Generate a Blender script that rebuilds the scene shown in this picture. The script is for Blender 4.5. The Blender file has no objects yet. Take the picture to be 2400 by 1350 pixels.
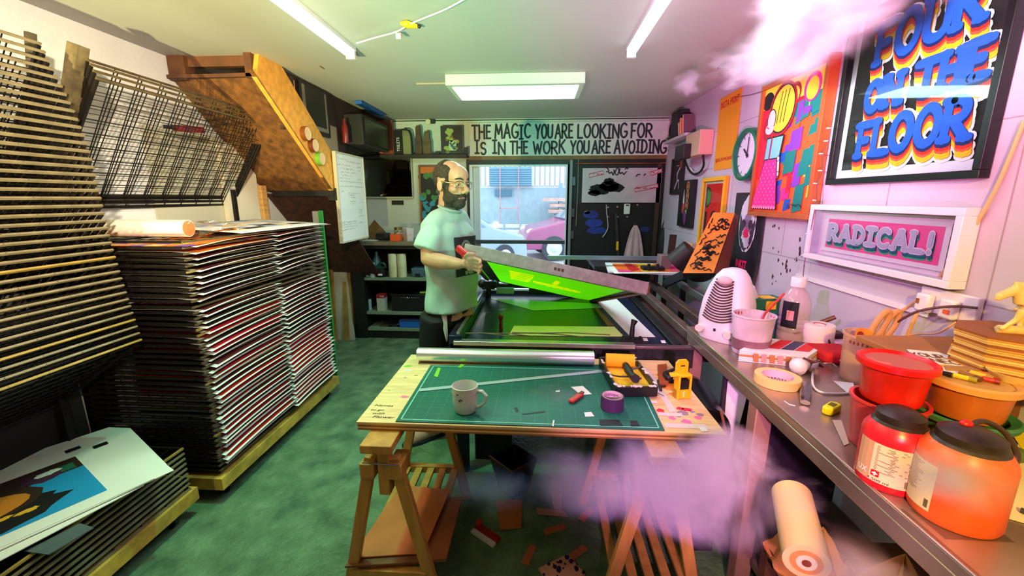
import bpy, math, random
import numpy as np
from mathutils import Matrix, Vector
R = math.radians
rnd = random.Random(7)
SC = bpy.context.scene
COL = SC.collection

# ------------------------------------------------------------------ camera
CAM_H, FPX, PITCH, YAW = 1.56, 980.0, 12.15, 3.65
cd = bpy.data.cameras.new('camera'); cd.sensor_width = 36.0; cd.lens = 36.0 * FPX / 2400; cd.clip_start = 0.02
cam = bpy.data.objects.new('camera', cd); COL.objects.link(cam)
cam.location = (0, 0, CAM_H); cam.rotation_euler = (R(90 - PITCH), 0, R(YAW))
SC.camera = cam

# ------------------------------------------------------------------ look
vs = SC.view_settings
vs.view_transform = 'Standard'; vs.look = 'None'; vs.gamma = 1.0; vs.use_curve_mapping = False
vs.exposure = 0.0
SC.cycles.use_denoising = True
SC.cycles.max_bounces = 6; SC.cycles.diffuse_bounces = 3; SC.cycles.glossy_bounces = 3
SC.cycles.transmission_bounces = 5; SC.cycles.transparent_max_bounces = 12; SC.cycles.volume_bounces = 0
SC.cycles.caustics_reflective = False; SC.cycles.caustics_refractive = False
SC.cycles.sample_clamp_indirect = 4.0
SC.cycles.volume_step_rate = 2.0; SC.cycles.volume_max_steps = 96

def srgb(r, g, b):
    f = lambda c: (c / 12.92 if c <= .04045 else ((c + .055) / 1.055) ** 2.4)
    return (f(r / 255), f(g / 255), f(b / 255), 1.0)

# ------------------------------------------------------------------ world: bright overcast daylight outside the door
w = bpy.data.worlds.new('sky'); SC.world = w; w.use_nodes = True
w.node_tree.nodes['Background'].inputs[0].default_value = (.74, .90, 1.0, 1)
w.node_tree.nodes['Background'].inputs[1].default_value = 2.9

# ------------------------------------------------------------------ lamps
def lamp(name, kind, loc, target, col, power, size=.3, size_y=None, angle=60, blend=1.0, spec=1.0):
    d = bpy.data.lights.new(name, kind); d.color = col; d.energy = power; d.specular_factor = spec
    if kind == 'AREA':
        d.shape = 'RECTANGLE'; d.size = size; d.size_y = size_y or size
    else:
        d.shadow_soft_size = size
    if kind == 'SPOT':
        d.spot_size = R(angle); d.spot_blend = blend
    o = bpy.data.objects.new(name, d); COL.objects.link(o); o.location = loc
    dv = Vector(target) - Vector(loc)
    o.rotation_euler = dv.to_track_quat('-Z', 'Y').to_euler()
    return o
# light shed by the two ceiling tubes and the box fitting
lamp('tube_light_left', 'AREA', (-1.11, 1.75, 2.33), (-1.11, 1.75, 0), (1, .80, .55), 13, .08, 1.6)
lamp('tube_light_right', 'AREA', (.52, 1.75, 2.33), (.52, 1.75, 0), (.75, .62, .85), 6.5, .08, 1.6)
lamp('box_light', 'AREA', (-.2, 3.4, 2.30), (-.2, 3.4, 0), (.56, 1, .95), 25, .9, .35)
# added coloured fill spots without real fittings, tinting walls, floor and smoke
lamp('amber_fill', 'SPOT', (.15, -.75, 2.1), (1.40, .75, 1.15), (1, .66, .14), 260, .04, angle=64)
lamp('magenta_fill', 'SPOT', (-.9, .5, 2.2), (1.39, 2.5, 1.4), (.92, .26, 1), 165, .04, angle=52)
lamp('violet_fill', 'SPOT', (.1, -.7, 1.6), (.50, 1.1, .80), (1, .40, .84), 300, .04, angle=30)
lamp('green_fill', 'SPOT', (-1.0, 1.7, 2.36), (-1.0, 1.9, 0), (.11, 1, .56), 92, .04, angle=84)
lamp('warm_fill', 'SPOT', (.2, -.6, 2.2), (-2.3, 2.0, 2.1), (1, .84, .60), 800, .04, angle=56)
lamp('smoke_lamp', 'SPOT', (-1.9, -.3, 2.0), (1.0, 1.7, 2.2), (.94, 1, .98), 1400, .12, angle=24)
# ceiling washes: added unseen spots that tint the ceiling
lamp('tan_wash', 'SPOT', (-1.1, -.9, .9), (-1.4, 1.9, 2.42), (1, .92, .40), 960, .04, angle=58)
lamp('teal_wash', 'SPOT', (-.1, -.9, .9), (-.1, 2.5, 2.42), (.10, 1, .72), 600, .04, angle=44)
lamp('mauve_wash', 'SPOT', (-.3, -.9, .9), (1.0, 2.35, 2.42), (1, .12, .52), 950, .04, angle=42)

# ------------------------------------------------------------------ pixel rays: place things at a known plane (photo frame 2400 x 1350)
_F = np.array([-math.sin(R(YAW)) * math.cos(R(PITCH)), math.cos(R(YAW)) * math.cos(R(PITCH)), -math.sin(R(PITCH))])
_R = np.array([math.cos(R(YAW)), math.sin(R(YAW)), 0.0]); _U = np.cross(_R, _F); _C = np.array([0, 0, CAM_H])
def _ray(x, y): return _F + _R * (x - 1200) / FPX - _U * (y - 675) / FPX
def at_y(x, y, Y): d = _ray(x, y); return Vector(_C + d * Y / d[1])
def at_x(x, y, X): d = _ray(x, y); return Vector(_C + d * X / d[0])
def at_z(x, y, Z): d = _ray(x, y); return Vector(_C + d * (Z - CAM_H) / d[2])

# ------------------------------------------------------------------ materials
MATS = {}
def mat(name, col, rough=.55, metal=0., var=.0, scale=6., bump=0., bscale=60., spec=.5, emit=None, estr=0., alpha=1., trans=0., coat=0., stretch=None, col2=None, thr=(.35, .65)):
    if name in MATS: return MATS[name]
    m = bpy.data.materials.new(name); m.use_nodes = True
    nt = m.node_tree; b = nt.nodes['Principled BSDF']
    c = srgb(*col); b.inputs['Base Color'].default_value = c
    b.inputs['Roughness'].default_value = rough; b.inputs['Metallic'].default_value = metal
    b.inputs['Specular IOR Level'].default_value = spec
    b.inputs['Coat Weight'].default_value = coat
    if trans: b.inputs['Transmission Weight'].default_value = trans
    if alpha < 1: b.inputs['Alpha'].default_value = alpha
    if emit:
        b.inputs['Emission Color'].default_value = srgb(*emit); b.inputs['Emission Strength'].default_value = estr
    if var or bump or col2:
        tc = nt.nodes.new('ShaderNodeTexCoord'); mp = nt.nodes.new('ShaderNodeMapping')
        nt.links.new(tc.outputs['Object'], mp.inputs[0])
        if stretch: mp.inputs['Scale'].default_value = stretch
    if var or col2:
        n = nt.nodes.new('ShaderNodeTexNoise'); n.inputs['Scale'].default_value = scale; n.inputs['Detail'].default_value = 5
        nt.links.new(mp.outputs[0], n.inputs['Vector'])
        r = nt.nodes.new('ShaderNodeValToRGB'); nt.links.new(n.outputs['Fac'], r.inputs[0])
        r.color_ramp.elements[0].position, r.color_ramp.elements[1].position = thr
        k = 1 - var
        r.color_ramp.elements[0].color = (c[0] * k, c[1] * k, c[2] * k, 1)
        k = 1 + var
        r.color_ramp.elements[1].color = srgb(*col2) if col2 else (min(1, c[0] * k), min(1, c[1] * k), min(1, c[2] * k), 1)
        nt.links.new(r.outputs[0], b.inputs['Base Color'])
    if bump:
        n2 = nt.nodes.new('ShaderNodeTexNoise'); n2.inputs['Scale'].default_value = bscale; n2.inputs['Detail'].default_value = 4
        nt.links.new(mp.outputs[0], n2.inputs['Vector'])
        bp = nt.nodes.new('ShaderNodeBump'); bp.inputs['Strength'].default_value = bump; bp.inputs['Distance'].default_value = .01
        nt.links.new(n2.outputs['Fac'], bp.inputs['Height']); nt.links.new(bp.outputs[0], b.inputs['Normal'])
    MATS[name] = m
    return m
def glassmat(name, col=(255, 255, 255), gloss=.035):
    if name in MATS: return MATS[name]
    m = bpy.data.materials.new(name); m.use_nodes = True; nt = m.node_tree; nt.nodes.remove(nt.nodes['Principled BSDF'])
    t = nt.nodes.new('ShaderNodeBsdfTransparent'); t.inputs[0].default_value = srgb(*col)
    g = nt.nodes.new('ShaderNodeBsdfGlossy'); g.inputs['Roughness'].default_value = .03
    mx = nt.nodes.new('ShaderNodeMixShader'); fr = nt.nodes.new('ShaderNodeFresnel'); fr.inputs[0].default_value = 1.22
    ad = nt.nodes.new('ShaderNodeMath'); ad.operation = 'ADD'; ad.inputs[1].default_value = gloss; ad.use_clamp = True
    nt.links.new(fr.outputs[0], ad.inputs[0]); nt.links.new(ad.outputs[0], mx.inputs[0])
    nt.links.new(t.outputs[0], mx.inputs[1]); nt.links.new(g.outputs[0], mx.inputs[2])
    nt.links.new(mx.outputs[0], nt.nodes['Material Output'].inputs[0]); MATS[name] = m
    return m

# ------------------------------------------------------------------ mesh builder
class MB:
    def __init__(s): s.v = []; s.f = []; s.m = []; s.M = None; s.mi = 0
    def add(s, V, F):
        o = len(s.v)
        if s.M is not None: V = [s.M @ Vector(p) for p in V]
        s.v += [tuple(p) for p in V]; s.f += [tuple(i + o for i in f) for f in F]; s.m += [s.mi] * len(F)
        return s
    def bx(s, x0, x1, y0, y1, z0, z1):
        return s.add([(x0, y0, z0), (x1, y0, z0), (x1, y1, z0), (x0, y1, z0), (x0, y0, z1), (x1, y0, z1), (x1, y1, z1), (x0, y1, z1)],
                     [(3, 2, 1, 0), (4, 5, 6, 7), (0, 1, 5, 4), (1, 2, 6, 5), (2, 3, 7, 6), (3, 0, 4, 7)])
    def bar(s, a, b, w, h, up=(0, 0, 1)):            # square bar from a to b, w across, h along 'up'
        a, b = Vector(a), Vector(b); d = (b - a).normalized(); u = Vector(up); sd = d.cross(u)
        if sd.length < 1e-4: sd = d.cross(Vector((0, 1, 0)))
        sd.normalize(); u = sd.cross(d); sd = sd * w / 2; u = u * h / 2
        V = [a - sd - u, a + sd - u, a + sd + u, a - sd + u, b - sd - u, b + sd - u, b + sd + u, b - sd + u]
        return s.add(V, [(0, 1, 2, 3), (7, 6, 5, 4), (1, 0, 4, 5), (2, 1, 5, 6), (3, 2, 6, 7), (0, 3, 7, 4)])
    def tube(s, pts, r, n=8, caps=True, sy=1.0):
        pts = [Vector(p) for p in pts]
        if len(pts) > 3 and n >= 5 and not isinstance(r, (list, tuple)):      # smooth curve through the points
            q = [pts[0]] + pts + [pts[-1]]; o = []
            for i in range(1, len(q) - 2):
                a, b, c, d = q[i - 1:i + 3]
                for t in (0, .25, .5, .75): o.append(.5 * (2 * b + (c - a) * t + (2 * a - 5 * b + 4 * c - d) * t * t + (3 * b - a - 3 * c + d) * t ** 3))
            pts = o + [pts[-1]]
        k = len(pts); rr = r if isinstance(r, (list, tuple)) else [r] * k
        V = []; F = []; u = None
        for i, p in enumerate(pts):
            d = (pts[min(i + 1, k - 1)] - pts[max(i - 1, 0)]).normalized()
            if u is None:
                u = d.cross(Vector((0, 0, 1)))
                if u.length < 1e-3: u = d.cross(Vector((0, 1, 0)))
            u = (u - d * u.dot(d)).normalized(); v = d.cross(u)
            for j in range(n):
                a = 2 * math.pi * j / n
                V.append(p + (u * math.cos(a) + v * math.sin(a) * sy) * rr[i])
        for i in range(k - 1):
            for j in range(n):
                j2 = (j + 1) % n; F.append((i * n + j, i * n + j2, i * n + n + j2, i * n + n + j))
        if caps: F += [tuple(range(n))[::-1], tuple(range((k - 1) * n, k * n))]
        return s.add(V, F)
    def cyl(s, a, b, r, r2=None, n=16): return s.tube([a, b], [r, r if r2 is None else r2], n)
    def lathe(s, prof, c=(0, 0, 0), n=28, sx=1., sy=1., caps=True):
        V = []; F = []; k = len(prof)
        for (r, z) in prof:
            for j in range(n):
                a = 2 * math.pi * j / n; V.append((c[0] + r * math.cos(a) * sx, c[1] + r * math.sin(a) * sy, c[2] + z))
        for i in range(k - 1):
            for j in range(n):
                j2 = (j + 1) % n; F.append((i * n + j, i * n + j2, i * n + n + j2, i * n + n + j))
        if len(prof) < 3 or prof[0] == prof[-1] or not caps: return s.add(V, F)
        if prof[0][0] > 1e-5: F.append(tuple(range(n))[::-1])
        if prof[-1][0] > 1e-5: F.append(tuple(range((k - 1) * n, k * n)))
        return s.add(V, F)
    def prism(s, poly, z0, z1):                       # xy polygon extruded in z
        n = len(poly); V = [(x, y, z0) for x, y in poly] + [(x, y, z1) for x, y in poly]
        F = [tuple(range(n))[::-1], tuple(range(n, 2 * n))] + [(i, (i + 1) % n, n + (i + 1) % n, n + i) for i in range(n)]
        return s.add(V, F)
    def slab(s, poly3, t):                            # 3d polygon thickened by vector t
        n = len(poly3); t = Vector(t); V = [Vector(p) for p in poly3]; V = V + [p + t for p in V]
        F = [tuple(range(n))[::-1], tuple(range(n, 2 * n))] + [(i, (i + 1) % n, n + (i + 1) % n, n + i) for i in range(n)]
        return s.add(V, F)
    def ball(s, c, r, n=14, k=9):
        rx, ry, rz = r if isinstance(r, (list, tuple)) else (r, r, r); V = [(c[0], c[1], c[2] - rz)]; F = []
        for i in range(1, k):
            t = math.pi * i / k
            for j in range(n):
                a = 2 * math.pi * j / n
                V.append((c[0] + rx * math.sin(t) * math.cos(a), c[1] + ry * math.sin(t) * math.sin(a), c[2] - rz * math.cos(t)))
        V.append((c[0], c[1], c[2] + rz)); L = len(V) - 1
        for j in range(n): j2 = (j + 1) % n; F.append((0, 1 + j2, 1 + j)); F.append((L, L - n + j, L - n + j2))
        for i in range(k - 2):
            for j in range(n):
                j2 = (j + 1) % n; o = 1 + i * n; F.append((o + j, o + j2, o + n + j2, o + n + j))
        return s.add(V, F)
    def grid(s, fn, nu, nv, two=False):               # surface patch fn(u,v)
        V = [fn(i / nu, j / nv) for j in range(nv + 1) for i in range(nu + 1)]; q = nu + 1
        return s.add(V, [(j * q + i, j * q + i + 1, j * q + q + i + 1, j * q + q + i) for j in range(nv) for i in range(nu)])
    # ---- flat artwork in the local x-z plane, facing -y; layer lifts it towards the viewer
    LY = .0007; cn = 0
    def rect(s, x0, x1, z0, z1, k, mi=0): s.mi = mi; y = -k * s.LY; return s.add([(x0, y, z0), (x1, y, z0), (x1, y, z1), (x0, y, z1)], [(0, 1, 2, 3)])
    def shp(s, pts, k, mi=0): s.mi = mi; y = -k * s.LY; return s.add([(x, y, z) for x, z in pts], [tuple(range(len(pts)))])
    def oval(s, cx, cz, rx, rz, k, mi=0, n=24, a0=0, a1=360, rot=0):
        c, sn = math.cos(R(rot)), math.sin(R(rot)); P = []
        for i in range(n + (a1 - a0 < 360)):
            a = R(a0 + (a1 - a0) * i / n); x, z = rx * math.cos(a), rz * math.sin(a); P.append((cx + x * c - z * sn, cz + x * sn + z * c))
        return s.shp(P, k, mi)
    def line(s, pts, wd, k, mi=0, round_=True):
        kk = k
        for (a, b) in zip(pts, pts[1:]):
            s.cn = (s.cn + 1) % 23; k = kk + s.cn * .05
            dx, dz = b[0] - a[0], b[1] - a[1]; L = math.hypot(dx, dz) or 1; nx, nz = -dz / L * wd / 2, dx / L * wd / 2
            s.shp([(a[0] - nx, a[1] - nz), (b[0] - nx, b[1] - nz), (b[0] + nx, b[1] + nz), (a[0] + nx, a[1] + nz)], k, mi)
        if round_:
            for p in pts: s.cn = (s.cn + 1) % 23; s.oval(p[0], p[1], wd / 2, wd / 2, kk + s.cn * .05, mi, n=10)
        return s
    def obj(s, name, mats, parent=None, local=False, smooth=35, bevel=0., mods=None):
        V = s.v
        if parent is None:
            if not local:
                a = np.array(V); org = Vector(((a[:, 0].min() + a[:, 0].max()) / 2, (a[:, 1].min() + a[:, 1].max()) / 2, a[:, 2].min()))
            else: org = Vector((0, 0, 0))
            V = [(p[0] - org.x, p[1] - org.y, p[2] - org.z) for p in V]
        elif not local:
            Mi = WM[parent].inverted(); V = [tuple(Mi @ Vector(p)) for p in V]
        me = bpy.data.meshes.new(name); me.from_pydata(V, [], s.f)
        mats = mats if isinstance(mats, (list, tuple)) else [mats]
        for m in mats: me.materials.append(m)
        if len(mats) > 1: me.polygons.foreach_set('material_index', s.m)
        if smooth:
            me.polygons.foreach_set('use_smooth', [True] * len(me.polygons)); me.set_sharp_from_angle(angle=R(smooth))
        me.update()
        o = bpy.data.objects.new(name, me); COL.objects.link(o)
        if parent is None: o.location = org; WM[o] = Matrix.Translation(org)
        else: o.parent = parent; WM[o] = WM[parent]
        if bevel:
            b = o.modifiers.new('bevel', 'BEVEL'); b.width = bevel; b.segments = 2; b.limit_method = 'ANGLE'; b.angle_limit = R(40)
        return o
WM = {}
def tag(o, label=None, cat=None, group=None, kind=None):
    if label: o['label'] = label
    if cat: o['category'] = cat
    if group: o['group'] = group
    if kind: o['kind'] = kind
    return o
def T(name, label, cat, loc=(0, 0, 0), rz=0., group=None, rot=None):      # a thing: Empty at its base
    o = bpy.data.objects.new(name, None); COL.objects.link(o); o.empty_display_size = .05
    o.location = loc; o.rotation_euler = rot or (0, 0, R(rz))
    WM[o] = Matrix.Translation(loc) @ o.rotation_euler.to_matrix().to_4x4()
    return tag(o, label, cat, group)
def box(*a): return MB().bx(*a)
def copy_thing(o, loc, rz=None, label=None):
    c = o.copy(); COL.objects.link(c); c.location = loc
    if rz is not None: c.rotation_euler = (0, 0, R(rz))
    if label: c['label'] = label
    for ch in list(o.children):
        d = ch.copy(); COL.objects.link(d); d.parent = c
        for g in list(ch.children):
            e = g.copy(); COL.objects.link(e); e.parent = d
    return c

def absorb(dst, *srcs):                                    # surface marks become part of the mesh they are painted on
    V, F, mi = [], [], []; ms = []
    for o in (dst,) + srcs:
        k = len(V); V += [tuple(v.co) for v in o.data.vertices]; base = len(ms); ms += list(o.data.materials)
        for p in o.data.polygons: F.append(tuple(i + k for i in p.vertices)); mi.append(p.material_index + base)
    me = bpy.data.meshes.new(dst.name); me.from_pydata(V, [], F)
    for m in ms: me.materials.append(m)
    me.polygons.foreach_set('material_index', mi); dst.data = me
    for o in srcs: bpy.data.objects.remove(o)
# ------------------------------------------------------------------ lettering
_gc = {}
def glyphs(txt, bold=0., shear=0., space=1.):
    key = (txt, bold, shear, space)
    if key not in _gc:
        cu = bpy.data.curves.new('lettering', 'FONT'); cu.body = txt; cu.size = 1; cu.offset = bold; cu.shear = shear; cu.space_character = space
        cu.align_x = 'CENTER'; cu.align_y = 'CENTER'; cu.resolution_u = 3
        o = bpy.data.objects.new('lettering', cu); COL.objects.link(o)
        me = bpy.data.meshes.new_from_object(o.evaluated_get(bpy.context.evaluated_depsgraph_get()))
        _gc[key] = ([tuple(v.co) for v in me.vertices], [tuple(p.vertices) for p in me.polygons])
        bpy.data.objects.remove(o); bpy.data.curves.remove(cu); bpy.data.meshes.remove(me)
    return _gc[key]
def text(mb, txt, x, z, h, k, mi=0, bold=0., width=None, shear=0., fn=None):      # printed letters, h = line size
    V, F = glyphs(txt, bold, shear); xs = [v[0] for v in V]; zs = [v[1] for v in V]
    cx, cz = (min(xs) + max(xs)) / 2, (min(zs) + max(zs)) / 2; sz = h / max(max(zs) - min(zs), .2)
    sx = sz if width is None else width / (max(xs) - min(xs))
    mb.mi = mi
    P = [(x + (v[0] - cx) * sx, z + (v[1] - cz) * sz) for v in V]
    mb.add([fn(*p) for p in P] if fn else [(p[0], -k * mb.LY, p[1]) for p in P], F)
def arc(cx, cz, rx, rz, a0, a1, n=8): return [(cx + rx * math.cos(R(a0 + (a1 - a0) * i / n)), cz + rz * math.sin(R(a0 + (a1 - a0) * i / n))) for i in range(n + 1)]
SF = {   # hand-drawn capitals in a unit-high box: (width, strokes)
 'A': (.62, [[(0, 0), (.31, 1), (.62, 0)], [(.12, .36), (.5, .36)]]), 'B': (.5, [[(0, 0), (0, 1)], [(0, 1)] + arc(.2, .76, .24, .24, 90, -90) + [(0, .52)] + arc(.22, .26, .28, .26, 90, -90) + [(0, 0)]]),
 'C': (.56, [arc(.33, .5, .33, .5, 50, 310, 12)]), 'D': (.58, [[(.06, 0), (.06, 1)], [(0, 1)] + arc(.16, .5, .42, .5, 90, -90, 10) + [(0, 0)]]),
 'E': (.46, [[(.05, 0), (.05, 1)], [(0, 1), (.44, 1)], [(.05, .52), (.38, .52)], [(0, 0), (.46, 0)]]), 'F': (.44, [[(.05, 0), (.05, 1)], [(0, 1), (.46, 1)], [(.05, .5), (.36, .5)]]),
 'G': (.6, [arc(.34, .5, .34, .5, 50, 330, 12) + [(.62, .42), (.4, .42)]]), 'H': (.52, [[(0, 0), (0, 1)], [(.52, 0), (.52, 1)], [(0, .5), (.52, .5)]]),
 'I': (.34, [[(.17, 0), (.17, 1)], [(0, 1), (.34, 1)], [(0, 0), (.34, 0)]]), 'K': (.52, [[(0, 0), (0, 1)], [(.5, 1), (.02, .45)], [(.14, .58), (.54, 0)]]),
 'L': (.42, [[(0, 1), (0, 0), (.44, 0)]]), 'M': (.74, [[(0, 0), (.1, 1), (.36, .3), (.64, 1), (.74, 0)]]), 'N': (.56, [[(0, 0), (0, 1), (.56, 0), (.56, 1)]]),
 'O': (.6, [arc(.3, .5, .3, .5, 90, 450, 14)]), 'P': (.48, [[(0, 0), (0, 1)], [(0, 1)] + arc(.2, .73, .28, .27, 90, -90) + [(0, .46)]]),
 'R': (.54, [[(0, 0), (0, 1)], [(0, 1)] + arc(.2, .74, .28, .26, 90, -90) + [(0, .48)], [(.18, .48), (.54, 0)]]),
 'S': (.48, [arc(.25, .75, .22, .25, 30, 270, 8) + arc(.25, .25, .23, .25, 90, -150, 8)]), 'T': (.56, [[(.28, 0), (.28, 1)], [(0, 1), (.58, 1)]]),
 'U': (.54, [[(0, 1)] + arc(.27, .28, .27, .28, 180, 360, 8) + [(.54, 1)]]), 'V': (.58, [[(0, 1), (.29, 0), (.58, 1)]]), 'W': (.8, [[(0, 1), (.2, 0), (.4, .8), (.6, 0), (.8, 1)]]),
 'X': (.54, [[(0, 0), (.54, 1)], [(0, 1), (.54, 0)]]), 'Y': (.56, [[(0, 1), (.28, .5), (.56, 1)], [(.28, .5), (.24, 0)]]), '!': (.2, [[(.1, 1), (.1, .36)], [(.1, .02), (.1, .04)]]), ' ': (.26, [])}
def hand(mb, txt, x0, x1, z0, h, wd, k, mi=0, gap=.16, jit=.0, serif=0., slope=0., fn=None):     # strokes fitted between x0 and x1
    tot = sum(SF[c][0] + gap for c in txt) - gap; sx = (x1 - x0) / tot; x = 0.; rr = random.Random(len(txt))
    for c in txt:
        dz = rr.uniform(-jit, jit); q = 1 + rr.uniform(-jit, jit)
        for st in SF[c][1]:
            P = [(x0 + (x + p[0]) * sx, z0 + (p[1] * q + dz) * h + slope * (x0 + x * sx)) for p in st]
            mb.line(P, wd, k, mi)
            if serif and c not in 'OCGS!':
                for p, (u, v) in zip(P, st):
                    if v in (0, 1): mb.line([(p[0] - serif, p[1]), (p[0] + serif, p[1])], wd * .8, k, mi)
        x += SF[c][0] + gap
def scribble(mb, x0, x1, z, h, wd, k, mi=0, seed=0):            # unreadable handwriting
    rr = random.Random(seed); x = x0; P = []
    while x < x1:
        P.append((x, z + rr.uniform(-.5, .5) * h)); x += h * rr.uniform(.2, .45)
        if rr.random() < .14 and len(P) > 2: mb.line(P, wd, k, mi, False); P = []; x += h * .6
    if len(P) > 1: mb.line(P, wd, k, mi, False)

# ------------------------------------------------------------------ shared materials
WHITE = mat('white_paint', (226, 224, 220), .75, var=.05, scale=3, bump=.15, bscale=30)
BLACK = mat('black_paint', (12, 12, 13), .55)
BLACKG = mat('black_gloss', (8, 8, 10), .25)
PAPER = mat('white_paper', (236, 236, 234), .8)
DKGREY = mat('dark_grey', (40, 40, 42), .6)
STEEL = mat('steel', (150, 152, 156), .35, 1., var=.12, scale=14)
ALU = mat('aluminium', (196, 196, 200), .32, .9, var=.08, scale=20)
PINE = mat('pine', (222, 170, 92), .6, var=.18, scale=5, stretch=(1, 1, 9))
PLY = mat('plywood', (232, 196, 140), .6, var=.12, scale=4, stretch=(2, 14, 2))
CARD = mat('cardboard', (176, 128, 78), .85, var=.12, scale=5)
YEL = mat('yellow_plastic', (252, 196, 20), .4)
RED = mat('red_plastic', (214, 24, 26), .35)
GLASS = glassmat('clear_glass')
XL, XR, YB, YF, ZC = -2.32, 1.39, 4.90, -1.40, 2.42
# ================================================================== the setting
def struct(name, mb, m, **k):
    o = mb.obj(name, m, **k); o['kind'] = 'structure'; return o
def floor_mat():
    m = mat('floor_paint', (70, 106, 78), .5, var=.25, scale=8, bump=.9, bscale=34, thr=(.25, .75), col2=(118, 150, 112))
    return m
struct('floor', box(XL - .15, XR + .15, YF - .15, YB + .15, -.1, 0), floor_mat())
struct('ceiling', box(XL - .15, XR + .15, YF - .15, YB + .15, ZC, ZC + .1), mat('ceiling_paint', (188, 186, 180), .9, var=.04, scale=1.2, bump=.1, bscale=14))
struct('wall_left', box(XL - .12, XL, YF, YB, 0, ZC), WHITE)
struct('wall_front', box(XL, XR, YF - .12, YF, 0, ZC), WHITE)
# painted block wall on the right, with a few courses and chipped paint
rw = MB().bx(XR, XR + .14, YF, YB, 0, ZC)
rwm = mat('block_wall_paint', (200, 188, 204), .7, var=.06, scale=2.5, bump=.25, bscale=9)
struct('wall_right', rw, rwm)
g = MB()
for z in (1.235, 1.79, 2.07): g.bx(XR - .0012, XR + .001, .4, YB, z, z + .004)
for y in (.9, 1.35, 1.8, 2.48, 3.2, 3.75, 4.2): g.bx(XR - .0012, XR + .001, y, y + .004, 1.24, 1.79)
struct('trim_1', g, mat('mortar_line', (170, 150, 160), .9))
g = MB(); rc = random.Random(3)
for i in range(26):
    y, z, s = rc.uniform(2.25, 2.65), rc.uniform(1.02, 1.42), rc.uniform(.003, .012)
    g.slab([(XR - .001, y + s * rc.uniform(.5, 1.2) * math.cos(a), z + s * rc.uniform(.6, 2) * math.sin(a)) for a in (0, 1, 2, 3, 4, 5)], (.0012, 0, 0))
struct('trim_2', g, mat('bare_block', (60, 30, 34), .9))
# back wall: boarded, with openings for the glazed door and the dark boarded door
g = MB(); DX0, DXM, DX1, DZ = -.80, .335, 1.39, 1.99
g.bx(XL, DX0, YB, YB + .12, 0, ZC); g.bx(DX0, XR, YB, YB + .12, DZ, ZC); g.bx(DXM - .02, DXM + .03, YB, YB + .12, 0, DZ)
struct('wall_back', g, mat('back_wall_paint', (196, 204, 190), .8, var=.06, scale=2, bump=.1))
g = MB(); g.bx(DX0, DX1, YB - .02, YB, DZ - .01, DZ + .035)
struct('trim_3', g, mat('dark_timber', (120, 84, 36), .6, var=.25, scale=8))
g = MB(); g.bx(XL, XR, YB - .012, YB, ZC - .02, ZC - .012); struct('trim_4', g, BLACK)
g = MB(); g.bx(DX0 - .03, DX0, YB - .02, YB + .06, 0, DZ); g.bx(DX0, DXM, YB - .02, YB + .06, DZ - .06, DZ - .01)
struct('trim_5', g, BLACK)
# glazed door: two panes, black mid rail
d1 = T('door_1', None, None, (-.23, YB + .03, 0)); d1['kind'] = 'structure'
g = MB(); g.bx(-.80, -.765, YB, YB + .05, 0, 1.93); g.bx(-.765, -.69, YB + .05, YB + .11, .4, 1.93); g.bx(.30, .335, YB, YB + .05, 0, 1.98); g.bx(-.765, .30, YB, YB + .05, 1.91, 1.94)
g.obj('door_frame', mat('door_frame_white', (214, 226, 232), .5), d1)
g = MB(); g.bx(-.765, .30, YB - .01, YB + .05, 1.035, 1.075); g.bx(-.765, .30, YB, YB + .05, 0, .40)
g.obj('door_rail', mat('door_rail_grey', (52, 60, 66), .5), d1)
g = MB(); g.bx(-.765, .30, YB + .02, YB + .026, 1.075, 1.91); g.obj('upper_pane', GLASS, d1)
g = MB(); g.bx(-.765, .30, YB + .02, YB + .026, .40, 1.035); g.obj('lower_pane', GLASS, d1)
# dark boarded door on the right
d2 = T('door_2', None, None, (.86, YB + .02, 0)); d2['kind'] = 'structure'
g = MB(); g.bx(DXM + .03, DX1, YB, YB + .06, 0, DZ - .01); g.obj('door_leaf', mat('door_black', (10, 9, 12), .6), d2)
g = MB(); g.bx(.335, .365, YB - .05, YB, 0, 1.97); g.obj('door_post', mat('door_post_grey', (120, 128, 134), .5), d2)
g = MB()
for z in (1.1, 1.35, 1.7): g.bx(.37, .40, YB - .03, YB, z, z + .09)
g.obj('hinge', mat('hinge_grey', (90, 96, 104), .4, .6), d2)
g = MB(); g.bx(1.30, 1.345, YB - .02, YB, .3, 1.93); g.obj('door_stile', mat('brown_timber', (70, 44, 28), .6, var=.2), d2)
# stain patches and vent on the ceiling
g = MB(); g.bx(1.18, 1.32, 3.02, 3.14, ZC - .012, ZC); struct('trim_6', g, mat('vent_dark', (48, 40, 46), .8))
# copper neon-like pipe over the dark door
g = MB(); p = [(.40, YB - .05, 1.935), (1.375, YB - .05, 1.935), (1.375, YB - .05, 1.905)]; g.tube(p, .006, 8)
tag(g.obj('copper_pipe', mat('copper', (250, 150, 96), .25, 1.)), 'thin bright copper pipe running above the dark boarded door', 'pipe')
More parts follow.
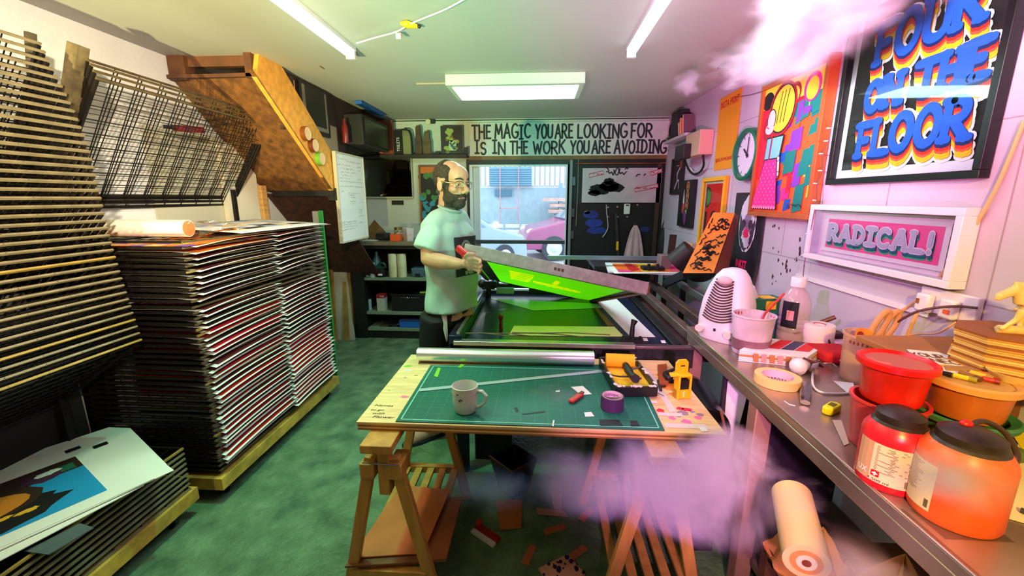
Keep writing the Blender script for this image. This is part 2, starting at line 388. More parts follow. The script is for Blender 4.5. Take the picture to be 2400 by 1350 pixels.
# ================================================================== outdoors beyond the glazed door
def out(name, mb, m, **k): return struct(name, mb, m, **k)
out('ground', box(-8, 9, YB + .12, 20, -.06, -.02), mat('yard_concrete', (190, 196, 200), .9, var=.08))
YF_ = 12.6
bl = T('building', 'pale corrugated warehouse across the yard, seen through the glass door', 'building', (0, 14, 0))
g = MB()
for i in range(96): x = -7 + i * .16; g.bx(x, x + .10, 13.9, 14.0, 1.95, 4.2)
g.bx(-7.5, 8.5, 14, 14.2, 1.88, 4.3); g.obj('upper_cladding', mat('cladding', (236, 240, 242), .6), bl)
g = MB(); g.bx(-7.5, 8.5, 14, 14.3, -.02, 1.88); g.obj('lower_wall', mat('yard_wall', (170, 196, 212), .7, var=.08), bl)
g = MB(); g.bx(-1.6, -.25, 13.84, 13.9, 1.93, 2.52)
for i in range(8): g.bx(-1.6, -.25, 13.80, 13.85, 1.96 + i * .07, 1.99 + i * .07)
g.obj('louvre', mat('louvre_blue', (120, 170, 196), .6), bl)
g = MB(); g.bx(-1.45, -.9, 13.9, 14, 1.62, 1.83); g.obj('window', mat('far_window', (84, 130, 156), .3), bl)
g = MB()
for x in (-1.27, -.68): g.bx(x, x + .025, 13.7, 13.73, 0, 3.2)
g.bx(-1.27, -.68, 13.7, 13.73, 1.22, 1.245); g.obj('scaffold_pole', mat('pole_red', (220, 150, 150), .6), bl)
def fence():
    t = T('pallet_stack', 'pile of pale timber pallets and planks beside the warehouse wall', 'pallets', (1.6, 13.2, 0))
    g = MB(); r = random.Random(5)
    for i in range(9): g.bx(.1 + r.uniform(0, .4), 3.4 + r.uniform(-.3, .3), 12.9, 13.6, .1 + i * .17, .2 + i * .17)
    g.obj('plank', mat('pale_planks', (226, 190, 180), .8, var=.15), t)
    g = MB()
    for x in (.6, 1.8, 3.0): g.bx(x, x + .1, 12.95, 13.55, 0, 2.0)
    g.obj('bearer', mat('plank_blue', (150, 180, 200), .8), t)
    t = T('low_fence', 'low pale slatted barrier with upright stakes across the yard', 'fence', (-1.8, 13.0, 0))
    g = MB()
    for i in range(4): g.bx(-3.5, -.02, 13.0, 13.04, .15 + i * .17, .26 + i * .17)
    g.obj('rail', mat('fence_white', (230, 226, 214), .8), t)
    g = MB()
    for x in (-1.6, -1.1, -.6, -.2): g.bx(x, x + .04, 12.96, 13.0, 0, 1.15)
    g.obj('stake', mat('fence_stake', (150, 186, 206), .8), t)
fence()
# ================================================================== print drying racks on the left
ORD = ['top', 'second', 'third', 'fourth', 'fifth', 'sixth', 'seventh', 'eighth', 'ninth', 'tenth', 'eleventh', 'twelfth', 'thirteenth', 'fourteenth', 'fifteenth', 'sixteenth', 'seventeenth', 'eighteenth', 'nineteenth', 'twentieth']
def ordn(i):
    if i < 20: return ORD[i]
    t = {2: 'twenty', 3: 'thirty', 4: 'forty'}[(i + 1) // 10]; u = (i + 1) % 10
    return {'twenty': 'twentieth', 'thirty': 'thirtieth', 'forty': 'fortieth'}[t] if u == 0 else t + '-' + ['first', 'second', 'third', 'fourth', 'fifth', 'sixth', 'seventh', 'eighth', 'ninth'][u - 1]
ZINC = mat('zinc', (138, 124, 96), .5, .3, var=.3, scale=9)
ZINCY = mat('brassy_zinc', (170, 140, 70), .5, .3, var=.25, scale=9)
WIRE = mat('dark_wire', (30, 24, 20), .5, .4)
def tray_mesh(L, W, m, mf):
    g = MB(); g.bx(L - .010, L, 0, W, -.004, .0045); a = g.obj('tray', [m], None, local=True)
    b = MB(); b.bx(0, L - .012, 0, .012, -.006, .006); b.bx(0, L - .012, W - .012, W, -.006, .006); b.bx(0, .012, 0, W, -.006, .006); 0
    for i in range(1, 10): y = W * i / 10; b.bx(0, L, y, y + .0035, -.002, .0015)
    for i in range(1, 10): x = L * i / 10; b.bx(x, x + .0025, 0, W, .0015, .004)
    c = b.obj('wire_grid', [mf], None, local=True)
    return a, c
def place_tray(proto, root, x, y, z, tilt, sk=0.):
    a, c = proto
    t = a.copy(); COL.objects.link(t); t.parent = root; t.location = (x, y, z); t.rotation_euler = (0, -tilt, sk)
    d = c.copy(); COL.objects.link(d); d.parent = t; d.location = (0, 0, 0)
    return t
def rack_base(root, x1, W, L):
    g = MB(); g.bx(-.02, L - .02, .0, W, .085, .118); g.obj('base_frame', WIRE, root, local=True)
    g = MB(); g.bx(L - .03, L + .015, -.02, W + .02, .085, .15); g.obj('edge_timber', mat('ochre_timber', (200, 158, 62), .7, var=.3, scale=12), root, local=True)
    g = MB(); g.bx(0, L - .03, -.02, .03, .085, .15); g.obj('end_timber', mat('ochre_timber_dark', (150, 112, 40), .7, var=.3, scale=12), root, local=True)
    for x, y in ((.06, .08), (L - .06, .08), (.06, W - .08), (L - .06, W - .08)):
        g = MB(); g.cyl((x, y - .014, .04), (x, y + .014, .04), .04, n=14); g.bx(x - .02, x + .02, y - .02, y + .02, .06, .09); g.obj('caster', BLACK, root, local=True)
XH = -2.29
r1 = T('drying_rack', 'nearest print drying rack with its wire trays fanned up at far left', 'drying rack', (XH, .47, 0), group=None)
L1, W1 = .59, 1.24
p1 = tray_mesh(L1, W1, ZINC, WIRE); p1y = tray_mesh(L1, W1, ZINCY, WIRE)
rack_base(r1, 0, W1, L1)
for i in range(9): place_tray(p1y if i == 8 else p1, r1, 0, 0, .155 + i * .0275, 0)
pz = [.928, 1.16, 1.331, 1.496, 1.637, 1.791, 1.923, 2.036, 2.165]; px = [-1.806, -1.836, -1.856, -1.864, -1.866, -1.876, -1.908, -1.946, -1.988]
for i in range(40):
    z = .928 + (2.165 - .928) * i / 39; x = float(np.interp(z, pz, px)); t = math.acos((x - XH) / L1)
    place_tray(p1y if i in (0, 3, 12) else p1, r1, 0, 0, z - L1 * math.sin(t), t)
a = at_y(64, 74, 1.72); b = at_y(60, 330, 1.72)
g = MB(); g.bar(a + Vector((0, .01, 0)), b + Vector((-.05, .01, -.5)), .03, .02); g.obj('upright', mat('grey_timber', (92, 84, 58), .7, var=.3), r1)
for y in (0, W1 - .03): g = MB(); g.bx(0, .04, y, y + .03, .1, 1.7); g.obj('hinge_post', WIRE, r1, local=True)
g = MB(); g.bx(-.02, -.012, 0, W1 + .1, .1, .92); g.obj('shade_sheet', mat('rack_shade', (16, 13, 12), .8), r1, local=True)  # black sheet added to stand in for the shade inside the rack
for p in p1 + p1y: bpy.data.objects.remove(p)
r2 = T('drying_rack', 'farther print drying rack beside the staircase, trays loaded with red prints', 'drying rack', (XH, 1.81, 0))
L2, W2 = .67, 1.24
p2 = tray_mesh(L2, W2, mat('dull_zinc', (92, 76, 46), .6, .2, var=.4, scale=9), WIRE); p2y = tray_mesh(L2, W2, ZINCY, WIRE)
rack_base(r2, 0, W2, L2)
NT = 43; TZ = [1.362 - i * .0281 for i in range(NT)]
for i, z in enumerate(TZ): place_tray(p2y if i in (5, 15, 16, 25, 35) else p2, r2, 0, 0, z, 0)
for j, (x, z) in enumerate(((-1.95, 2.132), (-1.941, 2.106), (-1.934, 2.076), (-1.96, 2.15))):
    t = math.acos((x - XH) / L2); place_tray(p2, r2, 0, .04, z - L2 * math.sin(t), t, .02)
for p in p2 + p2y: bpy.data.objects.remove(p)
g = MB(); g.bar((-2.19, 1.83, 1.62), (-1.975, 1.845, 2.2), .05, .05, up=(0, 1, 0)); g.obj('lifting_strut', mat('grey_timber2', (96, 82, 54), .7, var=.4, scale=20), r2)
for y in (0, W2 - .03): g = MB(); g.bx(0, .04, y, y + .03, .1, 1.62); g.obj('hinge_post', WIRE, r2, local=True)
# prints on the trays of the farther rack: two columns
PB = mat('print_paper', (238, 236, 230), .8)
REDS = [mat('print_ink_%s' % n, c, .7) for n, c in (('brown', (48, 22, 14)), ('maroon', (96, 18, 22)), ('crimson', (206, 20, 42)), ('scarlet', (222, 48, 24)), ('orange', (240, 120, 20)), ('violet', (150, 80, 190)))]
def sheet(seed, ink, y0, y1, over):
    r = random.Random(seed); s = MB(); a1, a2, dr = r.uniform(.004, .010), r.uniform(.002, .007), r.uniform(.008, .018)
    nu, nv = 7, 8
    def f(u, v):
        x = .12 + (L2 - .12 + over) * u; y = y0 + (y1 - y0) * v
        e = max(0, (u - .72) / .28)
        return (x, y, .006 + a1 * math.sin(math.pi * v) * e + a2 * e * v - dr * e * e * (1 - v) + .0008 * math.sin(6 * v))
    US = [0, .2, .4, .6, .8, .93, .979, 1]; VS = [0, .045, .2, .35, .5, .65, .8, .955, 1]
    s.grid(lambda u, v: f(US[round(u * nu)], VS[round(v * nv)]), nu, nv)
    s.m = [1 if (0 < i < nu - 1 and 0 < j < nv - 1) else 0 for j in range(nv) for i in range(nu)]
    return s
pr = random.Random(11)
for i in range(1, NT - 1):
    for c, (y0, y1, nm) in enumerate(((.03, .66, 'near'), (.64, 1.19, 'far'))):
        lvl = i / NT
        if i < 3: ink = 4 if c == 0 else 1
        else: ink = pr.choice([0, 0, 1, 1] if lvl < .33 else [0, 1, 2, 1, 3] if lvl < .6 else [2, 3, 2, 1, 3])
        if lvl < .33 and pr.random() < .25 and i > 3: continue
        ov = pr.uniform(.014, .036) + (.01 if c else 0)
        s = sheet(i * 2 + c, ink, y0 + pr.uniform(-.01, .01), y1 + pr.uniform(-.01, .02), ov)
        s.v = [(p[0] + XH, p[1] + 1.81, p[2] + TZ[i] + .004) for p in s.v]
        tag(s.obj('screen_print', [PB, REDS[ink]]), 'red print on the %s tray from the top, %s column of the loaded rack' % (ordn(i), nm), 'print', 'prints drying in the loaded rack')
# things lying on top of that rack
rt = T('paper_roll', 'white tube of rolled paper lying on top of the loaded drying rack', 'paper roll', (-2.0, 1.98, 1.372))
g = MB(); g.tube([(-2.27, 1.97, 1.415), (-1.735, 1.985, 1.412)], .042, 20); g.obj('roll', mat('roll_paper', (240, 232, 214), .6), rt)
g = MB(); g.lathe([(.0, 0), (.038, 0), (.040, .004)], n=20); M_ = Matrix.Translation((-1.7335, 1.985, 1.412)) @ Matrix.Rotation(R(-90), 4, 'Y'); g.v = [tuple(M_ @ Vector(p)) for p in g.v]; g.obj('roll_end', mat('roll_core', (226, 128, 70), .6), rt)
pg = MB(); r = random.Random(2)
def bagf(u, v):
    a = 2 * math.pi * v; k = .04 * (1 - u * .5) * (1 + .35 * math.sin(3 * a + 5 * u)); return (-1.73 + .14 * u, 2.02 + k * math.cos(a) + .12 * u, 1.412 + k * math.sin(a) * (1 - .3 * u))
pg.grid(bagf, 6, 14); tag(pg.obj('plastic_bag', glassmat('film', (255, 255, 255), .12)), 'crumpled clear plastic wrapper at the end of the white paper roll', 'wrapper')
def top_print(name, pts, art, label, dz=0):
    P = [Vector(p) for p in pts]; s = MB(); n = 10
    def f(u, v):
        a = P[0].lerp(P[1], u); b = P[3].lerp(P[2], u); q = a.lerp(b, v); return (q.x, q.y, q.z + .008 * math.sin(math.pi * u) * math.sin(math.pi * v) + dz)
    s.grid(f, n, n); s.m = [art(i / n, j / n) for j in range(n) for i in range(n)]; s.add
    q = s.obj(name, [PB, mat('tp_pink', (236, 150, 176), .7), mat('tp_green', (60, 96, 70), .7), mat('tp_cream', (240, 206, 150), .7), mat('tp_blue', (150, 178, 214), .7), mat('tp_dark', (58, 48, 44), .7)])
    sol = q.modifiers.new('t', 'SOLIDIFY'); sol.thickness = .001
    return tag(q, label, 'print', 'prints lying on top of the loaded rack')
ar = random.Random(4)
top_print('screen_print', [(-1.60, 2.17, 1.374), (-1.585, 3.08, 1.372), (-2.2, 3.18, 1.40), (-2.16, 2.3, 1.395)], lambda u, v: 0 if (u < .1 or u > .82 or v < .12 or v > .9) else ar.choice([4, 3, 0, 4, 3]) if v > .35 else ar.choice([5, 3, 5, 4, 0]), 'sheet with pale blue and dark town picture lying topmost on the loaded rack')
top_print('screen_print', [(-1.64, 2.5, 1.368), (-1.6, 3.16, 1.366), (-2.15, 3.24, 1.394), (-2.2, 2.5, 1.388)], lambda u, v: 1 if u > .85 else 2 if (v > .5) else 0, 'pink and green edged sheet lying beneath the topmost print on the rack', -.003)
g = MB(); g.grid(lambda u, v: (XH + .1 + u * (L2 - .09), 1.815 + v * .5, 1.342 + .004 * math.sin(6 * v)), 8, 8); g.m = [i % 3 for i in range(64)]
tag(g.obj('screen_print', [REDS[4], REDS[5], YEL]), 'rainbow coloured print showing between the two top trays of the loaded rack', 'print', 'prints lying on top of the loaded rack')
# prints lying on the low closed trays of the nearest rack
d = Vector((-.475, -.88, 0)); e = Vector((-.88, .475, 0)); Pz = Vector((-1.575, 1.44, .405))
def low_sheet(k, off, rot, label, art=False):
    c, sn = math.cos(rot), math.sin(rot); rv = lambda q: Vector((q.x * c - q.y * sn, q.x * sn + q.y * c, 0))
    D, E_ = rv(d), rv(e); o = Pz + Vector(off) + Vector((0, 0, k * .0032)); s = MB()
    s.slab([o, o + E_ * .62, o + E_ * .62 + D * .95, o + D * .95], (0, 0, .003)); s.m = [0] * len(s.f); mats = [PB]
    if art:
        def q(x, z): p = o + D * (.13 + x) + E_ * (.07 + z); return p
        h = .0036
        def poly(pts, m, h): s.mi = m; s.add([q(x, z) + Vector((0, 0, h)) for x, z in pts], [tuple(range(len(pts)))])
        def ov(cx, cz, rx, rz, m, h, n=22, w=0, sd=0):
            rr = random.Random(sd); poly([(cx + rx * math.cos(2 * math.pi * i / n) * (1 + rr.uniform(-w, w)), cz + rz * math.sin(2 * math.pi * i / n) * (1 + rr.uniform(-w, w))) for i in range(n)], m, h)
        poly([(0, 0), (0, .40), (.75, .40), (.75, 0)], 1, h); poly([(0, .30), (0, .42), (.75, .42), (.75, .30)], 2, h + .0003); poly([(.02, .31), (.02, .37), (.14, .37), (.16, .31)], 3, h + .0006); poly([(.24, .31), (.24, .40), (.6, .40), (.6, .31)], 9, h + .0005)
        ov(.30, .12, .21, .11, 4, h + .0006, w=.12, sd=1); ov(.37, .24, .24, .15, 2, h + .0007, w=.06, sd=2)
        ov(.38, .22, .21, .10, 5, h + .001); ov(.30, .25, .05, .035, 2, h + .0013); ov(.30, .25, .035, .02, 0, h + .0016); ov(.42, .26, .05, .03, 2, h + .0013); ov(.52, .17, .08, .07, 7, h + .0013); ov(.52, .17, .06, .05, 8, h + .0016)
        ov(.40, .15, .03, .014, 6, h + .0013); ov(.12, .34, .06, .05, 6, h + .001, w=.2, sd=3); ov(.10, .35, .04, .02, 0, h + .0013, w=.2, sd=4)
        for kx in range(5): ov(.2 + kx * .06, .1 + .012 * (kx % 2), .03, .014, 7, h + .0011, w=.25, sd=kx)
        mats = [PB] + [mat('lp_' + n, c, .7) for n, c in (('sky', (24, 146, 204)), ('umber', (52, 28, 14)), ('jade', (28, 104, 78)), ('black', (14, 10, 10)), ('skin', (214, 130, 36)), ('purple', (70, 30, 60)), ('amber', (236, 176, 40)), ('lime', (196, 200, 40)), ('ochre', (184, 120, 30)))]
    tag(s.obj('screen_print', mats, smooth=0), label, 'print', 'prints on the low trays')
low_sheet(0, (-.03, -.03, -.001), .16, 'lowest cream sheet poking out under the portrait prints at lower left')
low_sheet(1, (-.05, .10, 0), -.05, 'white sheet with a small black square poking out behind the portrait print')
low_sheet(2, (.02, .06, 0), .02, 'plain white sheet second from the top under the portrait print')
low_sheet(3, (-.01, 0, 0), .0, 'topmost print of an orange face on blue with white border', True)
for p, lb in (((.48, .56), 'small black square mark on the nearer white sheets at lower left'), ((-.02, .50), 'black square mark at the far edge of the lower left sheets')):
    g = MB(); o = Pz + d * (.10 if p[0] > .3 else .02) + e * p[1] + Vector((0, 0, .0166)); g.slab([o, o + d * .05, o + d * .05 + e * .03, o + e * .03], (0, 0, .0005))
    tag(g.obj('corner_marker', BLACK), lb, 'marker')
o = Pz + d * .22 - e * .09 - Vector((0, 0, .02)); g = MB(); g.slab([o, o + d * .12 - e * .03, o + d * .16 + e * .06, o + d * .02 + e * .07], (0, 0, .004))
tag(g.obj('glass_offcut', mat('grey_glass', (90, 104, 104), .15)), 'grey glassy offcut on the dark tray edge under the portrait prints', 'offcut')
# ================================================================== left wall: boards, staircase, frame
g = MB(); q = [at_x(335, 312, XL + .012), at_x(575, 312, XL + .012)]; g.bx(XL + .002, XL + .012, q[0].y, q[1].y, 1.1, 1.98)
tag(g.obj('backing_board', mat('grey_board', (196, 190, 164), .7)), 'pale grey board on the left wall behind the lifted wire trays', 'board')
rp = T('squeegee', 'dark red wooden tool hooked on the lifted trays', 'tool', (-2.12, 2.55, 1.9)); a, b = at_y(410, 300, 2.45), at_y(475, 305, 2.62)
g = MB(); g.bar(a, b, .03, .035); g.obj('handle', mat('dark_red', (120, 18, 22), .5), rp); g = MB(); g.bar(a - Vector((.02, .05, 0)), a.lerp(b, .3), .02, .02); g.obj('blade', BLACK, rp)
g = MB(); g.bx(XL + .014, XL + .05, 2.98, 3.33, .9, 1.95); tag(g.obj('cream_board', mat('cream_panel', (226, 216, 186), .6)), 'tall cream panel leaning on the left wall beside the pine post', 'panel')
g = MB(); g.bx(XL + .004, XL + .06, 3.36, 3.43, 0, 1.66); tag(g.obj('pine_post', PINE, bevel=.003), 'upright pine post under the staircase at the left wall', 'post')
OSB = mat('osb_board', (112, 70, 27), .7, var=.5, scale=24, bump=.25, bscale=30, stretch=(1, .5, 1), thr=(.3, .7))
st = T('staircase', 'chipboard-lined staircase with pine stringer rising to the ceiling', 'staircase', (-2.03, 3.3, 1.6))
XS = -1.755
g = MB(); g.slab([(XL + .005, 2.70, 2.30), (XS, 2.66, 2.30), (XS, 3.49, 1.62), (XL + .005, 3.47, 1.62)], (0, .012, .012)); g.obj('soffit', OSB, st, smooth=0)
g = MB(); g.slab([(XL + .005, 3.50, 1.585), (XS, 3.50, 1.585), (XS, 4.6, .60), (XL + .005, 4.6, .60)], (0, .012, .012)); g.obj('lower_soffit', mat('osb_shaded', (70, 36, 18), .75, var=.4, scale=16), st, smooth=0)  # same chipboard carried on, shade under the stairs put into a darker colour
g = MB(); g.slab([(XS + .03, y, z) for y, z in ((2.65, 2.28), (3.48, 1.62), (3.61, 1.62), (3.60, 1.87), (2.93, 2.42), (2.70, 2.42))], (-.03, 0, 0)); g.obj('stringer', mat('pine_stringer', (222, 158, 62), .6, var=.14, scale=4, stretch=(1, 6, 6)), st, smooth=0)
g = MB(); g.slab([(XS + .033, y, z) for y, z in ((2.62, 2.31), (3.46, 1.635), (3.49, 1.62), (2.65, 2.28))], (-.03, 0, 0)); g.obj('edge_strip', OSB, st, smooth=0)
g = MB(); g.bx(XL + .01, XS, 2.71, 2.75, 2.36, 2.42); g.bx(XL + .01, XL + .12, 2.68, 2.76, 2.28, 2.42); g.bx(-1.80, XS, 2.66, 2.74, 2.28, 2.42); g.bx(XL + .01, XS, 2.66, 2.69, 2.285, 2.305)
g.obj('header_frame', mat('header_timber', (92, 54, 28), .7, var=.3), st)
g = MB(); g.bx(XL + .1, XS, 3.10, 3.12, 2.0, 2.38); g.obj('riser', mat('riser_cream', (226, 190, 150), .7), st)
g = MB(); g.bx(-2.25, XS + .04, 3.48, 3.53, 1.575, 1.62); g.obj('steel_strut', BLACK, st)
g = MB(); g.bx(XS - .02, XS + .055, 3.50, 3.58, 1.54, 1.64); g.obj('bracket', mat('bracket_black', (22, 22, 20), .5, var=.3), st)
for px, py in ((680, 378), (706, 378), (722, 410)): pass
# dark partition above the stairs with a picture and a black cabinet
g = MB(); g.bx(-1.80, -1.775, 2.96, 4.88, 2.03, 2.42); g.bx(-1.80, -1.775, 3.58, 3.9, 1.86, 2.03)
struct('wall_partition', g, mat('partition_brown', (52, 34, 28), .8, var=.4, scale=3))
g = MB(); g.bx(-1.775, -1.768, 3.2, 3.74, 1.86, 2.16); tag(g.obj('grey_board', mat('putty', (148, 132, 104), .8)), 'putty grey panel between the pine stringer and the whiteboard', 'panel')
t = T('dark_picture', 'dark framed picture hanging above the pine stringer', 'picture', (-1.765, 3.38, 2.05), 90)
g = MB(); g.bx(-.22, .20, -.02, 0, 0, .35); g.obj('frame', mat('frame_dark', (26, 18, 16), .4), t, local=True)
g = MB(); g.M = Matrix.Translation((0, -.0205, 0)); g.rect(-.19, .17, .03, .33, 0); g.obj('mount', mat('mount_grey', (118, 112, 96), .7), t, local=True)
g = MB(); g.M = Matrix.Translation((0, -.0215, 0)); g.rect(-.15, .14, .06, .33, 0); g.obj('picture', mat('picture_black', (22, 14, 12), .3, var=.5), t, local=True)
for k, x in enumerate((-.05, .0)):
    g = MB(); g.bx(-1.772, -1.755, 3.0 + k * .08, 3.03 + k * .08, 2.2, 2.40); tag(g.obj('frame_edge', mat('frame_edge_%d' % k, ((150, 140, 116), (60, 50, 44))[k], .6)), ('pale' if k == 0 else 'dark') + ' narrow picture frame edge beside the top of the stringer', 'frame')
g = MB(); g.bx(-1.66, -1.60, 3.92, 4.5, 2.385, 2.415); tag(g.obj('blue_batten', mat('blue_paint', (24, 92, 176), .5)), 'blue painted batten under the ceiling at the back left', 'batten')
t = T('wall_cabinet', 'black wall cabinet under the ceiling at back left', 'cabinet', (-1.72, 4.2, 2.03))
g = MB(); g.bx(-1.775, -1.60, 3.9, 4.56, 2.035, 2.30); g.obj('body', BLACK, t, bevel=.006)
g = MB(); g.bx(-1.61, -1.594, 3.94, 4.52, 2.06, 2.27); g.obj('door', BLACKG, t)
for k, (y, c, n) in enumerate(((3.80, (110, 28, 22), 'red-brown bottle on the left of the black wall cabinet'), (4.66, (200, 80, 50), 'orange-red can on the right of the black wall cabinet'))):
    g = MB(); g.lathe([(.026, 0), (.028, .01), (.028, .13), (.012, .17), (.012, .2)], (-1.72, y, 2.036), 14); tag(g.obj('bottle', mat('bottle_c%d' % k, c, .3)), n, 'bottle', 'bottles by the wall cabinet')
# tape rolls stuck on the stringer
for k, (px, py, c, n) in enumerate(((716, 313, (120, 62, 26), 'brown'), (734, 341, (104, 46, 24), 'reddish brown'), (750, 372, (110, 168, 50), 'green'))):
    p = at_x(px, py, XS + .045); t = T('tape_roll', '%s tape roll stuck on the pine stringer, %s of three' % (n, ('topmost', 'middle', 'lowest')[k]), 'tape', p, group='tape rolls on the stringer', rot=(0, R(90), 0))
    g = MB(); g.lathe([(.024, -.03), (.05, -.03), (.05, .02), (.024, .02)], n=24); g.obj('tape', mat('tape_' + n.split()[-1] + str(k), c, .4), t, local=True)
    g = MB(); g.lathe([(.0, .016), (.024, .018), (.030, .0215), (.045, .0215), (.0465, .021)], n=24); g.obj('core', mat('tape_core', (226, 190, 140), .7), t, local=True)
# ================================================================== back wall: sign, shelf, mirror, cabinet
def qrect(px0, py0, px1, py1, Y):
    a, b = at_y(px0, py0, Y), at_y(px1, py1, Y); return a.x, b.x, b.z, a.z       # x0 x1 z0 z1
x0, x1, z0, z1 = qrect(1099, 288, 1566, 363, YB - .03)
t = T('sign_board', 'long white board hand-lettered with two lines of black capitals above the doors', 'sign', ((x0 + x1) / 2, YB - .012, z0)); W, H = x1 - x0, z1 - z0
g = MB(); g.bx(-W / 2, W / 2, -.012, .01, 0, H); g.obj('board', mat('sign_white', (206, 208, 202), .7, var=.06, scale=4), t, local=True)
g = MB(); g.M = Matrix.Translation((0, -.013, 0)); INK = mat('sign_ink', (14, 16, 22), .6)
def words(line, z, h, spans):
    for wd, a, b in zip(line.split(), [s[0] for s in spans], [s[1] for s in spans]): hand(g, wd, -W / 2 + W * a, -W / 2 + W * b, z, h, .021, 1, 0, gap=.2, jit=.05)
u = lambda p: (p - 1099) / 467.
words('THE MAGIC YOU ARE LOOKING FOR', H * .53, H * .40, [(u(a), u(b)) for a, b in ((1106, 1150), (1161, 1244), (1257, 1296), (1303, 1343), (1356, 1468), (1478, 1526))])
words('IS IN THE WORK YOU ARE AVOIDING', H * .07, H * .37, [(u(a), u(b)) for a, b in ((1113, 1138), (1155, 1184), (1197, 1238), (1252, 1326), (1340, 1382), (1390, 1432), (1442, 1560))])
g.obj('lettering', INK, t, local=True, smooth=0)
# shelf with things on it
tag(box(-2.06, -.80, 4.70, YB - .002, 2.0, 2.025).obj('wall_shelf', mat('shelf_dark', (30, 24, 20), .6)), 'dark shelf along the back wall above the mirror', 'shelf')
SZ = 2.0255
def shelf_item(name, px0, px1, pt, Y, dep, m, label, cat, bev=.004, group=None):
    a, b = at_y(px0, pt, Y), at_y(px1, pt, Y); return tag(box(a.x, b.x, Y, Y + dep, SZ, a.z).obj(name, m, bevel=bev), label, cat, group)
shelf_item('wooden_board', 880, 919, 282, 4.74, .025, mat('mahogany', (104, 46, 22), .45, var=.35, scale=6, stretch=(4, 1, .5)), 'tall red-brown wooden board standing on the back shelf', 'board')
t = T('sign', 'narrow black upright sign lettered TOILETS on the back shelf', 'sign', (at_y(933, 330, 4.75).x, 4.75, SZ)); H = at_y(933, 305, 4.75).z - SZ
g = MB(); g.bx(-.05, .05, 0, .02, 0, H); g.obj('board', mat('chalk_black', (16, 18, 18), .8), t, local=True)
g = MB(); g.M = Matrix.Translation((0, -.0006, 0)) @ Matrix.Rotation(R(-90), 4, 'Y'); hand(g, 'TOILETS', .04, H * .70, -.012, .026, .005, 1, 0, gap=.25); g.obj('lettering', mat('chalk', (214, 220, 210), .8), t, local=True, smooth=0)
t = T('stone_slab', 'pale green slab with dark curved edge standing beside the black TOILETS sign', 'slab', (at_y(953, 330, 4.76).x, 4.76, SZ))
g = MB(); P = [(-.05, 0), (.05, 0), (.045, .2), (.02, .255), (-.05, .26)]; g.slab([(x, 0, z) for x, z in P], (0, .02, 0)); g.obj('panel', mat('slab_green', (128, 134, 92), .7, var=.2), t, local=True)
g = MB(); g.tube([(.055, -.004, 0), (.05, -.004, .2), (.022, -.004, .262), (-.05, -.004, .268)], .008, 8); g.obj('rim', BLACK, t, local=True)
for k, (px, top, w) in enumerate(((980, 294, .075), (1000, 307, .085))):
    X = at_y(px, 330, 4.76).x; Zt = at_y(px, top, 4.76).z - SZ; t = T('squeegee_board', ('taller brown paddle' if k == 0 else 'shorter brown paddle') + (' board with narrow neck standing on the back shelf' if k == 0 else ' board leaning beside the taller one on the back shelf'), 'board', (X, 4.76, SZ), group='paddle boards on the shelf')
    P = [(-w / 2, 0), (w / 2, 0), (w / 2, Zt * .55), (w * .36, Zt * .7), (w * .36, Zt * .93), (w * .2, Zt), (-w * .2, Zt), (-w * .36, Zt * .93), (-w * .36, Zt * .7), (-w / 2, Zt * .55)]
    g = MB(); g.slab([(x, 0, z) for x, z in P], (0, .018, 0)); g.obj('board', mat('paddle_%d' % k, ((74, 50, 28), (92, 74, 40))[k], .6, var=.4, scale=12), t, local=True, bevel=.004)
x0, x1, z0, z1 = qrect(1032, 295, 1084, 367, 4.78)
t = T('picture', 'black picture of a pale green bunch of flowers on the back shelf', 'picture', ((x0 + x1) / 2, 4.78, SZ)); W, H = x1 - x0, z1 - SZ
g = MB(); g.bx(-W / 2, W / 2, 0, .02, 0, H); g.obj('panel', mat('pic_black', (14, 12, 14), .5), t, local=True)
g = MB(); r = random.Random(8)
for i in range(12): g.oval(r.uniform(-.06, .06), H * .5 + r.uniform(-.02, .11), r.uniform(.018, .035), r.uniform(.015, .03), 1 + i, r.choice([0, 0, 1, 2]), n=9)
for i in range(6): g.oval(r.uniform(-.07, .06), H * r.uniform(.1, .25), r.uniform(.02, .035), .02, 14 + i, r.choice([0, 1, 3]), n=9)
g.shp([(-.04, H * .15), (.05, H * .15), (.055, H * .5), (-.02, H * .5)], 12, 3); g.line([(-.01, H * .4), (.03, H * .2)], .02, 21, 4); g.line([(.04, H * .42), (.0, H * .3)], .015, 21, 4)
g.obj('flowers', [mat('fl_' + n, c, .7) for n, c in (('green', (150, 166, 84)), ('olive', (108, 112, 50)), ('brown', (124, 92, 50)), ('pale', (176, 196, 150)), ('blue', (60, 84, 110)))], t, local=True, smooth=0)
shelf_item('shelf_clutter', 1012, 1030, 357, 4.74, .05, BLACK, 'small black block on the back shelf left of the flower picture', 'block'); shelf_item('dark_ornament', 1087, 1096, 345, 4.76, .03, BLACK, 'thin black upright strip at the right end of the back shelf', 'strip')
p = at_y(1004, 286, 4.86); t = T('small_clock', 'tiny pale round dial high on the back wall over the paddle boards', 'clock', p, rot=(R(90), 0, 0))
g = MB(); g.lathe([(.03, 0), (.03, .015), (.026, .018), (0, .018)], n=20); g.obj('dial', mat('dial_pale', (206, 206, 178), .6), t, local=True)
g = MB(); g.bx(.03, .075, -.02, .025, 0, .03); g.obj('bracket', BLACK, t, local=True)
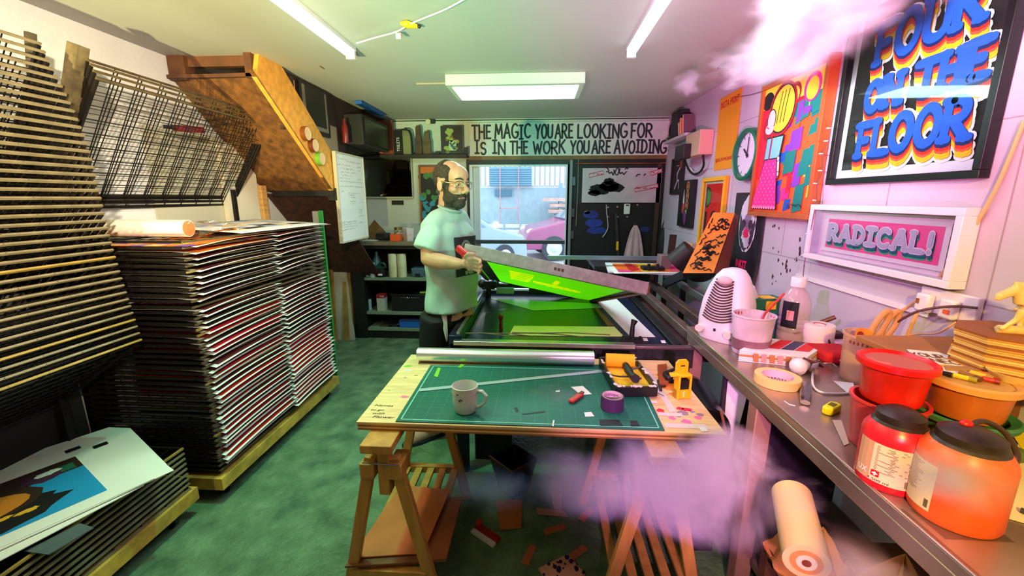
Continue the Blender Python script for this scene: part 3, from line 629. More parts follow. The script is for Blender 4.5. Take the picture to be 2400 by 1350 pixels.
# mirror
x0, x1, z0, z1 = qrect(846, 370, 967, 461, 4.87); W, H = x1 - x0, z1 - z0
t = T('mirror', 'rectangular mirror with thin pale frame hanging on the back wall', 'mirror', ((x0 + x1) / 2, YB - .03, z0))
g = MB(); g.bx(-W / 2, W / 2, -.004, .02, 0, H); g.obj('glass', mat('mirror_glass', (214, 220, 206), .03, 1.), t, local=True)
g = MB(); g.bx(-W / 2 - .01, W / 2 + .01, -.012, .02, -.016, 0); g.bx(-W / 2 - .01, W / 2 + .01, -.012, .02, H, H + .01); g.bx(-W / 2 - .012, -W / 2, -.012, .02, 0, H); g.bx(W / 2, W / 2 + .012, -.012, .02, 0, H); g.obj('frame', mat('mirror_frame', (170, 176, 150), .5), t, local=True)
x0, x1, z0, z1 = qrect(918, 470, 946, 480, 4.89); tag(box(x0, x1, YB - .014, YB - .002, z0, z1).obj('name_plate', BLACK), 'small black plate on the back wall under the mirror', 'plate')
# framed picture behind the man's head
x0, x1, z0, z1 = qrect(980, 387, 1052, 525, 4.86); W, H = x1 - x0, z1 - z0
t = T('framed_print', 'wood framed print of teal and black shapes behind the man', 'picture', ((x0 + x1) / 2, YB - .03, z0))
g = MB(); q = .022; g.bx(-W / 2, W / 2, -.01, .02, 0, q); g.bx(-W / 2, W / 2, -.01, .02, H - q, H); g.bx(-W / 2, -W / 2 + q, -.01, .02, q, H - q); g.bx(W / 2 - q, W / 2, -.01, .02, q, H - q); g.obj('frame', mat('frame_brown', (120, 74, 32), .5, var=.2), t, local=True)
g = MB(); g.rect(-W / 2 + q, W / 2 - q, q, H - q, 0, 0); g.rect(-W / 2 + q, W / 2 - q, H * .86, H - q, 1, 1); r = random.Random(21)
for i in range(70):
    zz = r.uniform(.08, .84); g.oval(r.uniform(-W * .42, W * .42), H * zz, r.uniform(.02, .06), r.uniform(.02, .05), 2 + i * .3, 2 if zz < .5 and r.random() < .6 else r.choice([0, 0, 3, 4]), n=8, rot=r.uniform(0, 90))
for i in range(4): g.line([(r.uniform(-W * .4, W * .4), H * r.uniform(.1, .5)) for _ in range(4)], .008, 14, 4)
g.obj('print', [mat('fp_' + n, c, .6) for n, c in (('black', (12, 18, 18)), ('orange', (206, 110, 36)), ('teal', (40, 140, 160)), ('green', (60, 124, 60)), ('ink', (8, 10, 14)))], t, local=True, smooth=0)
tag(box(-1.30, -1.05, YB - .014, YB - .002, 1.10, 1.30).obj('wall_sheet', PAPER), 'white sheet on the back wall under the framed teal print', 'sheet')
# whiteboard on the staircase side
t = T('whiteboard', 'tall narrow whiteboard with handwritten notes beside the staircase', 'whiteboard', (-1.70, 3.785, 1.19), 90); W, H = .54, .735
g = MB(); g.bx(-W / 2, W / 2, -.012, .012, 0, H); g.obj('board', mat('whiteboard_white', (232, 234, 228), .4), t, local=True)
g = MB(); g.bx(-W / 2 - .012, W / 2 + .012, -.018, .012, H, H + .014); g.bx(-W / 2 - .012, W / 2 + .012, -.018, .012, -.014, 0); g.bx(-W / 2 - .012, -W / 2, -.018, .012, 0, H); g.bx(W / 2, W / 2 + .012, -.018, .012, 0, H); g.obj('frame', mat('wb_frame', (190, 186, 160), .5), t, local=True)
g = MB(); g.M = Matrix.Translation((0, -.013, 0)); k = 0
for (xa, xb, z) in ((.04, .2, .95), (.2, .5, .93), (.02, .26, .88), (.4, .5, .88), (.05, .33, .84), (.42, .5, .84), (.05, .36, .80), (.07, .3, .765), (.03, .24, .73), (.4, .5, .73), (.05, .5, .695), (.05, .5, .64), (.05, .1, .58), (.18, .42, .56), (.2, .3, .535), (.2, .35, .51), (.2, .33, .46), (.4, .5, .45), (.22, .3, .435), (.36, .48, .36), (.37, .44, .335), (.38, .44, .31), (.38, .5, .28), (.02, .3, .22), (.02, .46, .195), (.02, .34, .165), (.02, .26, .135)):
    k += 1; scribble(g, -W / 2 + xa, -W / 2 + xb, z * H, .013, .0015, 1, 0, k)
g.obj('notes', mat('pen_grey', (96, 92, 80), .7), t, local=True, smooth=0)
# open cabinet under the mirror
t = T('cabinet', 'black open-fronted shelf cabinet below the mirror', 'cabinet', (-1.55, 4.65, 0)); CX0, CX1, CY = -2.06, -.95, 4.42
g = MB(); g.bx(CX0, -1.92, CY, YB - .01, 0, 1.06); g.bx(CX1 - .04, CX1, CY, YB - .01, 0, 1.06); g.bx(-1.92, CX1, YB - .03, YB - .01, 0, 1.06); g.bx(-1.92, CX1 - .04, CY + .02, YB - .03, 0, .09); g.bx(-1.92, CX1 - .04, CY, CY + .02, 1.02, 1.06)
g.obj('carcass', BLACK, t)
tag(box(-2.10, CX1 + .01, CY - .02, YB - .01, 1.06, 1.10).obj('worktop', mat('worktop_grey', (128, 120, 96), .35, var=.1)), 'grey worktop lying on the black open cabinet', 'worktop')
SHM = mat('shelf_green_grey', (120, 144, 116), .6)
for z in (.70, .31, .12): g = MB(); g.bx(-1.92, CX1 - .04, CY + .01, YB - .03, z - .03, z); g.obj('shelf', SHM, t)
def bottle(px, Y, z, h, r, col, label, neck=True, name='bottle', grp=None):
    X = at_y(px, 620, Y).x; g = MB(); g.lathe([(r * .95, 0), (r, .006), (r, h * .68), (r * .45, h * .82), (r * .4, h), (0, h)] if neck else [(r, 0), (r, h), (0, h)], (X, Y, z), 16); return tag(g.obj(name, mat('btl_%d_%d_%d' % col, col, .3)), label, 'bottle', grp)
bottle(861, 4.50, .701, .25, .035, (150, 190, 196), 'tall pale bottle at the left end of the top cabinet shelf'); bottle(872, 4.47, .701, .16, .028, (190, 220, 214), 'short white bottle on the top cabinet shelf', False); bottle(884, 4.58, .701, .27, .045, (70, 120, 130), 'teal spray bottle on the top cabinet shelf')
t = T('tape_gun', 'dark green looped tool resting on the top cabinet shelf', 'tool', (at_y(893, 620, 4.5).x, 4.5, .701)); g = MB(); g.lathe([(.05, 0), (.055, .01), (.05, .07), (.03, .09), (0, .09)], n=16); g.obj('base', BLACK, t, local=True)
g = MB(); g.tube([(-.05, 0, .1), (-.02, 0, .14), (.03, 0, .15), (.05, 0, .11), (.0, 0, .095), (-.05, 0, .1)], .014, 8); g.obj('loop', mat('dark_green', (24, 70, 60), .4), t, local=True); g = MB(); g.bx(-.02, .025, -.056, -.05, .02, .04); g.obj('label', PAPER, t, local=True)
for k, px in enumerate((921, 942)):
    t = T('film_roll', 'white wrapped roll standing on the cabinet shelf, ' + ('left' if k == 0 else 'right') + ' of two', 'roll', (at_y(px, 620, 4.5).x, 4.5, .701), group='white rolls on the cabinet shelf')
    g = MB(); g.lathe([(.046, 0), (.05, .01), (.05, .25), (.046, .258), (.02, .258), (.02, .2)], n=20); g.obj('roll', mat('film_white', (214, 216, 170), .3, var=.1, scale=12), t, local=True)
t = T('plastic_tub', 'clear blue-grey plastic tub on the top cabinet shelf', 'tub', (at_y(978, 630, 4.48).x, 4.48, .701)); g = MB()
g.slab([(-.06, 0, 0), (.06, 0, 0), (.075, 0, .1), (-.075, 0, .1)], (0, .12, 0)); g.obj('bin', mat('tub_blue', (84, 120, 130), .2, alpha=.75), t, local=True, bevel=.01); g = MB(); g.bx(-.03, .03, -.004, .02, .01, .04); g.obj('contents', BLACK, t, local=True)
t = T('carton', 'small white carton with red top on the middle cabinet shelf', 'carton', (at_y(893, 720, 4.46).x, 4.46, .311)); g = MB(); g.bx(-.045, .045, 0, .09, 0, .15); g.obj('box', mat('carton_white', (176, 186, 170), .7), t, local=True)
g = MB(); g.bx(-.046, .046, -.001, .091, .15, .19); g.obj('lid', mat('carton_red', (150, 20, 34), .6), t, local=True); g = MB(); g.M = Matrix.Translation((0, -.0016, 0)); text(g, 'FUZE', .02, .17, .014, 0); g.obj('lettering', PAPER, t, local=True, smooth=0)
t = T('crate', 'black storage crate with a row of pale marks on the middle shelf', 'crate', (at_y(955, 720, 4.47).x + .04, 4.47, .311)); g = MB(); g.bx(-.22, .22, 0, .3, 0, .2); g.bx(-.23, .23, -.008, .3, .18, .2); g.obj('box', mat('crate_black', (18, 12, 16), .5), t, local=True, bevel=.004)
g = MB(); g.M = Matrix.Translation((0, -.009, 0))
for i in range(9): g.oval(-.1 + i * .024, .16, .008 if i == 3 else .004, .007 if i == 3 else .003, 1, n=10)
g.obj('marks', mat('mark_white', (200, 206, 200), .6), t, local=True, smooth=0)
t = T('knife', 'green handled tool lying on the crate in the cabinet', 'tool', (at_y(990, 672, 4.5).x, 4.5, .513)); g = MB(); g.bar((-.03, 0, .01), (.08, 0, .018), .02, .02); g.obj('handle', mat('lime_handle', (130, 176, 50), .5), t, local=True); g = MB(); g.bar((-.09, 0, .004), (-.03, 0, .01), .012, .003); g.obj('blade', STEEL, t, local=True)
bottle(859, 4.52, .311, .12, .025, (150, 180, 190), 'small pale jar at the left of the middle cabinet shelf', False, 'jar')
t = T('storage_box', 'flat blue plastic box on the bottom cabinet shelf', 'box', (at_y(968, 752, 4.46).x, 4.46, .121)); g = MB(); g.bx(-.16, .18, 0, .25, 0, .085); g.obj('box', mat('box_blue', (24, 104, 196), .45), t, local=True, bevel=.004); g = MB(); g.bx(-.14, .10, -.01, .2, .086, .094); g.obj('lid', mat('box_lid', (60, 60, 110), .5), t, local=True)
for k in range(3): tag(box(-1.80 + .1 * k, -1.66 + .1 * k, 4.48, 4.62, .121, .135 + .01 * k).obj('notebook', mat('nb_%d' % k, ((60, 66, 40), (30, 34, 34), (90, 96, 110))[k], .6)), ('olive', 'black', 'grey')[k] + ' flat notebook lying on the bottom cabinet shelf', 'notebook', 'notebooks on the bottom shelf')
# on the worktop
WZ = 1.1005
def on_top(px, Y): return (at_y(px, 560, Y).x, Y, WZ)
t = T('cardboard', 'bent brown cardboard sheet leaning behind the worktop objects', 'cardboard', on_top(878, 4.8)); g = MB(); g.slab([(-.17, 0, 0), (.2, 0, 0), (.0, .03, .21)], (0, .006, 0)); g.obj('front_flap', mat('card_brown', (120, 92, 44), .8, var=.2), t, local=True); g = MB(); g.slab([(.0, .02, .20), (.2, 0, .0), (.16, .05, .0)], (0, .006, 0)); g.obj('side_flap', CARD, t, local=True)
t = T('yellow_cup', 'small yellow cup on the worktop beside the whiteboard', 'cup', on_top(858, 4.72)); g = MB(); g.lathe([(.022, 0), (.03, .06), (.027, .06), (.02, .008), (0, .008)], n=18); g.obj('cup', YEL, t, local=True)
tag(box(-1.93, -1.78, 4.47, 4.60, WZ, WZ + .004).obj('note_pad', PAPER), 'white papers lying on the worktop near the whiteboard', 'paper')
t = T('black_box', 'rounded black case on the worktop', 'case', on_top(893, 4.55)); g = MB(); g.bx(-.065, .075, 0, .12, 0, .07); g.obj('case', BLACK, t, local=True, bevel=.015); g = MB(); g.bx(-.06, .07, -.002, .12, .062, .075); g.obj('lid', DKGREY, t, local=True, bevel=.01)
t = T('jar', 'glass jar with brown metal lid behind the orange box', 'jar', on_top(935, 4.62)); g = MB(); g.lathe([(.045, 0), (.05, .01), (.05, .10), (.042, .115)], n=22); g.obj('glass', mat('jar_glass', (170, 166, 120), .15, alpha=.6), t, local=True); g = MB(); g.lathe([(.046, .115), (.046, .14), (0, .142)], n=22); g.obj('lid', mat('jar_lid', (130, 116, 60), .4, .6), t, local=True); g = MB(); g.lathe([(.0505, .03), (.0505, .08)], n=22); g.obj('label', PAPER, t, local=True)
t = T('orange_box', 'small bright orange box on the worktop', 'box', on_top(929, 4.5)); g = MB(); g.bx(-.055, .055, -.05, .05, 0, .075); g.obj('box', mat('orange_box', (240, 92, 30), .5), t, local=True, bevel=.004); g = MB(); g.bar((-.02, 0, .075), (.03, 0, .11), .01, .006); g.obj('tool', DKGREY, t, local=True)
t = T('clear_tub', 'translucent white plastic tub on the worktop beside the man', 'tub', on_top(958, 4.52)); g = MB(); g.lathe([(.05, 0), (.06, .14), (.056, .14), (.047, .006), (0, .006)], n=4); g.obj('tub', mat('milky', (236, 226, 224), .3, alpha=.6), t, local=True); g = MB(); g.bx(-.03, .03, -.03, .03, .06, .075); g.obj('contents', mat('tub_orange', (240, 130, 90), .5), t, local=True)
# boards leaning left of the cabinet
for k, (px0, px1, pt, Y, m, lb) in enumerate(((755, 772, 597, 4.36, mat('lean_ochre', (158, 118, 44), .7, var=.3), 'ochre timber plank leaning furthest left of the cabinet'), (770, 803, 598, 4.40, mat('lean_white', (176, 180, 158), .6, var=.08), 'whitish board leaning between two planks left of the cabinet'), (806, 815, 617, 4.40, mat('lean_ochre2', (140, 108, 40), .7, var=.3), 'narrow timber plank leaning right beside the cabinet'), (799, 807, 662, 4.37, mat('lean_ochre3', (150, 120, 48), .7, var=.3), 'short timber strip leaning in front of the whitish board'))):
    a, b = at_y(px0, pt, Y), at_y(px1, pt, Y); g = MB(); g.slab([(a.x - .02 * (k == 1), Y - .05, 0), (b.x + (.08 if k == 1 else .02), Y - .05, 0), (b.x, Y + .04, b.z), (a.x, Y + .04, a.z)], (0, .02, 0)); tag(g.obj('leaning_board', m), lb, 'board', 'boards leaning by the cabinet')
t = T('level', 'green spirit level standing behind the loaded rack', 'level', (at_y(745, 520, 3.3).x, 3.3, .001)); g = MB(); g.bx(.01, .04, 0, .02, 0, 1.46); g.obj('body', mat('level_green', (40, 150, 60), .5), t, local=True); g = MB(); g.bx(-.04, .008, 0, .02, 0, 1.455); g.obj('side', mat('level_grey', (150, 156, 140), .5), t, local=True)
tag(box(-2.31, -2.0, 3.9, 4.1, 1.44, 1.46).obj('corner_shelf', PINE), 'small wooden shelf under the stairs beside the pine post', 'shelf')
tag(box(-2.29, -2.12, 3.92, 4.08, 1.4605, 1.51).obj('shelf_box', mat('box_olive', (96, 96, 70), .7)), 'grey-green box on the small shelf under the stairs', 'box')
# things on the dark door
BX = (1366, 394, 1546, 475)
x0, x1, z0, z1 = qrect(*BX, YB - .02); W, H = x1 - x0, z1 - z0
t = T('spray_board', 'white board with red tape strips and black spray cloud on the dark door', 'board', ((x0 + x1) / 2, YB - .02, z0))
g = MB(); g.bx(-W / 2, W / 2, 0, .018, 0, H); g.obj('board', mat('spray_white', (206, 186, 196), .7, var=.08), t, local=True)
g = MB(); U = lambda px, py: (-W / 2 + (px - 1366) / 180 * W, H - (py - 394) / 81 * H); r = random.Random(6)
def blob(cx, cy, rx, ry, k, mi, w=.15, n=26):
    a, b = U(cx, cy); c, d_ = U(cx + rx, cy + ry); g.shp([(a + (c - a) * math.cos(2 * math.pi * i / n) * (1 + r.uniform(-w, w)), b + (d_ - b) * math.sin(2 * math.pi * i / n) * (1 + r.uniform(-w, w))) for i in range(n)], k, mi)
for q in ((1408, 444, 26, 12), (1430, 436, 22, 13), (1445, 440, 18, 10), (1395, 452, 14, 7), (1428, 425, 12, 8)): blob(*q, 1, 1)
for (a, b, c, d_) in ((1381, 412, 1414, 404), (1487, 446, 1540, 435), (1520, 408, 1546, 400)): g.line([U(a, b), U(c, d_)], .045, 2, 2, False); g.line([U(a + 1, b), U(c - 1, d_)], .030, 3, 0, False); scribble(g, U(a, b)[0] + .01, U(c, d_)[0] - .01, U(a, (b + d_) / 2)[1], .024, .007, 4, 2, a)
for (a, b, c) in ((1418, 1470, 398), (1420, 1468, 406), (1488, 1518, 411)): scribble(g, U(a, c)[0], U(b, c)[0], U(a, c)[1], .05, .012, 3, 1, b)
g.obj('marks', [mat('spray_white', (0, 0, 0)), mat('spray_black', (10, 8, 12), .8), mat('tape_red', (196, 40, 60), .6)], t, local=True, smooth=0)
g = MB(); x, z = at_y(1362, 500, YB - .005).x, 0
def dblob(pts, m, name, label):
    g = MB(); r = random.Random(9)
    for (px, py, rx, ry) in pts:
        c = at_y(px, py, YB - .003); g.slab([(c.x + rx * math.cos(2 * math.pi * i / 20) * (1 + r.uniform(-.1, .1)), c.y, c.z + ry * math.sin(2 * math.pi * i / 20) * (1 + r.uniform(-.1, .1))) for i in range(20)], (0, .0025, 0))
    tag(g.obj(name, m, smooth=0), label, 'paint mark')
dblob([(1385, 503, .09, .045), (1392, 523, .10, .05), (1398, 540, .12, .04)], mat('spray_blue', (30, 52, 150), .6, var=.3), 'spray_mark', 'blue sprayed smears on the dark door below the white board')
dblob([(1376, 498, .035, .02)], mat('spray_pale', (130, 136, 150), .6), 'spray_mark', 'pale grey smear at the top of the blue smears on the dark door')
dblob([(1510, 537, .06, .03)], mat('spray_blue2', (20, 40, 96), .6), 'spray_mark', 'faint blue smear on the right of the dark door')
t = T('hook_rail', 'row of small steel hooks on the dark door', 'hooks', at_y(1448, 508, YB - .01))
for px, py in ((1425, 486), (1447, 485), (1425, 508), (1448, 508), (1470, 508), (1494, 480)): c = at_y(px, py, YB - .012); g = MB(); g.cyl(c, c + Vector((0, .012, 0)), .010, n=10); g.obj('hook', ALU, t)
c = at_y(1470, 490, YB - .03); t = T('dispenser', 'small white bottle-shaped dispenser hanging on the dark door', 'dispenser', c); g = MB(); g.bx(-.035, .035, 0, .02, -.06, .06); g.obj('body', PAPER, t, local=True, bevel=.012); g = MB(); g.bx(-.018, .018, -.002, 0, .035, .048); g.obj('slot', BLACK, t, local=True)
P = [at_y(px, py, YB - .03) for px, py in ((1421, 480), (1422, 500), (1425, 530), (1420, 545), (1412, 556))]; tag(MB().tube(P, .006, 6).obj('dangling_rope', mat('cord_grey', (180, 180, 190), .5)), 'thin grey cord hanging on the dark door beside the blue smears', 'rope')
a, b = at_y(1443, 500, YB - .03), at_y(1450, 618, YB - .03); t = T('tool_strip', 'narrow black tool with yellow markings hanging on the dark door', 'tool', a); g = MB(); g.bar(a, b, .03, .02, up=(0, 1, 0)); g.obj('shaft', DKGREY, t)
g = MB(); p = a.lerp(b, .55); g.bar(p - Vector((0, .012, 0)), p - Vector((0, .012, .10)), .025, .006, up=(0, 1, 0)); g.obj('marking', YEL, t); g = MB(); p = a.lerp(b, .92); g.bar(p, b, .012, .025, up=(0, 1, 0)); g.obj('tip', ALU, t)
t = T('apron', 'pink-white cloth apron hanging on the dark door', 'apron', at_y(1488, 560, YB - .05)); g = MB(); r = random.Random(1)
def clothf(u, v):
    zt, zb = at_y(1488, 528, YB - .05).z, at_y(1488, 640, YB - .05).z; z = zt + (zb - zt) * v; w = .02 + .12 * v ** .6; x = at_y(1487, 560, YB - .05).x + w * (u * 2 - 1); return (x, YB - .06 + .02 * math.sin(u * 16) * v, z)
g.grid(clothf, 24, 8); q = g.obj('cloth', mat('apron_cloth', (206, 170, 176), .85, var=.15), t); so = q.modifiers.new('t', 'SOLIDIFY'); so.thickness = .004
g = MB(); p = at_y(1488, 526, YB - .05); g.tube([p + Vector((-.02, -.01, -.02)), p + Vector((0, -.01, .02)), p + Vector((.02, -.01, -.02))], .004, 6); g.obj('strap', mat('strap_brown', (96, 54, 44), .7), t)
P = [at_y(px, py, YB - .02) for px, py in ((1356, 372), (1354, 450), (1350, 530))]; tag(MB().tube(P, .004, 6).obj('pull_cord', mat('cord_pale', (150, 140, 120), .6)), 'thin pale pull cord hanging beside the door post', 'cord')
t = T('hanging_bag', 'dark bag hanging at the right end of the dark door', 'bag', at_y(1553, 560, YB - .1)); g = MB(); c = at_y(1553, 575, YB - .1); g.ball(c, (.06, .06, .20)); g.obj('bag', mat('bag_dark', (26, 20, 30), .7), t); g = MB(); g.tube([c + Vector((-.03, 0, .15)), c + Vector((0, .02, .28)), c + Vector((.03, 0, .15))], .008, 6); g.obj('handle', BLACK, t)
# parked cars outside
def car(name, label, loc, rz, col, L=3.9, flip=1):
    t = T(name, label, 'car', loc, rz); n = 1.5
    prof = [(0, .35), (.02, .62), (.12, .78), (.95, .98), (1.75, 1.42), (2.9, 1.44), (3.55, 1.0), (3.85, .92), (3.9, .4)]
    g = MB(); pts = prof + [(3.9, .28), (0, .28)]
    def ring(y, k): return [(p[0], y, .28 + (p[1] - .28) * k) for p in pts]
    ys = [(-.82, .93), (-.78, 1.), (.78, 1.), (.82, .93)]; V = []; F = []; m = len(pts)
    for y, k in ys: V += ring(y, k)
    for i in range(3):
        for j in range(m): j2 = (j + 1) % m; F.append((i * m + j, i * m + j2, i * m + m + j2, i * m + m + j))
    F += [tuple(range(m))[::-1], tuple(range(3 * m, 4 * m))]; g.add(V, F); g.obj('body', mat('car_' + name + str(col[0]), col, .25, coat=.5), t, local=True, bevel=.04)
    g = MB(); g.slab([(1.02, -.7, 1.03), (1.02, .7, 1.03), (1.72, .62, 1.405), (1.72, -.62, 1.405)], (-.02, 0, .03)); g.obj('windscreen', mat('car_glass', (110, 160, 184), .1), t, local=True)
    for s in (-1, 1): g = MB(); g.slab([(1.2, s * .825, 1.0), (1.8, s * .815, 1.36), (2.85, s * .815, 1.38), (3.3, s * .825, 1.02)], (0, s * .006, 0)); g.obj('side_window', mat('car_glass', (0, 0, 0)), t, local=True)
    for s in (-1, 1):
        for x in (.72, 3.15):
            g = MB(); g.cyl((x, s * .70, .31), (x, s * .85, .31), .31, n=28); wl = g.obj('wheel', mat('tyre', (70, 76, 90), .8), t, local=True)
            g = MB(); g.M = Matrix.Translation((x, s * .855, .31)) @ Matrix.Rotation(R(90), 4, 'X'); g.lathe([(.21, -.01), (.2, .012), (.16, 0), (.1, .0), (.08, .012), (0, .014)], n=22); g.obj('hub_cap', mat('hub', (220, 224, 230), .4, .3), wl, local=True)
    for s in (-1, 1): g = MB(); g.ball((.16, s * .62, .72), (.12, .14, .08)); g.obj('headlight', mat('lamp_glass', (250, 246, 240), .2), t, local=True)
    g = MB(); g.bx(-.03, .1, -.75, .75, .32, .5); g.obj('bumper', mat('car_bumper' + name + str(col[0]), tuple(int(c * .9) for c in col), .5), t, local=True, bevel=.03)
    return t
car('car', 'maroon car parked outside, its front wheel behind the lower pane', (-.46, 11.3, 0), 10, (176, 84, 140))
car('car', 'white car parked outside at the left of the glass door', (-.85, 9.7, 0), 228, (160, 184, 194))
# ================================================================== screen printing press
PZ = .80
t = press = T('printing_press', 'long black screen printing press bench with aluminium rails', 'printing press', (.17, 2.7, 0))
BED = mat('bed_black', (14, 26, 58), .34, 0., var=.3, scale=4, coat=.15)
g = MB(); g.bx(-.40, .70, 2.13, 3.3, PZ - .03, PZ); g.obj('vacuum_bed', BED, t, bevel=.004)
PF = mat('press_frame', (26, 26, 34), .45, .3, var=.3, scale=10)
g = MB(); g.bx(-.46, .80, 2.08, 2.13, PZ - .10, PZ + .005); g.obj('front_beam', mat('press_grime', (34, 36, 34), .6, var=.6, scale=30), t)
g = MB(); g.bx(-.44, .50, 2.055, 2.10, PZ + .004, PZ + .028); g.obj('front_rail', ALU, t, bevel=.003)
g = MB(); g.bx(.50, .80, 2.06, 2.10, PZ + .004, PZ + .02); g.obj('front_rail', mat('rail_dull', (130, 110, 116), .4, .8), t, bevel=.003)
g = MB(); g.bx(-.47, -.40, 2.08, 3.32, PZ - .03, PZ + .05); g.obj('side_rail', mat('rail_blue', (40, 52, 84), .3, .8, var=.3, scale=12), t, bevel=.004)
g = MB(); g.bx(-.43, -.415, 2.1, 3.3, PZ + .05, PZ + .062); g.obj('side_track', ALU, t)
for k, (xa, za, x2, z2, w, m) in enumerate(((.72, .80, .04, .05, .05, PF), (.80, .86, .0, .0, .05, mat('rail_brown', (120, 100, 92), .45, .6, var=.2, scale=9)), (.93, .88, .0, .0, .05, mat('rail_brown2', (104, 84, 78), .45, .6, var=.2, scale=9)), (1.09, .93, 0, 0, .03, ALU))):
    g = MB(); g.bx(xa, xa + w, 2.17, 3.35 + .1 * k, za - .05, za); g.obj('side_rail', m, t, bevel=.004)
g = MB(); g.bx(.74, .93, 2.17, 3.4, .70, .76); g.obj('side_panel', mat('press_panel', (78, 52, 48), .6, var=.3), t)
g = MB(); g.bx(-.42, .75, 3.28, 3.34, PZ - .03, PZ + .03); g.obj('back_beam', mat('back_beam', (70, 74, 64), .6, var=.3, scale=20), t)
for x in (-.42, .72):
    for y in (2.16, 3.24): g = MB(); g.bx(x - .03, x + .03, y - .03, y + .03, 0, PZ - .05); g.obj('leg', PF, t)
g = MB(); g.bx(-.42, .72, 2.3, 3.2, .28, .32); g.obj('lower_shelf', PF, t)
# rear traverse bar with its carriage, weight and rod
g = MB(); a, b = at_y(1284, 604, 3.62), at_y(1545, 606, 3.62); g.bx(a.x, b.x, 3.6, 3.65, a.z - .012, a.z + .018); g.obj('traverse_bar', mat('bar_blue_grey', (150, 176, 196), .35, .7), t)
g = MB(); a, b = at_y(1548, 598, 3.5), at_y(1570, 640, 3.5); g.bx(a.x, b.x, 3.48, 3.6, b.z, a.z); g.obj('carriage', mat('carriage_grey', (150, 126, 130), .5, .4), t, bevel=.004)
g = MB(); c = at_y(1530, 630, 3.45); g.bx(c.x - .09, c.x + .08, 3.4, 3.5, c.z - .02, c.z + .02); g.cyl(c + Vector((-.05, -.06, -.04)), c + Vector((-.05, -.06, .05)), .012); g.cyl(c + Vector((.02, -.06, -.10)), c + Vector((.02, -.06, .05)), .012); g.obj('linkage', PF, t)
a, b = at_y(1583, 618, 3.2), at_y(1622, 585, 3.15); g = MB(); g.tube([a, b], .085, 24); g.obj('counterweight', mat('weight_brown', (52, 42, 42), .5, .3), t, bevel=.004)
g = MB(); g.ball(at_y(1640, 625, 3.2), (.13, .12, .12)); g.obj('motor', BLACK, t)
a, b = at_y(1615, 596, 3.15), at_y(1692, 543, 3.05); g = MB(); g.tube([a, b], .011, 10); g.obj('lever_rod', mat('rod_brown', (70, 52, 50), .4, .6), t)
g = MB(); a, b = at_y(1560, 665, 3.3), at_y(1600, 640, 3.1); g.bar(at_y(1558, 665, 3.3), at_y(1605, 643, 3.0), .03, .06); g.obj('arm', PF, t)
g = MB(); c = at_y(1145, 668, 3.2); g.cyl(c, c + Vector((0, 0, -.17)), .02); g.ball(c + Vector((-.05, 0, .01)), .035); g.ball(c + Vector((.05, 0, .01)), .035); g.bx(c.x - .05, c.x + .05, c.y - .025, c.y + .025, c.z - .03, c.z + .03); g.obj('clamp', BLACK, t)
g = MB(); g.bx(-.40, .30, 3.2, 3.24, PZ + .07, PZ + .10); g.obj('hinge_bar', PF, t)
for k, (px0, px1) in enumerate(((1165, 1205), (1240, 1300))): a, b = at_y(px0, 678, 3.22), at_y(px1, 678, 3.22); g = MB(); g.bx(a.x, b.x, 3.17, 3.2, PZ + .03, PZ + .075); g.obj('hinge_plate', mat('hinge_white', (170, 190, 200), .4, .5) if k == 0 else PF, t)
def handle(px, py, Y, zb, m, nm, h):
    c = at_y(px, py, Y); g = MB(); g.tube([(c.x, Y, zb), (c.x, Y, c.z)], [.012, .009], 10); g.lathe([(0, -.02), (.012, -.012), (.015, 0), (.012, .014), (0, .02)], (c.x, Y, c.z + .01), 14); g.obj(nm, m, t)
handle(1174, 748, 2.35, PZ, mat('knob_red', (96, 14, 24), .3), 'red_knob', .1)
g = MB(); c = at_y(1481, 790, 2.14); g.bx(c.x - .05, c.x + .05, 2.12, 2.18, PZ, PZ + .03)
for k in (-.045, .0, .045): g.bx(c.x + k - .006, c.x + k + .006, 2.12, 2.15, PZ + .03, PZ + .045)
e = at_y(1487, 757, 2.16); g.tube([(c.x, 2.15, PZ + .02), (e.x - .01, 2.15, e.z - .01), (e.x, 2.16, e.z + .015)], [.015, .011, .018], 10); g.obj('adjuster', BLACK, t)
# papers and strips on the bed
def flat(name, pts, z, m, label, cat, th=.0015, group=None):
    P = [at_z(px, py, z) for px, py in pts]; return tag(MB().slab(P, (0, 0, th)).obj(name, m, smooth=0), label, cat, group)
flat('card_sheet', ((1400, 708), (1441, 697), (1536, 790), (1478, 790)), PZ + .0015, PAPER, 'white card sheet lying on the right side of the black press bed', 'card')
flat('card_strip', ((1205, 764), (1440, 766), (1462, 789), (1193, 786)), PZ + .0015, mat('yellow_green_card', (240, 246, 160), .7), 'yellow-green card strip lying along the front of the press bed', 'card')
flat('tape_edge', ((1150, 700), (1400, 712), (1412, 722), (1250, 728)), PZ + .001, mat('pale_film', (150, 180, 176), .3), 'pale film sheet lying at the back of the black press bed', 'film', .001)
flat('wood_edge', ((1392, 722), (1402, 722), (1440, 764), (1424, 764)), PZ + .0012, mat('brown_edge', (120, 94, 44), .7), 'brown paper strip between the black bed and the white card', 'paper', .001)
for k, (px, py) in enumerate(((1506, 793), (1548, 798))): flat('tape_piece', ((px, py), (px + 10, py), (px + 13, py + 6), (px + 3, py + 6)), PZ + .021, PAPER, 'small white tape piece on the press front rail, ' + ('left' if k == 0 else 'right') + ' of two', 'tape', .001, 'tape pieces on the press rail')
r = random.Random(3); g = MB()
for i in range(5): a = at_z(1080 + 40 * i, 783 + r.uniform(-4, 3), PZ + .03); b = at_z(1190 + 60 * i, 786 + r.uniform(-3, 5), PZ + .03); g.tube([a, a.lerp(b, .5) + Vector((0, 0, .008)), b], .003, 5)
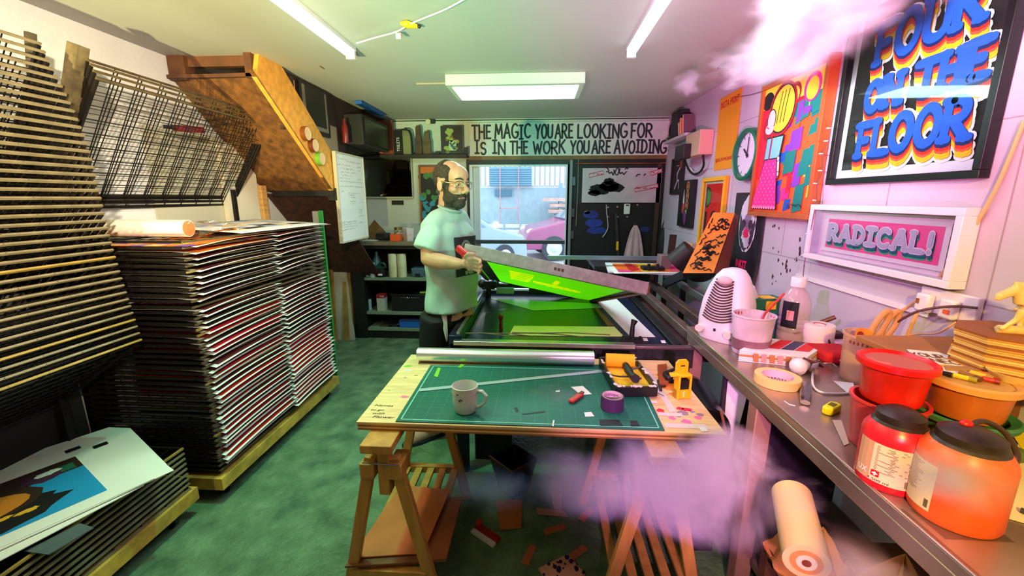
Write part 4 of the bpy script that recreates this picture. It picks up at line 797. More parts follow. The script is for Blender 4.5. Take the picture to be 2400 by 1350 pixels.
tag(g.obj('ink_strings', mat('string_olive', (120, 110, 70), .6), smooth=0), 'loose stringy offcuts lying along the front of the press', 'offcuts', kind='stuff')
flat('ink_sheet', ((1425, 640), (1418, 618), (1600, 622), (1605, 646)), .97, mat('edge_white', (224, 214, 226), .7), 'lower white-edged print of the colourful stack behind the press', 'print', .012, 'colourful prints behind the press')
z = .984; P = lambda px, py: tuple(at_z(px, py, z).xy)
g = MB()
def pp(pts, k, mi): g.mi = mi; g.add([(*P(x, y), z + .0012 * k) for x, y in pts], [tuple(range(len(pts)))])
pp(((1420, 617), (1604, 619), (1606, 640), (1440, 641)), 0, 0); pp(((1434, 618), (1600, 619), (1604, 637), (1450, 638)), 1, 1); pp(((1462, 618), (1478, 618), (1500, 632), (1480, 637), (1470, 628)), 2, 2); pp(((1490, 618), (1530, 619), (1545, 637), (1505, 637)), 2, 3); pp(((1560, 619), (1596, 619), (1600, 636), (1570, 636)), 2, 4); pp(((1445, 632), (1480, 634), (1480, 638), (1450, 638)), 3, 4)
tag(g.obj('ink_print', [PAPER] + [mat('ip_' + n, c, .6) for n, c in (('orange', (250, 110, 24)), ('red', (206, 28, 20)), ('yellow', (250, 190, 20)), ('pink', (246, 60, 130)))], smooth=0), 'orange, yellow and pink print on top of the stack behind the press', 'print', 'colourful prints behind the press')
tag(box(.50, 1.36, 3.72, 4.35, .93, .965).obj('side_table', mat('side_table', (40, 30, 34), .6)), 'dark table top behind the press carrying the colourful prints', 'table')
for o_, (x, y) in zip(range(4), ((.54, 3.76), (1.30, 3.76), (.54, 4.3), (1.30, 4.3))): pass
o = [q for q in COL.objects if q.name == 'side_table'][0]
for x, y in ((.54, 3.76), (1.30, 3.76), (.54, 4.3), (1.30, 4.3)): box(x - .02, x + .02, y - .02, y + .02, 0, .93).obj('leg', BLACK, o)
# ------------------------------------------------------------------ the screen held up over the press
A, D_, B, C_ = at_y(1088, 586, 2.15), at_y(1517, 677, 2.15), at_y(1143, 650, 3.2), at_y(1384, 703, 3.2)
t = T('printing_screen', 'aluminium framed printing screen with green mesh held tilted over the press', 'screen', A.lerp(C_, .5))
nrm = (D_ - A).cross(B - A).normalized()
if nrm.z < 0: nrm = -nrm
def edge(p, q, m, w, h, ins): g = MB(); g.bar(p, q, w, h, up=nrm); return g.obj('frame_bar', m, t, bevel=.002)
edge(A, D_, mat('screen_alu', (168, 154, 148), .45, .4, var=.14, scale=40), .03, .066, 0)
edge(A, B, mat('screen_bar_dark', (60, 46, 30), .6, .2, var=.4, scale=20), .03, .05, 0); edge(D_, C_, mat('screen_bar_tape', (150, 84, 60), .55, .1, var=.3, scale=12), .03, .045, 0); edge(B, C_, BLACK, .02, .03, 0)
def sp(u, v): a = A.lerp(D_, u); b = B.lerp(C_, u); return a.lerp(b, v)
def film_mat(name, col, tr=.6):
    m = mat(name, col, .4, var=.12, scale=5); nt = m.node_tree; b_ = nt.nodes['Principled BSDF']; tl = nt.nodes.new('ShaderNodeBsdfTranslucent'); tl.inputs[0].default_value = srgb(*col); mx = nt.nodes.new('ShaderNodeMixShader'); mx.inputs[0].default_value = tr
    nt.links.new(b_.outputs[0], mx.inputs[1]); nt.links.new(tl.outputs[0], mx.inputs[2]); nt.links.new(mx.outputs[0], nt.nodes['Material Output'].inputs[0]); return m
MESHG = film_mat('green_mesh', (110, 232, 10))
def sten(u, v):
    for i in range(6):
        if .22 < u < .40 - .004 * i and abs(v - (.30 + .07 * i) + (u - .3) * .1) < .022: return 1
    if .40 < u < .80 and abs(v - .56 - (u - .4) * .12) < .075 * (1 - abs(u - .55) * 1.6) and (int(u * 90) + int(v * 40)) % 5: return 1
    return 1 if .545 < u < .59 and .30 < v < .5 and abs(u - .545 - (v - .30) * .2) < .03 else 0
g = MB(); NU, NV = 100, 56; g.grid(lambda u, v: sp(.02 + .96 * u, .02 + .96 * v) - nrm * .012, NU, NV); g.m = [sten(i / NU, j / NV) for j in range(NV) for i in range(NU)]; g.obj('mesh', [MESHG, film_mat('stencil_yellow', (250, 250, 0))], t)
g = MB()
def q(u, v, k): return sp(u, v) - nrm * (.0135 + .001 * k)
for (a, b, c, d_) in ((.03, .11, .02, .97), ): g.add([q(a, c, 0), q(b, c, 0), q(b + .02, d_, 0), q(a, d_, 0)], [(0, 1, 2, 3)])
g.add([q(.11, .02, 0), q(.97, .02, 0), q(.97, .10, 0), q(.11, .10, 0)], [(0, 1, 2, 3)]); g.add([q(.93, .10, 0), q(.985, .10, 0), q(.985, .97, 0), q(.965, .97, 0)], [(0, 1, 2, 3)])
g.obj('mesh_tape', mat('mesh_tape_brown', (44, 62, 22), .5, var=.3), t, smooth=0)
g = MB()
for k in range(3): p0 = A.lerp(D_, .49 + .02 * k) - Vector((0, .0158, 0)); g.slab([p0 + Vector((0, 0, -.02)), p0 + Vector((.012, 0, -.02)), p0 + Vector((.016, 0, .01)), p0 + Vector((.002, 0, .012))], (0, -.0008, 0))
g.obj('marker_scrawl', mat('scrawl', (110, 60, 46), .7), t, smooth=0)
# ================================================================== the person
def fuse(mb, vox, it=3, fac=.5):
    me = bpy.data.meshes.new('fuse'); me.from_pydata(mb.v, [], mb.f); o = bpy.data.objects.new('fuse', me); COL.objects.link(o)
    m = o.modifiers.new('r', 'REMESH'); m.mode = 'VOXEL'; m.voxel_size = vox
    if it: s = o.modifiers.new('s', 'SMOOTH'); s.factor = fac; s.iterations = it
    me2 = bpy.data.meshes.new_from_object(o.evaluated_get(bpy.context.evaluated_depsgraph_get()))
    out_ = MB(); out_.v = [tuple(v.co) for v in me2.vertices]; out_.f = [tuple(p.vertices) for p in me2.polygons]; out_.m = [0] * len(out_.f)
    bpy.data.objects.remove(o); bpy.data.meshes.remove(me); bpy.data.meshes.remove(me2); return out_
HC = at_y(1060, 432, 2.42); fa = R(-36); fw = Vector((math.cos(fa), math.sin(fa), -.08)).normalized(); rt_ = fw.cross(Vector((0, 0, 1))).normalized(); up = rt_.cross(fw)
HM = Matrix.Translation(HC) @ Matrix((rt_, fw, up)).transposed().to_4x4() @ Matrix.Scale(1.05, 4)     # local: x his right, y forward, z up
hd = lambda *p: HM @ Vector(p)
ta = R(-30); tf = Vector((math.cos(ta), math.sin(ta), 0)); tr = tf.cross(Vector((0, 0, 1)))
TC = Vector((-.520, 2.43, 0)); tp = lambda x, y, z: TC + tr * x + tf * y + Vector((0, 0, z))        # torso frame
ELB, WRI, PALM = at_y(1004, 606, 2.24), at_y(1078, 619, 2.135), at_y(1096, 616, 2.115)
SHR, SHL = tp(.160, 0, 1.380), tp(-.145, -.02, 1.385); ELB2 = tp(-.17, -.03, 1.16); HND2 = A + Vector((.0, .12, -.06))
b = MB(); b.M = HM
b.ball((0, -.018, .04), (.076, .096, .082)); b.ball((0, .02, -.03), (.060, .066, .078)); b.ball((0, .054, -.094), (.032, .032, .027)); b.ball((0, .045, .045), (.062, .052, .056))
b.tube([(0, .086, .016), (0, .106, -.016), (0, .118, -.034)], [.009, .012, .0165], 10); b.ball((.013, .096, -.036), .011); b.ball((-.013, .096, -.036), .011)
b.tube([(-.044, .068, .026), (-.02, .086, .028), (0, .087, .024), (.02, .086, .028), (.044, .068, .026)], .011, 8)
for s in (-1, 1): b.ball((s * .042, .056, -.022), (.024, .026, .02)); b.ball((s * .078, -.012, -.008), (.011, .021, .033)); b.ball((s * .033, .070, .004), (.017, .014, .011)); b.ball((s * .044, .02, -.072), (.018, .036, .024))
b.tube([(-.024, .076, -.066), (0, .09, -.063), (.024, .076, -.066)], [.004, .008, .004], 8); b.tube([(-.02, .074, -.073), (0, .087, -.074), (.02, .074, -.073)], [.004, .008, .004], 8)
b.M = None
b.tube([hd(0, -.03, -.04), hd(0, -.035, -.11), tp(0, -.01, 1.45), tp(0, -.02, 1.36)], [.053, .053, .058, .066], 16)
b.tube([SHR, tp(.09, -.01, 1.40), tp(0, -.02, 1.40), tp(-.09, -.01, 1.40), SHL], [.05, .045, .05, .045, .05], 14)
for z0, z1, ra, rb in ((1.36, 1.2, .08, .09), (1.2, 1.0, .09, .085), (1.0, .86, .085, .10)): b.tube([tp(.06, 0, z0), tp(.05, 0, z1)], [ra, rb], 14); b.tube([tp(-.06, 0, z0), tp(-.05, 0, z1)], [ra, rb], 14)
b.tube([SHR, SHR.lerp(ELB, .5), ELB], [.052, .05, .042], 14); b.ball(ELB, .043); b.tube([ELB, ELB.lerp(WRI, .35) + Vector((0, 0, -.006)), WRI], [.044, .045, .029], 14, sy=1.0); b.tube([WRI, PALM], [.029, .033], 14, sy=.8)
b.tube([SHL, ELB2], [.05, .042], 12); b.tube([ELB2, HND2], [.042, .03], 12)
RF, LF = Vector((-.705, 2.47, .0)), Vector((-.58, 2.66, 0))
for hip, kn, ft in ((tp(.07, 0, .90), Vector((-.66, 2.40, .50)), RF), (tp(-.06, 0, .90), Vector((-.57, 2.56, .50)), LF)): b.tube([hip, kn, Vector((ft.x, ft.y, .08))], [.085, .058, .042], 14)
def hand_at(pl, ax_, out_, upv, s, curl):       # palm centre, finger direction, knuckle line, back-of-hand normal
    ax_, out_, upv = ax_.normalized(), out_.normalized(), upv.normalized()
    for i in range(4): b.ball(pl + out_ * (.027 - .018 * i) + ax_ * .012, (.019, .019, .019))
    for i, L in enumerate((.068, .078, .073, .058)):
        p = pl + out_ * (.031 - .0212 * i) + ax_ * .034; pts = [p]; a = curl * .4
        for seg in (.45, .32, .26): d = ax_ * math.cos(a) - upv * math.sin(a); p = p + d * L * seg; pts.append(p); a += curl
        b.tube(pts, [.0105, .0098, .009, .0078], 9); b.ball(pts[-1], .0078, 8, 6)
    p = pl + out_ * .034 - ax_ * .018; q_ = p + out_ * .020 + ax_ * .022 + upv * .004; r_ = q_ + ax_ * .028 - upv * .010 - out_ * .004; b.tube([p, q_, r_], [.014, .0115, .0095], 9); b.ball(r_, .0095, 8, 6)
hand_at(PALM, Vector((.86, -.12, -.10)), Vector((.08, -.30, .95)), Vector((-.25, -.9, -.3)), 1, -.62)
hand_at(HND2, Vector((.8, -.5, .2)), Vector((0, .3, 1)), Vector((.3, .9, 0)), 1, .6)
SKIN = mat('skin', (206, 150, 116), .5, var=.10, scale=14)
bodym = fuse(b, .0050, 3); person = tag(bodym.obj('person', SKIN, smooth=60), 'bearded person in pale t-shirt and glasses lifting the green screen', 'person')
# t-shirt
s = MB(); s.tube([tp(.164, 0, 1.385), tp(.09, -.005, 1.436), tp(0, -.0, 1.455), tp(-.09, -.005, 1.436), tp(-.150, -.015, 1.385)], [.060, .062, .070, .062, .058], 16)
for z0, z1, ra, rb in ((1.36, 1.2, .106, .114), (1.2, 1.02, .114, .118), (1.02, .905, .118, .128)):
    for x in (.055, 0, -.055): s.tube([tp(x, .005, z0), tp(x, .005, z1)], [ra, rb], 18)
SLE = SHR.lerp(ELB, .70) + Vector((-.012, -.0, 0)); s.tube([SHR + Vector((.02, .02, 0)), SHR.lerp(ELB, .35), SLE], [.068, .072, .078], 16); s.tube([SHL, SHL.lerp(ELB2, .65)], [.068, .074], 16)
sf = (s.ball(tp(.05, .015, 1.34), (.105, .098, .10)), s.ball(tp(-.05, .015, 1.34), (.105, .098, .10)), fuse(s, .011, 5))[2]
def folds(p):
    v = Vector(p); k = .006 * math.sin(24 * v.z + 16 * v.x + 3 * math.sin(9 * v.x)) * min(1, max(0, (1.3 - v.z) / .2)) + .004 * math.sin(40 * v.x - 25 * v.z); c = TC + Vector((0, 0, v.z)); d = (v - c); d.z = 0
    return tuple(v + d.normalized() * k)
sf.v = [folds(p) for p in sf.v]
SHIRT = mat('shirt', (168, 196, 186), .85, var=.05, scale=5, bump=.25, bscale=14)
sho = sf.obj('t_shirt', SHIRT, person, smooth=70)
from mathutils.bvhtree import BVHTree
bvh = BVHTree.FromPolygons([Vector(v) for v in sf.v], sf.f)
def drape(u, w, off=.004):         # print space: u -1..1 across chest, w 0..1 up
    x = .012 - .115 * u * .9; o = tp(x - .03, .6, 1.12 + .225 * w); h, n, i, dist = bvh.ray_cast(o, -tf)
    return (h + tf * off) if h else tp(x, .15, 1.12 + .225 * w)
g = MB(); g.grid(lambda u, v: drape(u * 2 - 1, v), 16, 20); g.obj('shirt_print', mat('shirt_print_black', (34, 40, 42), .8), person)
g = MB()
def patch(fn, mi, off, n=18, k=5): g.mi = mi; g.grid(lambda u, v: drape(*fn(u * 2 * math.pi, v), off), n, k)
patch(lambda a, r_: (-.15 + .5 * r_ * math.cos(a), .56 + .36 * r_ * math.sin(a)), 0, .0055); patch(lambda a, r_: (-.12 + .38 * r_ * math.cos(a), .56 + .30 * r_ * math.sin(a)), 1, .007); patch(lambda a, r_: (-.05 + .26 * r_ * math.cos(a), .72 + .13 * r_ * math.sin(a)), 0, .0085); patch(lambda a, r_: (0 + .18 * r_ * math.cos(a), .47 + .09 * r_ * math.sin(a)), 2, .0085); patch(lambda a, r_: (.1 + .12 * r_ * math.cos(a), .36 + .045 * r_ * math.sin(a)), 3, .0095)
def tfn(x, z): return drape(-.3 + x, .07 + z, .007)
g.mi = 4; text(g, 'INK', .1, 0, .09, 0, 4, bold=.02, width=.7, fn=lambda x, z: drape(x, .07 + z, .007))
g.obj('print_figure', [mat('sp_' + n, c, .8) for n, c in (('grey', (120, 136, 130)), ('dark', (58, 70, 68)), ('black', (24, 30, 30)), ('red', (120, 40, 40)), ('white', (220, 228, 220)))], person, smooth=0)
g = MB(); g.lathe([(.066, -.008), (.076, 0), (.066, .008)], n=24); M_ = Matrix.Translation(tp(0, .010, 1.502)) @ Matrix((tr, tf, Vector((0, 0, 1)))).transposed().to_4x4() @ Matrix.Rotation(R(-16), 4, 'X'); g.v = [tuple(M_ @ Vector(p)) for p in g.v]; g.obj('collar', mat('collar', (150, 178, 168), .85), person)
# trousers with pale side stripe, shoes
s = MB(); LO = Vector((-.035, -.01, 0)); s.tube([tp(.045, 0, .94), tp(.05, 0, .84) + LO], [.10, .112], 16); s.tube([tp(-.045, 0, .94), tp(-.05, 0, .84) + LO], [.10, .112], 16)
for hip, kn, ft in ((tp(.07, 0, .88) + LO, Vector((-.66, 2.40, .50)), RF), (tp(-.06, 0, .88) + LO, Vector((-.57, 2.56, .50)), LF)): s.tube([hip, kn, Vector((ft.x, ft.y, .10))], [.108, .078, .068], 16)
fuse(s, .012, 3).obj('trousers', mat('trousers_black', (14, 15, 18), .8), person, smooth=60)
g = MB(); n_ = 10
def strp(u, v): a = at_y(1037, 722, 2.29).lerp(at_y(1048, 800, 2.27), u); w = .018 * (1 - u) ** .7 + .004; return a + Vector((w * (v * 2 - 1), -.012 + .012 * abs(v * 2 - 1), 0))
g.grid(strp, 8, 4); g.obj('side_stripe', mat('stripe_white', (214, 216, 204), .8), person)
for ft, yaw, nm in ((RF, -140, 'shoe'), (LF, -60, 'shoe')):
    Ms = Matrix.Translation((ft.x, ft.y, 0)) @ Matrix.Rotation(R(yaw), 4, 'Z'); s = MB(); s.M = Ms; s.tube([(-.07, 0, .05), (.02, 0, .055), (.12, 0, .04), (.16, 0, .036)], [.042, .046, .042, .03], 14); s.tube([(-.03, 0, .05), (-.035, 0, .11)], [.045, .05], 14)
    so = fuse(s, .008, 3).obj('shoe', mat('shoe_pink', (206, 150, 136), .7), person)
    g = MB(); g.M = Ms; g.prism([(-.11, -.035), (.08, -.046), (.17, -.03), (.195, 0), (.17, .03), (.08, .046), (-.11, .035)], 0, .025); g.obj('sole', mat('sole_navy', (26, 32, 60), .6), so, bevel=.006)
    g = MB(); g.M = Ms
    for k in range(3): g.tube([(.03 + .03 * k, -.03, .085 - .012 * k), (.035 + .03 * k, 0, .1 - .012 * k), (.03 + .03 * k, .03, .085 - .012 * k)], .006, 6)
    g.obj('laces', mat('laces_red', (200, 60, 50), .7), so)
# hair, beard, brows, eyes, glasses
HAIR = mat('hair', (58, 46, 32), .75, var=.4, scale=70, bump=.6, bscale=120)
def grown(name, mask, th, seed, m=HAIR):                 # hair that follows the skin, thinning out to nothing at its edge
    Hi = HM.inverted(); r = random.Random(seed); me = person.data; L = [Hi @ Vector(v) for v in bodym.v]; mk = [mask(*p) if abs(p.x) < .13 and abs(p.y) < .16 and abs(p.z) < .18 else -1 for p in L]
    N = [None] * len(L); bm_ = bpy.data.meshes.new('n'); bm_.from_pydata(bodym.v, [], bodym.f); nv = [v.normal.copy() for v in bm_.vertices]; bpy.data.meshes.remove(bm_)
    F = [f for f in bodym.f if max(mk[k] for k in f) > 0]; used = sorted({k for f in F for k in f}); ix = {k: q for q, k in enumerate(used)}; s = MB()
    s.add([Vector(bodym.v[k]) + nv[k] * (th * min(1, max(0, mk[k]) / .012) * r.uniform(.75, 1.1) + (.0006 if mk[k] > 0 else -.002)) for k in used], [tuple(ix[k] for k in f) for f in F]); return s.obj(name, m, person, smooth=80)
def beard_mask(x, y, z):
    x = abs(x); zu = -.048 + .62 * max(0, .062 - y) - .25 * max(0, .03 - x) * (y > .06) * 0
    v = min(.070 - x if y < .03 else 1, zu - z, y + .012, z + .145 + .35 * max(0, .05 - y) * -1)
    if x < .024 and y > .065: v = min(v, abs(z + .0655) - .005)
    return v
def hair_mask(x, y, z):
    x = abs(x)
    if x > .066 and abs(y + .012) < .032 and -.055 < z < .034: return -1
    side = min(.036 - y, z + .03 + .25 * y, x - .048 + .3 * max(0, -y), .10 - z + 1.2 * max(0, -y - .02)); back = min(-.045 - y, z + .06); top = min(-.03 - y, z - .06)
    return max(side, back, top)
grown('hair', hair_mask, .011, 1); grown('beard', beard_mask, .0075, 2)
g = MB(); g.M = HM; g.tube([(-.030, .078, -.064), (-.014, .093, -.052), (0, .096, -.050), (.014, .093, -.052), (.030, .078, -.064)], [.004, .0075, .0065, .0075, .004], 8)
for s_ in (-1, 1): g.tube([(s_ * .012, .096, .028), (s_ * .03, .092, .035), (s_ * .050, .074, .029)], [.0035, .0055, .003], 8)
g.obj('facial_hair', HAIR, person)
g = MB(); g.M = HM; g.tube([(-.020, .082, -.0665), (0, .0945, -.066), (.020, .082, -.0665)], [.003, .0055, .003], 8); g.obj('mouth', mat('lips', (160, 98, 84), .5), person)
for s_ in (-1, 1): g = MB(); g.M = HM; g.ball((s_ * .033, .0765, .003), (.0125, .009, .0042), 14, 8); g.obj('eye', mat('eye_white', (210, 206, 196), .2), person); g = MB(); g.M = HM; g.ball((s_ * .033, .0758, .0085), (.0150, .0108, .0058), 14, 8); g.obj('eyelid', SKIN, person); g = MB(); g.M = HM; g.ball((s_ * .033 + .001, .0845, .0015), (.005, .003, .0038), 12, 6); g.obj('iris', mat('iris', (24, 16, 12), .2), person)
gl = MB(); gl.M = HM
for s_ in (-1, 1):
    gl.tube([(s_ * .036 + .026 * math.copysign(abs(math.cos(R(a))) ** .6, math.cos(R(a))), .100 - .006 * abs(math.cos(R(a)) + s_), .0 + .0185 * math.copysign(abs(math.sin(R(a))) ** .7, math.sin(R(a)))) for a in range(0, 375, 15)], .0017, 6, caps=False)
    gl.tube([(s_ * .063, .089, .008), (s_ * .078, .05, .010), (s_ * .082, -.01, .012), (s_ * .080, -.03, .0)], .0018, 6)
gl.tube([(-.011, .099, .006), (0, .102, .008), (.011, .099, .006)], .0018, 6); gl.obj('glasses', mat('gold_wire', (168, 150, 96), .3, .9), person)
g = MB(); p = at_y(1083, 590, 2.10); g.bar(p + Vector((-.03, .03, .018)), p + Vector((.02, .0, -.018)), .022, .035); tag(g.obj('red_grip', mat('grip_red', (220, 40, 36), .5), bevel=.006), 'red rubber grip at the raised left corner of the screen', 'grip')
# ================================================================== work table on two trestles
TZ_ = .77
t = T('worktop', 'plywood worktop on two trestles with paint stains and pen writing', 'table top', (0, 1.67, TZ_ - .032))
g = MB(); g.bx(-.648, .650, 1.335, 2.0, TZ_ - .006, TZ_); ply = g.obj('top_ply', PLY, t, smooth=0)
g = MB()
for k in range(4): g.mi = k % 2; g.bx(-.646, .648, 1.337, 1.998, TZ_ - .032 + k * .0065, TZ_ - .0255 + k * .0065)
g.obj('ply_layers', [mat('ply_dark', (150, 96, 44), .7), mat('ply_pale', (222, 176, 110), .7)], t)
g = MB(); r = random.Random(5); zt = TZ_ + .0006
def spl(x, y, rx, ry, mi, n=14, k=0):
    g.mi = mi; a0 = r.uniform(0, 6); g.add([(x + rx * math.cos(a0 + 2 * math.pi * i / n) * r.uniform(.7, 1.2), y + ry * math.sin(a0 + 2 * math.pi * i / n) * r.uniform(.7, 1.2), zt + .0002 * k) for i in range(n)], [tuple(range(n))])
for px, py, mi, s_ in ((1548, 962, 0, .016), (1594, 958, 0, .014), (1610, 960, 0, .018), (1575, 980, 2, .014), (1608, 988, 2, .018), (1636, 979, 2, .014), (1600, 968, 3, .02), (1622, 965, 3, .012), (1590, 975, 3, .012), (1640, 972, 3, .014), (1570, 905, 4, .045), (1555, 880, 4, .03), (1585, 925, 4, .03), (1530, 905, 4, .02)): p = at_z(px, py, TZ_); spl(p.x, p.y, s_, s_ * .9, mi)
for px, py, mi, s_ in ((948, 930, 2, .018), (956, 858, 5, .022), (957, 868, 6, .022), (950, 885, 3, .008), (912, 915, 5, .006), (975, 880, 7, .010)): p = at_z(px, py, TZ_); spl(p.x, p.y, s_, s_ * .5, mi)
pm_ = g.obj('paint_marks', [mat('pm_' + n, c, .6) for n, c in (('red', (226, 24, 70)), ('x', (0, 0, 0)), ('pink', (250, 110, 170)), ('grey', (150, 130, 150)), ('amber', (226, 130, 40)), ('green', (96, 190, 50)), ('pale', (226, 230, 216)), ('olive', (150, 130, 60)))], t, smooth=0)
g = MB(); P0 = at_z(868, 952, TZ_)
for k, (ln, w) in enumerate((('Names', .075), ('to go', .05), ('with', .045), ('Flower', .085))):
    c = at_z((900, 885, 888, 900)[k], (951, 961, 969, 978)[k], TZ_); V, F = glyphs(ln, .0, .3); xs = [v[0] for v in V]; sx = w / (max(xs) - min(xs)); cx = (min(xs) + max(xs)) / 2
    g.add([(c.x + (v[0] - cx) * sx, c.y + v[1] * sx * .75, TZ_ + .0009) for v in V], F)
pw_ = g.obj('pen_writing', mat('pen_black', (18, 18, 16), .7), t, smooth=0)
g = MB()
for pts in (((1507, 866), (1521, 866), (1586, 964), (1570, 966)), ((1540, 966), (1598, 968), (1600, 976), (1545, 974)), ((1554, 992), (1650, 994), (1668, 1006), (1562, 1002))): g.add([tuple(at_z(px, py, TZ_ + .0012)) for px, py in pts], [(0, 1, 2, 3)])
mt_ = g.obj('masking_tape', mat('old_tape', (224, 206, 204), .6), t, smooth=0); absorb(ply, pm_, pw_, mt_)
# cutting mat
MZ = TZ_ + .0015; cx0, cx1, cy0, cy1 = -.506, .444, 1.342, 1.86
t = T('cutting_mat', 'large green cutting mat with grid lines on the plywood worktop', 'cutting mat', (0, 1.6, MZ)); MATG = mat('mat_green', (14, 98, 82), .55, var=.12, scale=3)
g = MB(); g.slab([(cx0, cy0, MZ), (cx1, cy0, MZ), (cx1 + .02, cy1 + .07, MZ), (cx0 - .005, cy1, MZ)], (0, 0, .003)); cm_ = g.obj('mat', MATG, t, smooth=0)
g = MB(); z = MZ + .0034
for k in range(1, 19): x = cx0 + (cx1 - cx0) * k / 19; w = .0006; g.add([(x - w, cy0 + .02, z), (x + w, cy0 + .02, z), (x + w, cy1 - .01, z), (x - w, cy1 - .01, z)], [(0, 1, 2, 3)])
for k in range(1, 11): y = cy0 + .02 + (cy1 - cy0 - .03) * k / 11; w = .0006; g.add([(cx0 + .02, y - w, z), (cx1 - .02, y - w, z), (cx1 - .02, y + w, z), (cx0 + .02, y + w, z)], [(0, 1, 2, 3)])
g.obj('grid_lines', mat('grid_pale', (60, 150, 120), .6), t, smooth=0)
g = MB(); w = .0022
for a, b in (((cx0 + .016, cy0 + .014), (cx1 - .016, cy0 + .014)), ((cx0 + .016, cy1 - .01), (cx1, cy1 - .01)), ((cx0 + .016, cy0 + .014), (cx0 + .012, cy1 - .01)), ((cx1 - .016, cy0 + .014), (cx1 - .002, cy1 + .05))): g.bar((a[0], a[1], z), (b[0], b[1], z), w * 2, .0006)
g.obj('border_line', mat('border_pale', (130, 206, 186), .6), t, smooth=0)
g = MB(); z = MZ + .0038
for pts in (((1405, 983), (1450, 984), (1461, 999), (1406, 998)), ((1476, 985), (1493, 986), (1501, 1000), (1479, 1000))): g.add([tuple(at_z(px, py, z)) for px, py in pts], [(0, 1, 2, 3)])
for pts in (((1205, 955), (1212, 954), (1216, 965), (1209, 966)), ((1222, 970), (1275, 963), (1279, 966), (1225, 972))): g.add([tuple(at_z(px, py, z)) for px, py in pts], [(0, 1, 2, 3)])
absorb(cm_, g.obj('dark_marks', mat('mat_dark', (20, 18, 30), .6), t, smooth=0))
ZM = MZ + .0042
t = T('foil_roll', 'shiny silver roll of film along the back of the cutting mat', 'roll', (-.16, 1.92, MZ)); a, b = at_z(975, 838, .808), at_z(1391, 840, .808); yy = 1.905; R0 = .034
g = MB(); g.tube([(a.x, yy, ZM + R0), (b.x, yy + .005, ZM + R0)], R0, 28); g.obj('roll', mat('foil', (236, 238, 242), .30, .85, var=.05, scale=30, stretch=(1, 20, 20)), t)
for x, s_ in ((a.x, -1), (b.x, 1)): g = MB(); g.tube([(x, yy + .002, ZM + R0), (x + s_ * .002, yy + .002, ZM + R0)], R0 * .8, 20); g.obj('roll_core', mat('core_grey', (120, 130, 130), .6), t)
# mug
c = at_z(1091, 962, ZM); t = T('mug', 'white stoneware mug with beaded rim on the cutting mat', 'mug', (c.x, c.y, ZM)); CER = mat('ceramic', (214, 214, 206), .3, var=.05, scale=20)
g = MB(); g.lathe([(.0, .0), (.036, 0), (.041, .006), (.047, .05), (.048, .095), (.049, .103), (.0465, .104), (.044, .095), (.042, .05), (.034, .012), (0, .010)], n=36); m_ = g.obj('cup', CER, t, local=True)
g = MB(); g.tube([(.044, -.004, .082), (.066, -.012, .086), (.082, -.016, .07), (.078, -.016, .045), (.06, -.01, .026), (.043, -.004, .018)], [.008, .0075, .007, .0068, .007, .0075], 12, sy=.8); g.obj('handle', CER, t, local=True)
g = MB()
for k in range(40): an = 2 * math.pi * k / 40; g.ball((.0478 * math.cos(an), .0478 * math.sin(an), .078), .0022, 6, 4)
g.obj('beading', mat('bead', (190, 188, 180), .4), t, local=True)
g = MB()
for k, (an, z) in enumerate(((-112, .083), (-118, .084), (-108, .062), (-100, .066), (-104, .058), (-95, .063))): g.ball((.0468 * math.cos(R(an)), .0468 * math.sin(R(an)), z), (.004, .0015, .0025), 8, 5)
g.obj('ink_smudge', BLACK, t, local=True)
# steel ruler
t = T('ruler', 'long steel ruler lying diagonally on the cutting mat', 'ruler', at_z(1200, 890, ZM)); a, b = at_z(983, 915, ZM), at_z(1432, 868, ZM)
g = MB(); g.bar(a + Vector((0, 0, .001)), b + Vector((0, 0, .001)), .026, .0015); g.obj('blade', mat('ruler_steel', (176, 196, 204), .45, .3), t)
g = MB(); dv = (b - a)
for k in range(1, 60): p = a + dv * (k / 60) + Vector((-.001, .009, .002)); g.bar(p, p + Vector((.0008, .006 if k % 5 else .0, 0)) - Vector((0, .002, 0)), .0006, .0003)
g.obj('ticks', DKGREY, t, smooth=0)
# paint tray with roller
c = at_z(1467, 878, .80); t = T('paint_tray', 'black paint tray holding yellow paint on the mat corner', 'paint tray', (c.x, c.y, ZM), 4); W, D2 = .082, .16
g = MB(); h = .045
def wall(p): g.slab(p, (0, 0, h))
V = [(-W, -D2), (W, -D2), (W, D2), (-W, D2)]
for i in range(4): a, b = V[i], V[(i + 1) % 4]; g.bar((*a, h * .5), (*b, h * .5), .008, h)
g.bx(-W, W, -D2, D2, 0, .006); g.obj('tub', mat('tray_black', (18, 16, 20), .4), t, local=True, bevel=.003)
g = MB(); g.slab([(-W + .005, -D2 + .005, .010), (W - .005, -D2 + .005, .010), (W - .005, D2 - .01, .016), (-W + .005, D2 - .01, .016)], (0, 0, .004)); g.obj('paint', mat('yellow_paint', (250, 214, 60), .25), t, local=True)
g = MB(); r = random.Random(7)
for i in range(40):
    s_ = r.choice([0, 1, 2, 3]); u_ = r.uniform(-1, 1)
    p = [(u_ * W, -D2), (W, u_ * D2), (u_ * W, D2), (-W, u_ * D2)][s_]; g.ball((p[0], p[1], h + .001), (r.uniform(.004, .012), r.uniform(.005, .014), .003), 8, 5)
g.obj('rim_splashes', mat('splash_white', (220, 208, 200), .6), t, local=True)
t = T('paint_roller', 'yellow foam paint roller with black handle lying in the tray', 'roller', (c.x, c.y, ZM + .02), 4)
g = MB(); g.tube([(-.066, .105, .032), (.06, .085, .034)], .03, 20); g.obj('sleeve', mat('foam_yellow', (252, 192, 24), .8), t, local=True)
